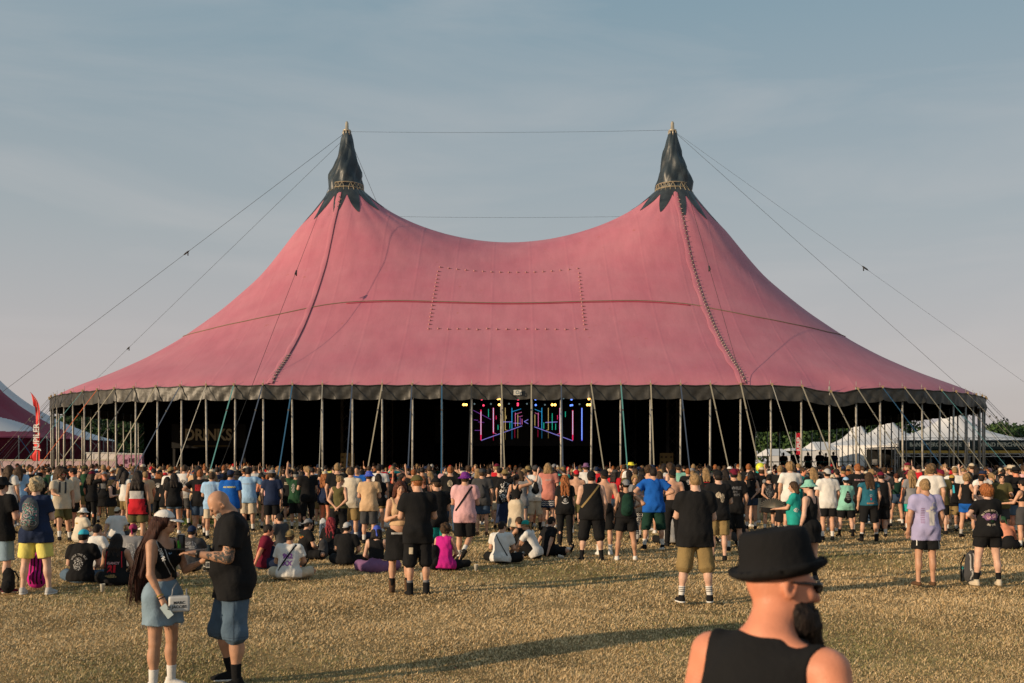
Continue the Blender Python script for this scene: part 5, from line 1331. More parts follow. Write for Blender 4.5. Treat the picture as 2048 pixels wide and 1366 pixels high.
    if face:
        for sd in (-1, 1):
            add_child(root, fproto('eye'), mat((.03, .02, .015), .3, .5), Mh @ Matrix.Translation((sd*.031, .0935, .001)))
            add_child(root, fproto('eyebrow'), hairm(hc if hair != 'bald' else 'mix'), Mh @ Matrix.Translation((sd*.032, .096, .022)))
        add_child(root, fproto('mouth'), mat((.30, .075, .06), .5, .4), Mh @ Matrix.Translation((0, .0985, -.057)))
    if extra: extra(root, J, topo, body)
    return root, J, topo
# ------------------------------------------------------------ the people the photograph singles out
GS = 'people standing in the festival crowd'; GT = 'people sitting on the grass'
def st(label, px, hy, fy, H=None, **kw):
    hatx = .035 if kw.get('hat') else .02
    if H is None: H = min(1.92, max(1.56, (fy-hy)/(fy-HOR)*CAMH-hatx))
    kw.setdefault('group', GS); return person(label, px, fy, H=H, **kw)
def si(label, px, hy, fy, H=None, **kw):
    if H is None: H = min(1.9, max(1.5, 1.78*((fy-hy)/(fy-HOR)*CAMH)/1.0))
    kw.setdefault('group', GT); kw.setdefault('legs', ('x', 'x')); kw.setdefault('arms', ('lap', 'lap')); kw.setdefault('lean', 10)
    return person(label, px, fy-6, H=H, **kw)
W = 'white'
def circ(s, r=.09, size=.045): return merge(txt(s, size, arc=r), blobs(60, r*.62, r*.62, .010, 3))
def skull(seed=1, w_=.09, h_=.11): return blobs(190, w_, h_, .009, seed)
def straps(col='black'): return []
def xstrap(sd=1, col='black', on='top', wd=.035): return (band((sd*.15, .24), (-sd*.19, -.26), wd), col, dict(name='bag_strap', off=.008))

# left edge
st('person in black hat, pale denim shorts and dark red shoes cut by the left edge', 2, 955, 1185, sex='m', fat=1.05, hat='bucket', hatc='black', hair='short', hc='dark', tc='black', bc='ldenim', bl=.98, shc='maroon', sock='grey', skin='p', yaw=-20, arms=('phone', 'phone'))
st('woman with short curly blond hair, navy tee, patterned backpack and pale yellow shorts', 72, 955, 1188, sex='f', fat=1.2, hair='curly', hc='lblond', tc='navy', bc='yellow', bl=.82, shc='lgrey', sock=None, skin='p', legs=('wide', 'wide'), arms=('phone', 'phone'), pack='pack', packc=(.09, .10, .11), h=.013, hi=1,
   extra=lambda r, J, t, b: [decal(r, [c for c in r.children if c.name.startswith('backpack')][0], skull(k, .09, .13), 'pattern', cloth(c), z=0, scale=1.0, off=.004) for k, c in ()])
PK = [c for c in PEOPLE[-1][0].children if c.name.startswith('backpack')][0]
def pk_decal(pk, polys, col, z=0., cx=0., scale=1.0, nm='pattern'):
    bv = BVHTree.FromPolygons([v.co[:] for v in pk.data.vertices], [p.vertices[:] for p in pk.data.polygons]); out = []; fs = []
    good = []
    for x, y, *_ in polys[0]:
        h_ = bv.ray_cast(Vector((x*scale+cx, -1, y*scale+z)), Vector((0, 1, 0))); good.append(h_[0] is not None); out.append(tuple((h_[0] or Vector((0, 0, 0)))-Vector((0, .004, 0))))
    fs = [f for f in polys[1] if all(good[i] for i in f)]
    if fs: link(nm, mesh_np(nm, out, fs, False), cloth(col), pk)
pk_decal(PK, skull(2, .12, .19), 'teal'); pk_decal(PK, skull(5, .12, .19), 'pink'); pk_decal(PK, merge(ringp(.045, .052), shift(ringp(.07, .077), 0, .02), shift(ringp(.04, .046), 0, -.14), shift(ringp(.04, .046), .07, -.14), shift(ringp(.04, .046), -.07, -.14)), 'lgrey')
st('curly haired man in red sunglasses and cream tee with a dark scarf, turned right', 123, 940, 1082, sex='m', hair='curly', hc='brown', glasses='red', beard='brown', tc='beige', bc='olive', bl=.9, yaw=-140, head=(10, 5, 0), arms=('relax', 'fwd'), legs=('wide', 'step'), skin='t', face=1,
   prints=[(band((-.07, .22), (-.09, -.06), .05), 'dgrey', dict(ang=180, name='scarf')), (band((.07, .22), (.05, -.08), .05), 'dgrey', dict(ang=180, name='scarf'))])
st('woman in black strappy top and black shorts at the far left, bare back', 37, 945, 1047, sex='f', hair='bun', hc='dark', top='bra', tc='black', hem=.05, bottom='shorts', bl=.4, bc='black', arms=('down', 'relax'))
st('man in dark green tee, camouflage cap and khaki cargo shorts at left', 169, 932, 1040, hat='cap', hatc='olive', tc='green', bc='khaki', yaw=-60, arms=('phone', 'phone'), skin='t', h=.02)
st('person in black printed tank with hands on hips and a grey cap', 208, 942, 1045, sex='f', fat=1.2, hat='cap', hatc='grey', hair='bob', hc='ginger', top='tank', tc='black', bottom='skirt', bl=.85, bc='black', arms=('hips', 'hips'), prints=[(lines(6, .10, .028, .014, 2), 'lgrey', dict(z=.40))], h=.02, legs=('wide', 'wide'))
st('man in black tee with a dark bucket hat and wide beige trousers', 240, 943, 1042, fat=1.1, hat='bucket', hatc='dgrey', tc='black', bottom='trousers', bc='beige', arms=('phone', 'pocket'), prints=[(lines(3, .09, .03, .012, 5), 'lgrey', dict(z=.38))], h=.02)
def grid(x0, x1, y0, y1, nx_=22, ny_=10):
    v = [(x0+(x1-x0)*i/nx_, y0+(y1-y0)*j/ny_) for i in range(nx_+1) for j in range(ny_+1)]
    return v, [(i*(ny_+1)+j, (i+1)*(ny_+1)+j, (i+1)*(ny_+1)+j+1, i*(ny_+1)+j+1) for i in range(nx_) for j in range(ny_)]
st('person in black, white and red colour-block tank top with long dark hair', 276, 943, 1096, hair='long', hc='dark', top='tank', tc='black', bc='olive', bl=.75, skin='t', arms=('down', 'down'), h=.017, sock=None, hem=-.2,
   prints=[(grid(-.3, .3, -.13, .05), 'lgrey', dict(name='white_band', off=.006)), (grid(-.3, .3, -.53, -.13), 'red', dict(name='red_band', off=.006))])
st('man in black tee with round white lettering on his back, black cap over red hair', 319, 940, 1052, fat=1.15, hat='cap_back', hatc='black', hair='bob', hc='ginger', tc='black', bottom='trousers', bc='black', arms=('phone', 'relax'), prints=[(merge(txt('NIRIUS', .055, arc=.085), skull(3, .05, .05)), W, {})], h=.018)
st('man in white tee with a round dark emblem on the back and dark patterned shorts', 369, 931, 1052, hair='short', hc='brown', tc='white', bc='dgrey', arms=('relax', 'phone'), prints=[(merge(ringp(.075, .085), ringp(.05, .056), blobs(60, .045, .06, .012, 4)), 'dgrey', {})], h=.02)
st('person in black tee with rows of red print and dark denim shorts', 400, 941, 1072, hair='short', hc='ginger', tc='black', bc='ddenim', bl=.85, arms=('hips', 'phone'), skin='t', prints=[(lines(6, .10, .03, .016, 7), 'red', dict(z=.42))], h=.018)
st('man in pale blue striped shirt and beige shorts left of the bald man', 424, 946, 1078, hair='short', hc='brown', top='shirt', tc='sky', bc='beige', bl=.85, arms=('phone', 'relax'), skin='t', prints=[(merge(*[band((-.14+.04*k, .2), (-.14+.04*k, -.28), .006, 16) for k in range(8)]), 'lgrey', {})], h=.018)
st('man in royal blue tee with yellow lettering across his shoulders', 461, 940, 1080, hat='cap_back', hatc='navy', hair='short', hc='dark', tc='blue', bc='grey', arms=('phone', 'down'), skin='t', prints=[(txt('ASC MISSING', .055, bold=.002), 'yellow', dict(z=.40))], h=.018)
st('man in light blue tee with one arm raised and beige cargo shorts', 497, 936, 1064, hair='short', hc='dark', tc='sky', bc='beige', arms=('relax', 'out'), prints=[(txt('WANDERLUST', .045), 'lgrey', dict(z=.38))], h=.018)
st('woman with ginger ponytail, pale pink cropped top and black shorts', 536, 948, 1057, sex='f', hair='longpony', hc='ginger', top='crop', tc='pink', hem=.10, bottom='shorts', bl=.35, bc='black', shc='black', arms=('relax', 'down'), legs=('wide', 'wide'), h=.018)
st('woman with very long blond hair and pale denim shorts further back', 558, 932, 1012, sex='f', hair='wavylong', hc='blond', top='crop', tc='maroon', bottom='shorts', bl=.45, bc='ldenim')
st('man in dark green tee with white back print raising his left fist, black cap', 592, 943, 1058, fat=1.15, hat='cap', hatc='black', hair='short', hc='grey', tc='green', bc='black', bl=1.0, arms=('up', 'phone'), prints=[(skull(8, .06, .15), 'lgrey', dict(cx=-.06))], h=.017, skin='t')
st('man in black tee with a large white circular emblem and beige trousers', 625, 936, 1032, hair='short', hc='dark', tc='black', bottom='trousers', bc='beige', arms=('phone', 'phone'), prints=[(merge(txt('COME HELL', .04, arc=.10), skull(4, .07, .07), shift(txt('HIGH WATER', .03), 0, -.13)), W, {})], h=.02)
st('woman in olive tank top with hair in a bun, hands clasped behind her back', 678, 951, 1095, sex='f', hair='bun', hc='blond', top='tank', tc='olive', hem=.02, bottom='trousers', bc='black', arms=('back', 'back'), head=(-55, 8, 0), yaw=-10, glasses='black', h=.017, skin='l')
st('man in cream tee and olive brown shorts just behind the woman in olive tank', 702, 936, 1083, hair='short', hc='brown', tc='cream', bc='khaki', arms=('relax', 'phone'), h=.018)
st('man in plain tan tee and blue patterned bucket hat', 738, 943, 1087, hat='bucket', hatc='bluev', hair='short', hc='brown', tc='tan', bc='dgrey', bl=1., arms=('phone', 'phone'), h=.017, prints=[])
st('man in plain white tee and black shorts behind the tan tee', 758, 930, 1052, hair='short', hc='dark', tc='white', bc='black', arms=('relax', 'down'), h=.02)
st('woman with short auburn hair facing the camera, black skirt with pale belt', 800, 962, 1183, sex='f', fat=1.25, hair='bob', hc='auburn', top='crop', tc='tan', hem=.12, bottom='skirt', bl=.95, bc='black', shoe='boot', shc='brown', sock='black', yaw=-165, arms=('fwd', 'phone'), head=(0, 5, 0), glasses=None, face=1, hi=1, h=.014, skin='l',
   prints=[(band((-.16, -.32), (.16, -.32), .03), 'lgrey', dict(ang=180, name='belt', on='bottom'))])
st('man in plain black tee, olive cap and black shorts beside the auburn-haired woman', 836, 951, 1190, fat=1.1, hat='cap', hatc='olive', hair='buzz', hc='ginger', tc='black', bc='black', bl=1.08, shoe='boot', shc='black', sock='grey', arms=('phone', 'phone'), yaw=12, head=(25, 8, 0), h=.013, hi=1, skin='l', hem=-.19,
   prints=[(grid(-.03, .03, -.10, .0, 4, 6), 'beige', dict(z=-.24, cx=-.12, on='bottom', name='hanging_cloth', off=.012))])
st('man in black tee and black cap with teal shorts, right of the olive capped man', 874, 956, 1135, fat=1.05, hat='cap', hatc='black', hair='short', hc='brown', tc='black', bc='teal', bl=.9, yaw=20, head=(35, 5, 0), arms=('phone', 'phone'), glasses='black', h=.016)
st('man in pale pink shirt and purple bucket hat with one foot lifted', 930, 945, 1122, hat='bucket', hatc='purple', hair='short', hc='brown', tc='pink', bc='black', bl=.98, arms=('phone', 'phone'), legs=('stand', 'kick'), h=.015, hi=1, prints=[xstrap(1)], skin='l', hem=-.19)
st('man in dark grey tee with a small backpack and dark denim shorts', 964, 938, 1071, hair='short', hc='brown', hat='cap', hatc='dgrey', tc='dgrey', bottom='shorts', bc='ddenim', bl=.8, arms=('phone', 'relax'), pack='sack', packc='dgrey', h=.018, sock=None, shoe='sneaker', shc='brown')
st('woman in short black dress with magenta hat further back', 898, 940, 1030, sex='f', hat='bucket', hatc='magenta', hair='bob', hc='pink', top='dress', tc='black', bottom=None, arms=('relax', 'down'), shc=W)
st('person in black and white flowered shirt, brown bucket hat and long navy skirt', 1010, 938, 1062, sex='f', hat='bucket', hatc='khaki', hair='short', hc='brown', top='shirt', tc='black', bottom='skirt', bl=1.6, bc='navy', arms=('relax', 'relax'), prints=[(blobs(200, .18, .3, .018, 12), W, dict(z=.2))], h=.02, shc='black')
st('woman in black strappy top and long tan skirt shading her eyes', 1032, 948, 1078, sex='f', hair='pony', hc='dark', top='bra', tc='black', hem=.08, bottom='skirt', bl=1.35, bc='beige', arms=('relax', 'shade'), yaw=-30, h=.018, skin='t')
st('man in white tee carrying a black drawstring bag, beige cargo trousers', 1071, 932, 1060, hair='buzz', hc='dark', hat='beanie', hatc='dgrey', tc='white', bottom='shorts', bl=1.15, bc='beige', arms=('relax', 'relax'), pack='sack', packc='black', h=.018, sock='black')
st('person in salmon tee and blue wave patterned shorts with blond hair', 1096, 928, 1060, hair='bob', hc='blond', tc='salmon', bc='navy', bl=.75, arms=('phone', 'relax'), h=.018, prints=[(merge(*[shift(([(-.2+.02*i, .012*math.sin(i*1.2)) for i in range(21)]+[(-.2+.02*i, .012+.012*math.sin(i*1.2)) for i in range(21)], [(i, i+1, i+22, i+21) for i in range(20)]), 0, -.05*k) for k in range(6)]), W, dict(z=-.05, on='bottom')), (lines(2, .08, .03, .014, 3), 'lgrey', dict(z=.40))])
st('woman with long wavy ginger hair in black vest with a skull patch and black trousers', 1130, 950, 1092, sex='f', hair='wavylong', hc='ginger', tc='black', bottom='trousers', bc='black', arms=('down', 'down'), h=.017, prints=[(merge(ringp(.085, .105, a0=.5, a1=2.64), shift(ringp(.045, .05), 0, -.03), shift(blobs(60, .035, .045, .010, 3), 0, -.03), ringp(.10, .125, a0=3.9, a1=5.5)), 'lgrey', dict(z=.24))])
st('shirtless man with a red and blue cap and olive shorts behind the long-haired woman', 1153, 940, 1066, hat='cap_back', hatc='red', top=None, bc='olive', bl=.8, arms=('phone', 'relax'), skin='l', shc=W)
st('large man in black tank top with an olive bag strap across his back', 1183, 942, 1122, fat=1.4, hat='cap_back', hatc='black', hair='short', hc='dark', top='tank', tc='black', bc='black', bl=1.05, arms=('phone', 'relax'), legs=('wide', 'wide'), h=.015, hi=1, skin='p', sock='black', prints=[(band((.14, .24), (-.24, -.24), .035), 'khaki', dict(name='bag_strap', off=.008, z=.32))])
st('shirtless man in cap standing behind the large man in black tank top', 1209, 940, 1110, fat=1.1, hat='cap_back', hatc='black', top=None, bc='black', bl=.9, arms=('relax', 'relax'), skin='l', shc=W, h=.018)
st('woman in black tank top with a dark green backpack and grey cap', 1252, 957, 1121, sex='f', fat=1.35, hat='cap_back', hatc='grey', hair='bun', hc='dark', top='tank', tc='black', hem=.0, bottom='shorts', bl=.62, bc='black', arms=('relax', 'hips'), legs=('wide', 'wide'), pack='pack', packc='dgreen', h=.015, hi=1, skin='t', shc=W, sock=None)
st('broad man in plain bright blue tee and dark green shorts with hands on hips', 1307, 936, 1098, fat=1.25, hair='short', hc='dark', tc='blue', bc='dgreen', bl=1.12, arms=('hips', 'hips'), legs=('wide', 'wide'), h=.016, skin='l')
st('shirtless man with black cap and black trousers, right of the blue tee', 1345, 940, 1092, hat='cap_back', hatc='black', top=None, bottom='trousers', bc='black', arms=('relax', 'relax'), skin='l', h=.018)
def sockstripe():
    if 'ss' not in _PR: mb = MB(); mb.lathe([(.0475, 0), (.0480, .008)], n=14); _PR['ss'] = ('sock_stripe', mesh_np('sock_stripe', mb.v, mb.f))
    return _PR['ss']
def stripes(r, J, t, b):
    for i in (0, 1):
        an = J['an%d' % i]; b_ = unit(J['kn%d' % i]-an); x2 = unit(np.cross((0, 1., .01), b_)); Rr = np.stack([x2, np.cross(b_, x2), b_], 1)
        for k in range(3): add_child(r, sockstripe(), cloth('black'), m4(Rr, an+b_*(.075+.026*k)))
st('large man in plain black tee and olive brown shorts with striped white socks', 1391, 948, 1204, fat=1.32, hair='buzz', hc='blond', tc='black', bc='khaki', bl=1.02, arms=('fwd', 'phone'), legs=('wide', 'wide'), h=.012, hi=1, skin='p', hem=-.19, sock='white', shc='black', extra=stripes)
st('man in black tee with gold Japanese-style print and khaki shorts', 1437, 942, 1121, hat='cap', hatc='black', hair='short', hc='dark', tc='black', bc='khaki', bl=.95, arms=('phone', 'phone'), h=.016, skin='p', sock=None, prints=[(merge(shift(skull(6, .05, .06), -.03, .04), shift(skull(7, .04, .09), .05, -.02)), 'beige', {})])
st('man in black tee lettered WHILE SHE SLEEPS with a maroon cap', 1468, 938, 1102, hat='cap_back', hatc='maroon', hair='short', hc='dark', tc='black', bc='black', bl=1.0, arms=('phone', 'relax'), h=.016, prints=[(merge(txt('WHILE', .09, bold=.002), shift(txt('SHE', .06), 0, -.08), shift(txt('SLEEPS', .07), 0, -.15)), 'grey', dict(z=.42))])
st('woman in black tank top and dark denim shorts right of the maroon cap', 1502, 941, 1058, sex='f', hair='bob', hc='dark', hat='cap', hatc='black', top='tank', tc='black', hem=0., bottom='shorts', bl=.45, bc='ddenim', arms=('relax', 'back'), h=.02)
st('person in black printed tank with hands clasped behind, left of the teal tee woman', 1538, 948, 1062, sex='f', fat=1.2, hair='short', hc='dark', hat='cap_back', hatc='black', top='tank', tc='black', bottom='skirt', bl=.8, bc='black', arms=('back', 'back'), prints=[(blobs(220, .13, .2, .012, 14), 'grey', {})], h=.02)
st('woman with a blond bun in black flowered top', 1566, 952, 1066, sex='f', hair='bun', hc='blond', tc='black', bottom='skirt', bl=1.3, bc='black', arms=('relax', 'relax'), prints=[(blobs(200, .14, .24, .014, 15), 'grey', dict(z=.25))], h=.02)
st('tall man with curly blond hair in a plain white tee', 1581, 925, 1068, hair='curly', hc='blond', tc='white', bottom='shorts', bc='black', arms=('relax', 'phone'), h=.02)
st('woman with dark wavy hair in teal tee holding a spread black fan', 1590, 971, 1120, sex='f', fat=1.2, hair='bob', hc='brown', tc='teal', bottom='trousers', bc='black', yaw=62, head=(25, 5, 0), arms=('fwd', 'fwd'), face=1, h=.016, hi=1, prints=[(blobs(60, .06, .05, .012, 7), W, dict(ang=-70, z=.2))], skin='l')
FANP = PEOPLE[-1]
st('woman in green felt hat and black strappy top, bag strap over a dark red skirt', 1621, 958, 1163, sex='f', fat=1.15, hat='bucket', hatc='mint', hair='buzz', hc='dark', top='bra', tc='black', hem=-.02, bottom='skirt', bl=.55, bc='black', yaw=42, head=(15, 3, 0), arms=('relax', 'relax'), h=.014, hi=1, skin='p', shc='dgrey', sock='black', glasses='black')
st('heavy man in white shirt and white cap with short black shorts', 1655, 938, 1080, fat=1.35, hat='cap_back', hatc='lgrey', hair='short', hc='dark', top='shirt', tc='white', bc='black', bl=.75, arms=('relax', 'relax'), h=.017)
st('woman in mint tee with a black lettered drawstring bag and pale blue cap', 1692, 954, 1073, sex='f', fat=1.35, hat='cap', hatc='sky', hair='bun', hc='dark', tc='mint', bottom='shorts', bl=.8, bc='black', arms=('phone', 'phone'), pack='sack', packc='black', h=.018, legs=('wide', 'wide'), sock='black', skin='p')
for t_, z_ in (('WE', .05), ('WILL', 0), ('ROCK', -.06), ('YOU', -.12)): pk_decal([c for c in PEOPLE[-1][0].children if c.name.startswith('backpack')][0], txt(t_, .05), 'lgrey', z=z_, nm='lettering')
st('person with long brown hair in a blue patched denim vest and black boots', 1738, 946, 1082, hair='long', hc='brown', top='vest', tc=(.02, .11, .16), hem=-.03, bc='black', bl=1., arms=('relax', 'relax'), shoe='boot', shc='black', legs=('wide', 'wide'), h=.016, fat=1.1,
   prints=[(merge(([(-.035, .02), (.035, .02), (0, .09)], [(0, 1, 2)]), ([(-.028, .025), (.028, .025), (0, .08)], [])), W, dict(z=.36)), (ringp(.022, .03), 'lgrey', dict(z=.24)), (shift(ringp(.03, .038), .10, 0), 'grey', dict(z=.06)), (grid(-.015, .015, -.03, .03, 2, 2), 'red', dict(z=.15)), (lines(2, .09, .02, .012, 4), 'orange', dict(z=.04, cx=-.02))])
st('ginger haired man in black tee with pink lettering over a skull print', 1716, 929, 1066, hair='short', hc='ginger', tc='black', bc='black', arms=('relax', 'relax'), prints=[(merge(txt('IRON FIRE', .06)), 'pink', dict(z=.42)), (skull(3, .05, .06), W, dict(z=.28))], h=.02)
st('person in black tank behind the denim vest with bare arms', 1762, 944, 1074, hair='short', hc='dark', top='tank', tc='black', bc='black', bl=1., arms=('relax', 'down'), skin='p', h=.02, fat=1.1, hat='cap', hatc='maroon')
st('woman in dark green cropped top and dark denim hot pants', 1793, 946, 1052, sex='f', hair='bun', hc='auburn', top='crop', tc='dgreen', hem=.10, bottom='shorts', bl=.35, bc='ddenim', arms=('down', 'down'), legs=('wide', 'wide'), h=.018, skin='l')
st('person with very long curly blond hair in a grey tee and teal shorts', 1823, 940, 1062, sex='f', hair='wavylong', hc='blond', tc='grey', bc='teal', bl=.8, arms=('relax', 'phone'), h=.018)
st('man with curly hair in plain white tee behind the lilac tee', 1862, 931, 1085, hair='curly', hc='mix', tc='white', bc='black', arms=('relax', 'relax'), h=.018, yaw=-25, glasses='black', head=(-20, 0, 0))
st('person in lilac tee and short black shorts with white side stripes, standing alone', 1851, 960, 1171, fat=1.12, hair='short', hc='blond', tc='lilac', bc='black', bl=.72, arms=('relax', 'relax'), h=.012, hi=1, skin='t', shoe='sandal', shc='brown', sock=None, hem=-.2,
   prints=[(merge(*[shift(grid(-.03, .03, 0, .010, 4, 1), -.10, .06-.03*k) for k in range(9)]), 'mauve', dict(z=.28)), (merge(grid(.0, .09, -.20, .02, 4, 8), shift(blobs(30, .08, .07, .022, 3), .05, .05), shift(ringp(.040, .050), .10, .14)), (.55, .52, .50), dict(z=.26)), (grid(-.006, .006, -.3, .05, 1, 6), W, dict(z=-.1, cx=-.19, on='bottom', name='side_stripe')), (grid(-.006, .006, -.3, .05, 1, 6), W, dict(z=-.1, cx=.19, on='bottom', name='side_stripe'))])
st('person in black tee with a cyan towel over the shoulder and an ochre cap', 1904, 950, 1063, hat='cap', hatc='gold', hair='short', hc='dark', tc='black', bc='khaki', bl=.9, arms=('phone', 'relax'), yaw=-20, h=.02, prints=[(band((.02, .20), (.05, -.05), .06), 'cyan', dict(name='towel', off=.012))], skin='t')
st('woman with curly blond hair in black tank top and blue sports shorts, white socks', 1933, 947, 1075, sex='f', hair='curly', hc='blond', top='tank', tc='black', hem=.0, bottom='shorts', bl=.5, bc='blue', yaw=-70, arms=('relax', 'fwd'), h=.017, sock='lgrey', legs=('wide', 'fore'), face=1)
st('woman in black bra top with tattooed arm and pale patterned leggings', 1963, 950, 1077, sex='f', hair='bun', hc='dark', top='bra', tc='black', bottom='leggings', bc='pink', arms=('back', 'relax'), h=.017, skin='p')
st('woman with curly ginger hair in black tee with two pink roses and arched lettering', 1975, 969, 1170, sex='f', fat=1.3, hair='curly', hc='ginger', tc='black', bottom='shorts', bl=.55, bc='black', shc='beige', sock='black', arms=('hips', 'phone'), legs=('wide', 'wide'), h=.012, hi=1, skin='p', head=(25, 0, 0), hem=-.08,
   prints=[(txt('IN THE SKY THE', .05, arc=.15), 'cream', dict(z=.24)), (txt('ALL BE', .05, arc=.13), 'cream', dict(z=.26, rot=math.pi)), (merge(shift(blobs(60, .06, .055, .022, 3), -.06, 0), shift(blobs(60, .06, .055, .022, 9), .06, .0)), 'mauve', dict(z=.28)), (merge(shift(blobs(30, .035, .035, .012, 4), -.05, 0), shift(blobs(30, .035, .035, .012, 8), .05, 0)), 'pink', dict(z=.28, off=.007)), (blobs(14, .05, .03, .014, 6), 'green', dict(z=.20, off=.006))])
st('man in grey-green tee and sunglasses facing the camera near the right edge', 2003, 947, 1075, hat='cap_back', hatc='black', hair='short', hc='dark', tc='olive', bc='dgrey', yaw=170, glasses='black', arms=('phone', 'relax'), h=.02, face=1)
st('man in black tee with a long cyan towel and beige cap near the right edge', 2024, 931, 1068, hat='sunhat', hatc='beige', hair='short', hc='brown', tc='black', bc='dgrey', yaw=30, arms=('phone', 'relax'), h=.02, prints=[(band((.10, .20), (.12, -.22), .07), 'cyan', dict(name='towel', off=.012))])
st('woman in black bikini top and dark shorts cut by the right edge', 2046, 962, 1098, sex='f', hair='pony', hc='dark', top='bra', tc='black', bottom='shorts', bl=.7, bc='dgrey', yaw=35, arms=('fwd', 'phone'), h=.018, skin='l')
st('man in white straw hat with black band', 1911, 933, 1040, hat='sunhat', hatc='cream', hair='short', hc='brown', top='tee', tc='black', bc='dgrey', arms=('relax', 'relax'), skin='p')
st('bare shouldered man in beige cap shading his eyes beside a steel pole', 1944, 927, 1040, hat='cap', hatc='beige', top='tank', tc='grey', bc='dgrey', arms=('shade', 'relax'), skin='l')
st('person wearing a big yellow foam cowboy hat', 1262, 926, 1035, hat='cowboy', hatc=(.75, .66, .06), hair='short', hc='dark', tc='white', bc='black', arms=('relax', 'relax'))
st('person in white tee with a pink and black checked bucket hat', 1172, 927, 1045, hat='bucket', hatc='mauve', hair='short', hc='brown', tc='white', bc='black', arms=('relax', 'relax'))
st('smiling bearded blond man facing the camera between black tops', 1271, 952, 1075, hair='curly', hc='blond', beard='blond', tc='grey', bc='black', yaw=165, face=1, arms=('relax', 'relax'), h=.02, skin='l')
st('person in black and white zebra trousers behind the green backpack', 1283, 950, 1085, sex='f', hair='bob', hc='dark', tc='dgrey', bottom='trousers', bc='white', h=.02, prints=[(merge(*[shift(([(-.2+.02*i, .010*math.sin(i*2.2)) for i in range(21)]+[(-.2+.02*i, .02+.012*math.sin(i*2.2)) for i in range(21)], [(i, i+1, i+22, i+21) for i in range(20)]), 0, -.045*k) for k in range(17)]), 'black', dict(z=0., on='bottom'))])
st('person in mint tee further back with a black cap', 1357, 929, 1040, hat='cap', hatc='black', tc='mint', bc='black', arms=('relax', 'out'))
st('man in white tank top with dark wavy hair behind the shirtless man', 1328, 929, 1040, hair='bob', hc='dark', top='tank', tc='white', bc='black', arms=('relax', 'relax'))

# sitting on the grass, left to right
si('person sitting in cream tee and white bucket hat at left, turned right', 158, 1017, 1090, hat='bucket', hatc='white', hair='short', tc='cream', bc='cream', yaw=-35, arms=('lap', 'fwd'), legs=('x', 'out'), prints=[(grid(-.06, .06, 0, .035, 3, 2), 'gold', dict(z=.4))])
si('person sitting in white shirt and beige cap', 232, 1016, 1084, hat='cap_back', hatc='beige', hair='short', top='shirt', tc='white', bc='dgrey', yaw=5, arms=('prop', 'lap'))
si('woman sitting far back in black bikini with blond hair', 153, 983, 1020, sex='f', hair='bob', hc='blond', top='bra', tc='black', bottom='shorts', bl=.2, bc='black')
si('person sitting in black tee with white wolf print under arched lettering and a cyan cap', 161, 1059, 1172, hat='cap', hatc='cyan', hair='short', hc='dark', tc='black', bottom='shorts', bl=.9, bc='denim', h=.013, hi=1, skin='p', fat=1.1, prints=[(txt('VOLK THE BUS', .052, arc=.14), 'lgrey', dict(z=.26)), (skull(5, .085, .12), 'lgrey', dict(z=.24))], arms=('lap', 'lap'))
si('person sitting in white tee behind the wolf print tee', 186, 1075, 1142, hair='short', hc='dark', tc='white', bc='grey', h=.02, yaw=-20)
si('person sitting with long black hair in black and red sports jersey lettered CLANCY 21', 229, 1076, 1176, hair='long', hc='dark', top='jersey', tc='black', bc='black', h=.013, hi=1, fat=1.1, skin='t', prints=[(txt('CLANCY', .06, bold=.002), 'pink', dict(z=.30)), (merge(txt('21', .17, bold=.012)), 'red', dict(z=.19)), (blobs(60, .12, .025, .014, 3), 'khaki', dict(z=.06)), (band((-.16, -.1), (-.14, .2), .012), 'red', dict(name='trim')), (band((.16, -.1), (.14, .2), .012), 'red', dict(name='trim'))])
si('person sitting in acid washed grey tee with a pink and black bandana', 262, 1057, 1142, hat='bandana', hatc=(.30, .03, .09), tc='grey', bc='black', hair='short', hc='dark', h=.016, prints=[(blobs(120, .16, .2, .02, 5), 'lgrey', dict(z=.25))], arms=('lap', 'prop'))
si('person sitting all in black, half hidden behind the long-haired woman', 297, 1095, 1172, tc='black', bc='black', hair='short', hc='dark', h=.018)
si('person sitting in grey hoodie and navy backwards cap, between the talking couple', 380, 1061, 1148, hat='cap_back', hatc='navy', hair='short', hc='dark', top='hoodie', tc='dgrey', bc='black', h=.014, legs=('up', 'up'), arms=('knee', 'knee'), prints=[(blobs(120, .17, .1, .02, 8), 'grey', dict(z=.42)), (lines(2, .12, .03, .014, 3), 'lgrey', dict(z=.40, off=.006))])
si('person sitting in sunglasses with bare legs just right of the bald man', 524, 1063, 1142, tc='maroon', bc='navy', hair='short', hc='dark', glasses='black', yaw=-75, legs=('up', 'flat'), arms=('knee', 'prop'), h=.016, skin='r')
si('woman sitting far back with ginger hair and bikini top', 570, 988, 1040, sex='f', hair='bob', hc='ginger', top='bra', tc='maroon', bottom='shorts', bl=.3, bc='black', yaw=-100, arms=('prop', 'prop'), legs=('up', 'up'))
si('person sitting in white tee with purple letters 902 XX and a tan cap', 577, 1065, 1164, hat='cap_back', hatc='khaki', hair='short', hc='brown', tc='white', bc='beige', bl=.9, h=.013, hi=1, skin='t', prints=[(merge(txt('902', .13, bold=.008), shift(txt('XX', .13, bold=.006), .0, -.14)), (.26, .10, .34), dict(z=.34)), xstrap(1, wd=.03)])
si('person sitting in black tee with rainbow pattern and a grey cap', 606, 1042, 1124, hat='cap_back', hatc='grey', hair='short', hc='dark', tc='black', bc='black', yaw=-55, legs=('out', 'x'), h=.016, prints=[(blobs(30, .13, .03, .016, 5), 'green', dict(z=.45)), (blobs(30, .13, .03, .014, 6), 'orange', dict(z=.42))])
si('dark haired person sitting behind the purple lettered tee, looking left', 566, 1050, 1106, hair='short', hc='dark', glasses='black', tc='dgrey', bc='dgrey', yaw=60, h=.02)
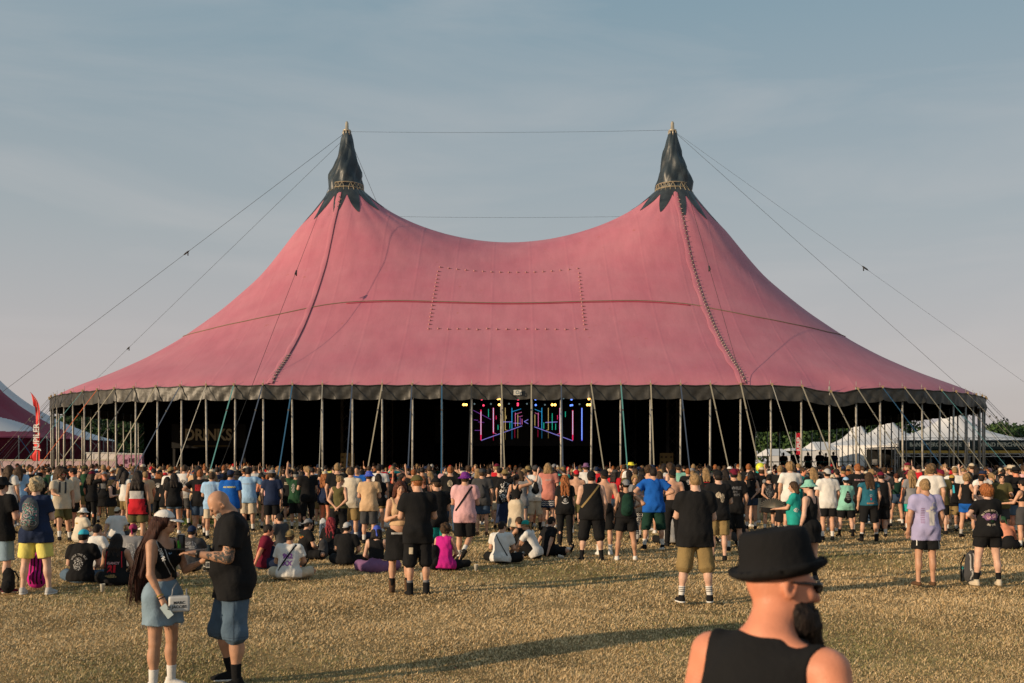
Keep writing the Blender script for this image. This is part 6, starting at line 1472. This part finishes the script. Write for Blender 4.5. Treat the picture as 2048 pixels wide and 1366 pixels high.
si('person with dark red long hair sitting in black', 660, 1050, 1118, sex='f', hair='wavylong', hc='red', tc='black', bc='black', h=.018)
si('person sitting in plain black tee with a black and white backwards cap', 690, 1054, 1136, hat='cap_back', hatc='lgrey', hair='short', hc='dark', tc='black', bc='black', h=.014, yaw=-12, hi=1)
si('woman sitting in black halter top, blue bandana and mauve shorts', 752, 1051, 1151, sex='f', fat=1.25, hat='bandana', hatc='bluev', hair='bob', hc='dark', top='crop', tc='black', hem=.14, bottom='shorts', bl=.95, bc='mauve', h=.013, hi=1, skin='p', prints=[])
si('woman sitting in navy dress behind the olive shorts', 716, 1033, 1085, sex='f', hair='bob', hc='brown', tc='navy', bottom='skirt', bc='navy', h=.02)
si('person sitting in white tee behind the pair with boots', 774, 1014, 1064, tc='white', bc='grey', hair='short', hc='dark')
si('person with curly brown hair sitting in bright magenta sleeveless top', 886, 1047, 1146, sex='f', hair='curly', hc='brown', top='jersey', tc='magenta', bottom='trousers', bc='black', h=.014, hi=1, yaw=-18, skin='l')
si('man sitting in plain white tee with a thin black strap across his back', 1001, 1043, 1132, hair='short', hc='dark', tc='white', bc='black', yaw=-15, head=(-30, 0, 0), glasses='black', h=.013, hi=1, prints=[(band((-.10, .22), (.19, -.26), .02), 'black', dict(name='bag_strap', off=.008))], fat=1.05)
si('woman sitting in black top turned left, beside the teal headscarf', 1046, 1052, 1116, sex='f', hair='short', hc='brown', top='tank', tc='black', bc='black', yaw=50, h=.018, arms=('knee', 'knee'), legs=('up', 'x'), skin='t')
si('woman sitting in white tee with a teal headscarf over blond hair, reaching left', 1072, 1037, 1122, sex='f', hat='bandana', hatc='teal', hair='pony', hc='blond', tc='white', bottom='shorts', bl=.8, bc='black', yaw=68, legs=('up', 'x'), arms=('knee', 'fwd'), lean=22, glasses='black', h=.014, hi=1, skin='t')
si('person sitting in plain black tee right of the teal headscarf', 1094, 1044, 1116, hair='short', hc='dark', tc='black', bc='black', yaw=-60, legs=('flat', 'x'), arms=('prop', 'prop'), h=.016)
si('man sitting in pale white tee in front of the blue tee man', 1340, 1034, 1094, hair='short', hc='dark', tc='lgrey', bc='black', h=.016)
si('person sitting in black between two standing men at right', 1484, 1028, 1098, hair='short', hc='dark', tc='black', bc='dgrey', yaw=60, legs=('up', 'out'), arms=('knee', 'prop'), h=.018)
si('shirtless person sitting bent forward in black shorts near the right edge', 2020, 1042, 1105, hat='bandana', hatc='green', hair='short', hc='dark', top=None, bc='black', lean=32, h=.014, hi=1, skin='r', fat=1.1)

# ------------------------------------------------------------ the couple in front and the man in the porkpie hat
def joint(i, what='w'):
    root, J = PEOPLE[i]; bpy.context.view_layer.update(); return root.matrix_world @ Vector([float(x) for x in J[what]])
def tattoo(cols, rng_, ang, z, cx, n=120):
    return (blobs(n, rng_[0], rng_[1], .014, 21), cols, dict(z=z, cx=cx, ang=ang))
def w_extra(r, J, t, b):
    T = J['T']; zc = float(T((0, 0, .32))[2]); A = 128
    # waist-long hair falling behind the shoulder
    c = J['head']; V = Vol((-.3, -.42, J['pz']-.08), (.3, .25, float(c[2])+.14), .009); Rh = J['Rh']
    V.add(ell((0, -.012, .022), (.094, .113, .112), Rh, c), 0); V.add(half((0, 0, 1), float(c[2])+.058, (-.3, -.3, float(c[2])), (.3, .3, float(c[2])+.2)), .01, cut=True)
    V.add(ell((0, .125, -.045), (.080, .085, .145), Rh, c), .008, cut=True)
    sh = T((0, -.11, .47)); 
    for x in (-.07, -.02, .03, .08):
        p0 = c+Rh@np.array((x*.8, -.06, .0)); p1 = T((x*1.25, -.145, .46)); p2 = T((x*1.3+.02, -.19, .20)); p3 = T((x*1.1+.03, -.23, -.06))
        V.add(cap(p0, p1, .055, .046), .035); V.add(cap(p1, p2, .046, .036), .03); V.add(cap(p2, p3, .036, .018), .03)
    p0 = c+Rh@np.array((.075, -.01, -.02)); V.add(cap(p0, T((.15, -.05, .47)), .034, .030), .03); V.add(cap(T((.15, -.05, .47)), T((.20, -.10, .18)), .030, .014), .02)
    X, Y, Z = V.ax[0][:, None, None], V.ax[1][None, :, None], V.ax[2][None, None, :]
    V.d += (.0035*np.sin(X*260+3*np.sin(Z*9))*np.sin(Y*120+2*np.sin(Z*7))).astype(np.float32)
    link('hair', V.mesh('hair'), hairm('darkauburn'), r)
    rs = random.Random(9); mb = MB()
    for k in range(170):
        x = rs.uniform(-.11, .13); yo = rs.uniform(-.04, .03)
        q0 = c+Rh@np.array((x*.6, -.085+yo*.3, rs.uniform(-.02, .05))); q1 = T((x*1.3, -.165+yo, .44)); q2 = T((x*1.45+.02, -.215+yo, .18+rs.uniform(-.04, .04))); q3 = T((x*1.5+.03+rs.uniform(-.03, .03), -.245+yo, -.09+rs.uniform(-.05, .06)))
        mb.tube([q0, q1, q2, q3], [.003, .004, .0035, .001], 3, caps=False)
    hs = mb.build('hair_strands', hairm('darkauburn'), r, True); hs['kind'] = 'stuff'
    # bag strap across the chest with pale edges and lettering
    a_, b_ = (-.035, .235), (.10, -.12)
    decal(r, t, band(a_, b_, .052, 30), 'bag_strap', cloth('black'), ang=A, z=zc, off=.010)
    for o_ in (-.024, .024): decal(r, t, band((a_[0]+o_, a_[1]), (b_[0]+o_, b_[1]), .006), 'strap_edge', cloth('lgrey'), ang=A, z=zc, off=.012)
    decal(r, t, txt('MARC', .046, bold=.0015), 'lettering', cloth('white'), ang=A, z=float(T((0, 0, .41))[2]), cx=.000, off=.014, rot=R_(111))
    for z0, z1 in ((.02, -.18), ): decal(r, b, band((.108, .12), (.175, -.12), .050, 30), 'bag_strap', cloth('black'), ang=A, z=float(T((0, 0, .10))[2]), off=.016)
    decal(r, t, blobs(10, .018, .012, .008, 4), 'chest_print', cloth('sky'), ang=150, z=float(T((0, 0, .42))[2]), cx=.03)
    # frayed hem
    zz = J['pz']-.02-.62*.44; v = []; rr = random.Random(4)
    for k in range(150):
        a = rr.random()*6.283; x, y = .215*math.cos(a), .18*math.sin(a); l = rr.uniform(.01, .045); v += [(x-.003, y, zz+.006), (x+.003, y, zz+.006), (x+rr.uniform(-.012, .012), y, zz-l)]
    f_ = link('frayed_hem', mesh_np('frayed_hem', v, np.arange(450).reshape(-1, 3), False), cloth('lgrey'), r); f_['kind'] = 'stuff'
    for i, k_ in ((1, 0), (1, 1)):
        w_ = np.array(J['w1']); B = np.array(J['hd1']); mb = MB(); q = w_-B*(.01+.03*k_); mb.tube([q, q+B*.010], .034, 12); mb.build('bracelet', mat([(.02, .02, .02), (.35, .26, .05)][k_], .6), r, True)
wr, wJ, wt = person('woman with very long auburn hair, white cap and black cropped top holding a phone', 326, 1379, H=1.53, sex='f', fat=1.13, yaw=-112, arms=(((.15, .40, -1), (-.10, 1, .42)), ((.16, .12, -1), (-.12, .50, -1))), legs=('stand', 'stand'), head=(12, -2, 0),
       hair=None, hc='darkauburn', hat='cap', hatc='white', top='crop', tc='black', hem=.16, bottom='skirt', bl=.62, bc='ldenim', skin='t', shoe='sneaker', shc='white', sock='white', h=.0095, hi=1, face=1, extra=w_extra, group=None, z=0)
WI = len(PEOPLE)-1
def m_extra(r, J, t, b):
    zz = float(J['e0'][2])
    for k, c in enumerate(((.10, .085, .075), (.07, .075, .07))): decal(r, b, blobs(260, .16, .13, .013, 30+k), 'tattoo', mat(c, .6, .3), ang=-90, z=zz+.02, cx=-.10, off=.0015)
    mb = MB(); w_ = J['w0']; B = Vector(J['hd0'].tolist()); 
    mb.tube([Vector(w_.tolist())-B*.012, Vector(w_.tolist())+B*.02], .034, 12); mb.build('wristwatch', mat((.015, .015, .015), .4), r, True)
    for q_, z_ in ((band((-.012, .10), (-.02, -.52), .005), .0), (band((-.012+.006, .10), (-.014, -.52), .002), .0), (band((-.2, -.50), (.2, -.50), .004), .0), (band((.03, .06), (.12, -.06), .004), .0)):
        decal(r, [c_ for c_ in r.children if c_.name.startswith('shorts')][0], q_, 'seam', cloth((.05, .075, .11)), ang=-93, z=J['pz']+z_, off=.002)
    decal(r, t, band((0, 0), (.006, .03), .012, 4), 'logo', cloth('tan'), ang=-70, z=float(J['T']((0, 0, .40))[2]), cx=.05)
mr_, mJ, mt_ = person('bald man with grey beard and tattooed forearm in black polo shirt, looking down', 468, 1372, H=1.72, sex='m', fat=1.36, yaw=112, arms=(((.10, .22, -1), (-.32, 1, .18)), ((.16, .30, -1), (-.45, 1, .12))), legs=('stand', 'bent'), lean=3, head=(4, 42, 0),
       hair='bald', beard='grey', top='polo', tc='black', bottom='shorts', bl=1.10, bc='denim', skin='t', shoe='sneaker', shc='black', sock='black', h=.0095, hi=1, face=1, extra=m_extra, hem=-.17)
MI_ = len(PEOPLE)-1
def f_extra(r, J, t, b):
    Mh = m4(J['Rh'], J['head'])
hr, hJ, ht = person('bearded sunburnt man in black porkpie hat and tank top, closest to the camera', xy=((1488-1024)/FPX*2.72, 2.72), H=1.71, sex='m', fat=.98, yaw=-46, twist=0, lean=14, arms=('down', 'relax'), legs=('stand', 'stand'), head=(-36, 3, -3),
       hatm=Matrix.Translation((0, .008, -.008)) @ Matrix.Rotation(R_(15), 4, 'X') @ Matrix.Rotation(R_(9), 4, 'Y') @ Matrix.Diagonal((1.12, 1.10, 1.42, 1)), beardm=Matrix.Translation((0, .004, -.012)) @ Matrix.Diagonal((1.08, 1.12, 1.2, 1)), hair='bald', hc='brown', hat='porkpie', hatc='black', beard='dark', glasses='black', top='tank', tc='black', bottom='shorts', bc='black', skin='r', h=.0085, hi=1)
# ------------------------------------------------------------ things carried and lying about
bpy.context.view_layer.update()
def wp(root, v): return root.matrix_world @ Vector([float(x) for x in v])
# her phone, held flat against the skirt
p = wp(wr, wJ['w1']+wJ['hd1']*.10); t = empty('phone', p, R_(-98)); tag(t, 'white smartphone with three camera lenses in the lowered hand of the woman in white cap', 'phone')
mb = MB(); mb.box((.045, .03, -.02), (.009, .062, .120), M=Matrix.Rotation(R_(38), 3, 'X')); mb.build('case', mat((.34, .42, .45), .3, .5), t)
for k in range(3): mb = MB(); mb.tube([(.055, .060+.016*(k % 2)-.01, .022-.018*(k//2)-.002), (.060, .055+.016*(k % 2)-.01, .016-.018*(k//2)-.002)], .007, 10); mb.build('lens', mat((.02, .02, .02), .2, .6), t)
# her drink bottle
p = wp(wr, wJ['w0']+wJ['hd0']*.09); t = empty('drink_bottle', p); tag(t, 'dark bottle with white barcode label in the raised hand of the woman in white cap', 'bottle')
mb = MB(); mb.lathe([(0, -.10), (.030, -.10), (.033, -.09), (.033, .04), (.028, .07), (.014, .09), (.014, .115), (0, .115)], n=16); mb.build('glass', mat((.012, .016, .014), .15, .6), t, True)
mb = MB(); mb.box((.0, -.034, -.055), (.034, .003, .05)); l_ = mb.build('label', mat((.55, .55, .52), .7), t)
for k in range(6): mb = MB(); mb.box((-.012+.005*k, -.0365, -.055), (.002, .001, .036)); mb.build('barcode_line', mat((.02, .02, .02), .8), l_)
# her shoulder bag
p = wp(wr, (.085, .275, wJ['pz']-.07)); t = empty('shoulder_bag', p, R_(-70)); tag(t, 'small white square shoulder bag with black lettering at the hip of the long-haired woman', 'bag')
V = Vol((-.13, -.12, -.12), (.13, .12, .12), .007)
def rbox(X, Y, Z): q = [np.maximum(np.abs(X)-.025, 0), np.maximum(np.abs(Y)-.068, 0), np.maximum(np.abs(Z)-.050, 0)]; return (np.sqrt(q[0]**2+q[1]**2+q[2]**2)-.018).astype(np.float32)
V.add((rbox, np.array((-.12, -.12, -.12)), np.array((.12, .12, .12))), 0); bb = link('body', V.mesh('bag_body'), mat((.55, .54, .52), .6, noise=(20, .95, 1.05)), t)
for zz in (.066, -.066): mb = MB(); mb.tube([(.026, -.080, zz*.98), (.026, .080, zz*.98)], .004, 6); mb.build('piping', mat((.02, .02, .02), .6), t)
for k, (s_, z_) in enumerate((('MARC', .012), ('JACOBS', -.022))):
    text_obj('lettering', s_, .034, mat((.02, .02, .02), .7), t, (.0435, 0, z_), rot=(math.pi/2, 0, math.pi/2), bold=.0008, depth=.001)
for q_ in ([(0, -.06, .06), (-.03, -.05, .12), (-.06, -.02, .17)], [(0, .06, .06), (-.03, .06, .12)]): mb = MB(); mb.tube(q_, .007, 6); mb.build('strap_ring', mat((.25, .25, .25), .4, .5, .6), t)
# the man's can and phone
p = wp(mr_, mJ['w1']+mJ['hd1']*.11); t = empty('drink_can', p+Vector((-.01, -.02, .075))); tag(t, 'black energy drink can with green claw mark in the hands of the bald man', 'can')
mb = MB(); mb.lathe([(0, -.08), (.028, -.08), (.033, -.07), (.033, .07), (.027, .082), (0, .080)], n=20); mb.build('can_body', mat((.012, .012, .012), .3, .6), t, True)
for k in range(3): mb = MB(); mb.strap((-.020+.010*k, -.0345+.003*abs(k-1), .03), (-.016+.010*k, -.0345+.003*abs(k-1), -.03-.01*(k == 1)), .005, .002, side=Vector((1, 0, 0))); mb.build('claw_mark', mat((.10, .55, .04), .5), t)
mb = MB(); mb.lathe([(0, .0815), (.026, .0835), (.027, .082)], n=20); mb.build('lid', mat((.5, .5, .5), .3, .6, .8), t)
p = wp(mr_, mJ['w0']+mJ['hd0']*.12); t = empty('phone', p+Vector((-.02, 0, .03)), R_(18)); tag(t, 'dark smartphone held flat in the near hand of the bald man', 'phone')
mb = MB(); mb.box((-.02, 0, 0), (.145, .075, .009)); mb.build('case', mat((.02, .02, .02), .3, .5), t); mb = MB(); mb.box((-.02, 0, .0055), (.135, .066, .002)); mb.build('glass', mat((.01, .012, .016), .1, .6), t)
# the fan
fr_, fJ = FANP; p = wp(fr_, (fJ['w0']+fJ['w1'])/2+fJ['hd0']*.10); t = empty('hand_fan', p+Vector((-.05, -.06, .02))); tag(t, 'spread black folding fan with pale edge held by the woman in teal tee', 'fan')
for k in range(15):
    a = R_(15+11*k); a2 = R_(15+11*(k+.9)); mb = MB(); mb.add([(.05*math.cos(a), 0, .05*math.sin(a)), (.26*math.cos(a), .006, .20*math.sin(a)), (.26*math.cos(a2), -.006, .20*math.sin(a2)), (.05*math.cos(a2), 0, .05*math.sin(a2))], [(0, 1, 2, 3)]); mb.build('leaf', mat((.03, .03, .03), .6), t)
    mb = MB(); mb.strap((0, -.004, 0), (.265*math.cos(a), -.004, .205*math.sin(a)), .006, .003, side=Vector((math.sin(a), 0, -math.cos(a)))); mb.build('rib', mat((.30, .27, .22), .6), t)
# bags on the ground
def ground_pack(label, px, fy, col, yaw, s_=1.0, stripes_=None, name='backpack_on_ground'):
    g_ = G(px, fy); t = empty('rucksack', (g_.x, g_.y, 0), R_(yaw)); tag(t, label, 'backpack')
    o = add_child(t, proto('backpack'), cloth(col), Matrix.Translation((0, 0, .27*s_)) @ Matrix.Scale(s_, 4), 'body')
    for sx in (-1, 1): mb = MB(); mb.tube([(sx*.06, .02, .44*s_), (sx*.08, .09, .30*s_), (sx*.09, .06, .08)], .012, 6); mb.build('strap', cloth('dgrey'), t, True)
    if stripes_:
        for k in range(6): pk_decal(o, band((-.12+.05*k, .2), (-.13+.05*k, -.2), .018), stripes_)
    return t
ground_pack('striped magenta and black rucksack on the grass behind the woman in yellow shorts', 78, 1176, 'magenta', 10, 1.1, 'black')
ground_pack('black rucksack lying at the left edge behind the pale denim shorts', 20, 1186, 'black', 0, .75)
ground_pack('grey rucksack with teal bottle pocket standing left of the rose tee woman', 1938, 1166, 'dgrey', 15, 1.05, 'lgrey')
ground_pack('black rucksack resting beside the person in magenta', 866, 1140, 'black', 40, .9)
ground_pack('black and yellow bag beside the dark red haired sitter', 645, 1118, 'dgrey', 20, .8)
g_ = G(1925, 1163); t = empty('water_bottle', (g_.x, g_.y, 0)); tag(t, 'slim dark water bottle with teal cap leaning on the grey rucksack', 'bottle')
mb = MB(); mb.lathe([(0, 0), (.035, 0), (.035, .17), (.02, .20), (.02, .215), (0, .215)], n=14); mb.build('body', mat((.03, .04, .05), .3, .5), t, True)
mb = MB(); mb.lathe([(.022, .205), (.022, .245), (0, .25)], n=14); mb.build('cap', mat((.03, .35, .33), .4), t, True)
# white box-shaped can pack and litter
g_ = G(646, 1095); t = empty('longboard', (g_.x, g_.y, 0), R_(8)); tag(t, 'upright white surfskate board with dark lettering behind the sitters left of centre', 'board')
V = []; 
mb = MB(); mb.tube([(0, 0, .02), (0, 0, .12), (0, 0, .35), (0, 0, .62), (0, 0, .68)], [.04, .08, .09, .07, .02], 12); o_ = mb.build('deck', mat((.55, .58, .62), .5), t, True); o_.scale = (1, .22, 1)
text_obj('lettering', 'AWOL', .11, mat((.05, .05, .05), .6), t, (0, -.025, .42), rot=(math.pi/2, -math.pi/2, 0), bold=.002, depth=.002)
# clear plastic cups set down beside the sitters
for i, (cx_, cy_) in enumerate([(634, 1095), (482, 1105), (952, 1142), (1128, 1118), (330, 1186), (205, 1184), (1318, 1102), (845, 1160)]):
    g_ = G(cx_, cy_); t = empty('plastic_cup', (g_.x, g_.y, .0)); tag(t, 'small pale plastic cup left on the grass beside the sitters, %s from the left' % ['fourth', 'third', 'sixth', 'seventh', 'second', 'first', 'eighth', 'fifth'][i], 'cup', 'plastic cups on the grass')
    mb = MB(); mb.lathe([(0, .005), (.028, .005), (.038, .12), (.040, .122), (.037, .118), (.027, .01)], n=12); o_ = mb.build('body', mat((.55, .52, .45), .4, .5), t, True); o_.rotation_euler = (0, 0 if i % 3 else 1.4, i); o_.location = (0, 0, 0 if i % 3 else .035)
# a parked wheelchair seen between legs at the right
g_ = G(1898, 1062); t = empty('wheelchair', (g_.x, g_.y, 0), R_(70)); tag(t, 'black wheelchair standing between legs of the crowd at the right', 'wheelchair')
for sx in (-.27, .27):
    mb = MB(); mb.tube([(sx, .30*math.cos(a), .31+.30*math.sin(a)) for a in [2*math.pi*k/28 for k in range(29)]], .018, 6, caps=False)
    w_ = mb.build('wheel', mat((.02, .02, .02), .7), t, True)
    mb = MB(); [mb.tube([(sx, 0, .31), (sx, .29*math.cos(a), .31+.29*math.sin(a))], .003, 4) for a in [2*math.pi*k/14 for k in range(14)]]; mb.build('spokes', mat((.3, .3, .3), .4, .5, .6), w_)
    mb = MB(); mb.tube([(sx*.85, -.2, .95), (sx*.85, -.18, .5), (sx*.85, .3, .48), (sx*.85, .42, .12)], .013, 6); mb.build('frame', mat((.03, .03, .03), .4, .5), t, True)
    mb = MB(); mb.tube([(sx*.85, .40+.08*math.cos(a), .09+.08*math.sin(a)) for a in [2*math.pi*k/14 for k in range(15)]], .014, 5, caps=False); mb.build('caster', mat((.02, .02, .02), .7), t, True)
mb = MB(); mb.box((0, .05, .50), (.44, .42, .04)); mb.build('seat', cloth('black'), t); mb = MB(); mb.box((0, -.18, .72), (.44, .03, .42)); mb.build('backrest', cloth('black'), t)

# ------------------------------------------------------------ the packed crowd behind
taken = [(r.location.x, r.location.y) for r, J in PEOPLE]
LM = [(0, 'beneath the left end of the pink tent'), (290, 'in front of the DRINKS bar'), (500, 'left of the notice board on the left'), (700, 'right of the tan spotted board'), (880, 'in front of the stage screen, left half'), (1060, 'in front of the stage screen, right half'), (1240, 'near the tan notice board on the right'), (1420, 'left of the spectator platform'), (1560, 'before the silhouetted spectator platform'), (1720, 'before the white tents'), (1850, 'before the merchandise stall'), (2000, 'before the right end of the merchandise stall')]
ROWS = ((29, 'front rows of the packed crowd'), (32, 'middle rows of the packed crowd'), (35.5, 'farther rows of the packed crowd'), (99, 'far rows by the tent poles'))
tops = ['black']*24+['dgrey']*3+['white']*4+['dgrey', 'grey', 'navy', 'green', 'tan', 'beige', 'red', 'pink', 'maroon', 'blue', 'teal', 'olive', 'salmon', 'sky']
kinds = ['tee']*9+['tank']*2+['crop', 'shirt', 'bra', None]
hairs = [('short', 'dark'), ('short', 'dark'), ('bob', 'brown'), ('short', 'brown'), ('short', 'blond'), ('curly', 'brown'), ('long', 'brown'), ('long', 'blond'), ('bun', 'brown'), ('pony', 'blond'), ('buzz', 'dark'), ('wavylong', 'ginger'), ('long', 'dark'), ('short', 'ginger')]
hats = [None]*11+['cap', 'cap_back', 'cap_back', 'bucket', 'bucket', 'sunhat', 'cap']
ARCH = [('m', 1.0, ('relax', 'relax')), ('m', 1.2, ('phone', 'relax')), ('m', 1.0, ('phone', 'phone')), ('f', 1.05, ('relax', 'down')), ('f', 1.2, ('phone', 'phone')), ('m', 1.05, ('hips', 'relax')), ('f', 1.0, ('hips', 'hips')), ('m', 1.0, ('wave', 'relax')), ('m', 1.0, ('relax', 'shade')), ('f', 1.0, ('relax', 'wave')), ('m', 1.0, ('cross', 'cross'))]
rc = random.Random(11); cnt = 0; NIND = 300-len(PEOPLE)
CN = {'dgrey': 'charcoal', 'green': 'dark green', 'sky': 'light blue', 'salmon': 'salmon pink', 'white': 'white', 'navy': 'navy', 'tan': 'tan'}
spots = []
tries = 0
while len(spots) < NIND and tries < 60000:
    tries += 1
    d = 26.5+11.5*(len(spots)/NIND)+rc.random()*1.5; px = rc.uniform(-20, 2070)
    if d < 29 and rc.random() < .35: continue
    x = (px-1024)/FPX*d
    if all((x-a)**2+(d-b)**2 > .42 for a, b in taken): taken.append((x, d)); spots.append((px, x, d))
used = {}
for px, x, d in spots:
    sex, fat, arms = ARCH[min(int(rc.random()**1.7*len(ARCH)), len(ARCH)-1)]; kd = rc.choice(kinds); kd = 'tee' if (sex == 'm' and kd in ('crop', 'bra')) or (sex == 'f' and kd is None) else kd
    tc = rc.choice(tops); ha, hc = rc.choice(hairs)
    if sex == 'f' and ha in ('short', 'buzz') and rc.random() < .8: ha = 'long'
    if sex == 'm' and ha in ('bun', 'pony', 'wavylong') and rc.random() < .8: ha = 'short'
    ht_ = rc.choice(hats); hcl = rc.choice(['black', 'black', 'black', 'white', 'beige', 'beige', 'navy', 'khaki', 'grey', 'maroon', 'dgrey', 'red'])
    yaw = rc.gauss(0, 22) if rc.random() < .86 else rc.uniform(60, 300)
    zone = [n for a, n in LM if px >= a-40][-1]; row = [n for a, n in ROWS if d < a][0]
    look = 'shirtless person' if kd is None else 'person in %s %s' % (CN.get(tc, tc), {'tee': 'tee', 'tank': 'tank top', 'crop': 'cropped top', 'shirt': 'shirt', 'bra': 'bikini top'}[kd])
    look2 = look+((' and %s %s' % (CN.get(hcl, hcl), {'cap': 'cap', 'cap_back': 'cap', 'bucket': 'bucket hat', 'sunhat': 'sun hat'}[ht_])) if ht_ else (' with %s hair' % {'dark': 'dark', 'brown': 'brown', 'blond': 'blond', 'ginger': 'ginger'}[hc]))
    act = {'wave': ' raising an arm', 'shade': ' hand at the brow', 'hips': ' hands on hips', 'cross': ' arms folded'}.get(arms[0], {'shade': ' hand at the brow', 'wave': ' raising an arm'}.get(arms[1], ''))
    bcol = rc.choice(['black', 'black', 'ddenim', 'denim', 'khaki', 'dgrey', 'beige']); btn = rc.choice(['shorts', 'shorts', 'trousers']) if sex == 'm' else 'shorts'
    pant = ' and %s %s' % ({'ddenim': 'dark denim', 'denim': 'denim', 'dgrey': 'charcoal'}.get(bcol, bcol), btn)
    for lab in (look2+', '+zone, look2+act+', '+zone, look+pant+', '+zone, look2+pant+', '+row, look2+act+pant+', '+zone, look2+pant+', '+zone):
        if lab not in used and len(lab.split()) <= 16: break
    used[lab] = 1
    assert len(lab.split()) <= 16 or True
    lab = ' '.join(lab.split()[:16])
    pr = []
    if kd in ('tee', 'tank') and rc.random() < .6 and abs(yaw) < 35: pr = [(rc.choice([lines(rc.randint(2, 5), .09, .035, .018, rc.randint(0, 9)), skull(rc.randint(0, 20), .07, .09), merge(ringp(.06, .07), skull(3, .05, .05)), merge(lines(1, .09, .03, .02, 2), shift(skull(6, .06, .07), 0, -.12))]), rc.choice(['white', 'lgrey', 'lgrey', 'red', 'beige']) if tc != 'white' else 'dgrey', dict(z=.38))]
    person(lab, xy=(x, d), H=rc.gauss(1.74 if sex == 'm' else 1.66, .07), yaw=yaw, sex=sex, fat=fat, arms=arms, legs=('stand', 'stand'), hair=ha, hc=hc, hat=ht_, hatc=hcl, top=kd, tc=tc, bottom=btn, bl=.9 if sex == 'm' else .45,
           bc=bcol, skin=rc.choice('lltpr'), h=.026 if d < 31 else .032, group=GS, prints=pr, shc=rc.choice(['black', 'white', 'black']), sock=None)
# people on the platform, against the light
for i, (px, hs, hat_) in enumerate([(1567, 1.72, None), (1590, 1.84, 'sunhat'), (1616, 1.74, None), (1640, 1.78, 'cap'), (1652, 1.70, None), (1667, 1.76, None)]):
    pp = P(px, 925, 68.6)
    person('silhouetted person on the viewing platform, %s from the left' % ['first', 'second in a wide hat', 'third', 'fourth in a cap', 'fifth and slimmest', 'sixth in dark blue'][i], xy=(pp.x, pp.y), H=hs, z=.9, sex='mf'[i == 4], fat=[1.2, 1.2, 1.15, 1.25, .95, 1.1][i], arms=('phone', 'relax'), hat=hat_, hatc='black', hc='dark', hair='short', tc='navy' if i == 5 else 'black', bc='black', h=.034, group='spectators on the raised platform')
# the rest of the crowd, beyond counting
def tris(me):
    me.calc_loop_triangles(); return np.array([t.vertices[:] for t in me.loop_triangles])
Vol.keep = .20
def lowres(sex, arms, fat):
    J = skeleton(sex, fat, arms, ('stand', 'stand'), 0, 0, 0, (0, 0, 0))
    for i in (0, 1): J['ft%d' % i] = unit((.2*(-1, 1)[i], 1, 0))
    out = []
    for me, mi in ((body_mesh(J, sex, .055), 0), (top_mesh(J, 'tee', .055), 1), (bottom_mesh(J, 'shorts', .95, .055), 2)):
        v = np.array([q.co[:] for q in me.vertices]); f = tris(me); out.append((v, f, mi))
    me = proto('hair_short', .0341)[1]; v = np.array([q.co[:] for q in me.vertices]) @ J['Rh'].T+J['head']; f = tris(me); out.append((v, f, 3))
    return out
LRS = [lowres(*a) for a in (('m', ('relax', 'relax'), 1.1), ('f', ('phone', 'phone'), 1.1), ('m', ('wave', 'relax'), 1.0), ('f', ('relax', 'shade'), 1.05), ('m', ('phone', 'relax'), 1.15))]
cmats = [skinm('l'), skinm('t'), skinm('p')]+[cloth(c) for c in ('black', 'dgrey', 'white', 'navy', 'red', 'tan', 'sky', 'green', 'pink', 'yellow', 'teal', 'beige')]+[hairm('dark'), hairm('brown'), hairm('blond'), hairm('ginger')]
Vc = []; Fc = []; Mc = []; base = 0; g = np.random.default_rng(5); placed = 0
NS = 760
Tk = np.array(taken)
for n_ in range(9000):
    if placed >= NS: break
    d = 37.5+ (g.random()**1.25)*36; x = (g.random()*2-1)*d*.54
    if d > 72 or np.min((Tk[:, 0]-x)**2+(Tk[:, 1]-d)**2) < .36: continue
    Tk = np.vstack([Tk, [x, d]]); placed += 1
    A = LRS[min(int(g.random()**1.5*5), 4)]; a = g.normal(0, .5); s_ = g.normal(1.74, .07)/1.78; ca, sa = math.cos(a)*s_, math.sin(a)*s_
    sk = g.integers(0, 3); tp = 3+min(int(g.random()**2.6*12), 11); bt = 3+g.integers(0, 2); hr_i = 15+(0, 1, 1, 2, 3)[g.integers(0, 5)] if g.random() < .85 else 3+g.integers(0, 5)
    for v, f, mi in A:
        w = np.stack([v[:, 0]*ca-v[:, 1]*sa+x, v[:, 0]*sa+v[:, 1]*ca+d, v[:, 2]*s_], 1); Vc.append(w); Fc.append(f+base); base += len(v); Mc.append(np.full(len(f), (sk, tp, bt, hr_i)[mi]))
o = link('distant_crowd', mesh_np('distant_crowd', np.concatenate(Vc), np.concatenate(Fc), True, np.concatenate(Mc)), cmats)
tag(o, 'dense mass of festival visitors filling the ground under the tent', 'crowd', kind='stuff')
for o_ in bpy.data.objects:
    if o_.parent is None and len(str(o_.get('label', '')).split()) > 16: print('LONG', o_['label'])
bpy.data.scenes.remove(TMP)
print('people', len(PEOPLE), 'stuff people', placed, 'tris', sum(sum(len(p.vertices)-2 for p in m.polygons) if len(m.polygons) < 3000 else len(m.loops)-2*len(m.polygons) for m in bpy.data.meshes if m.users))
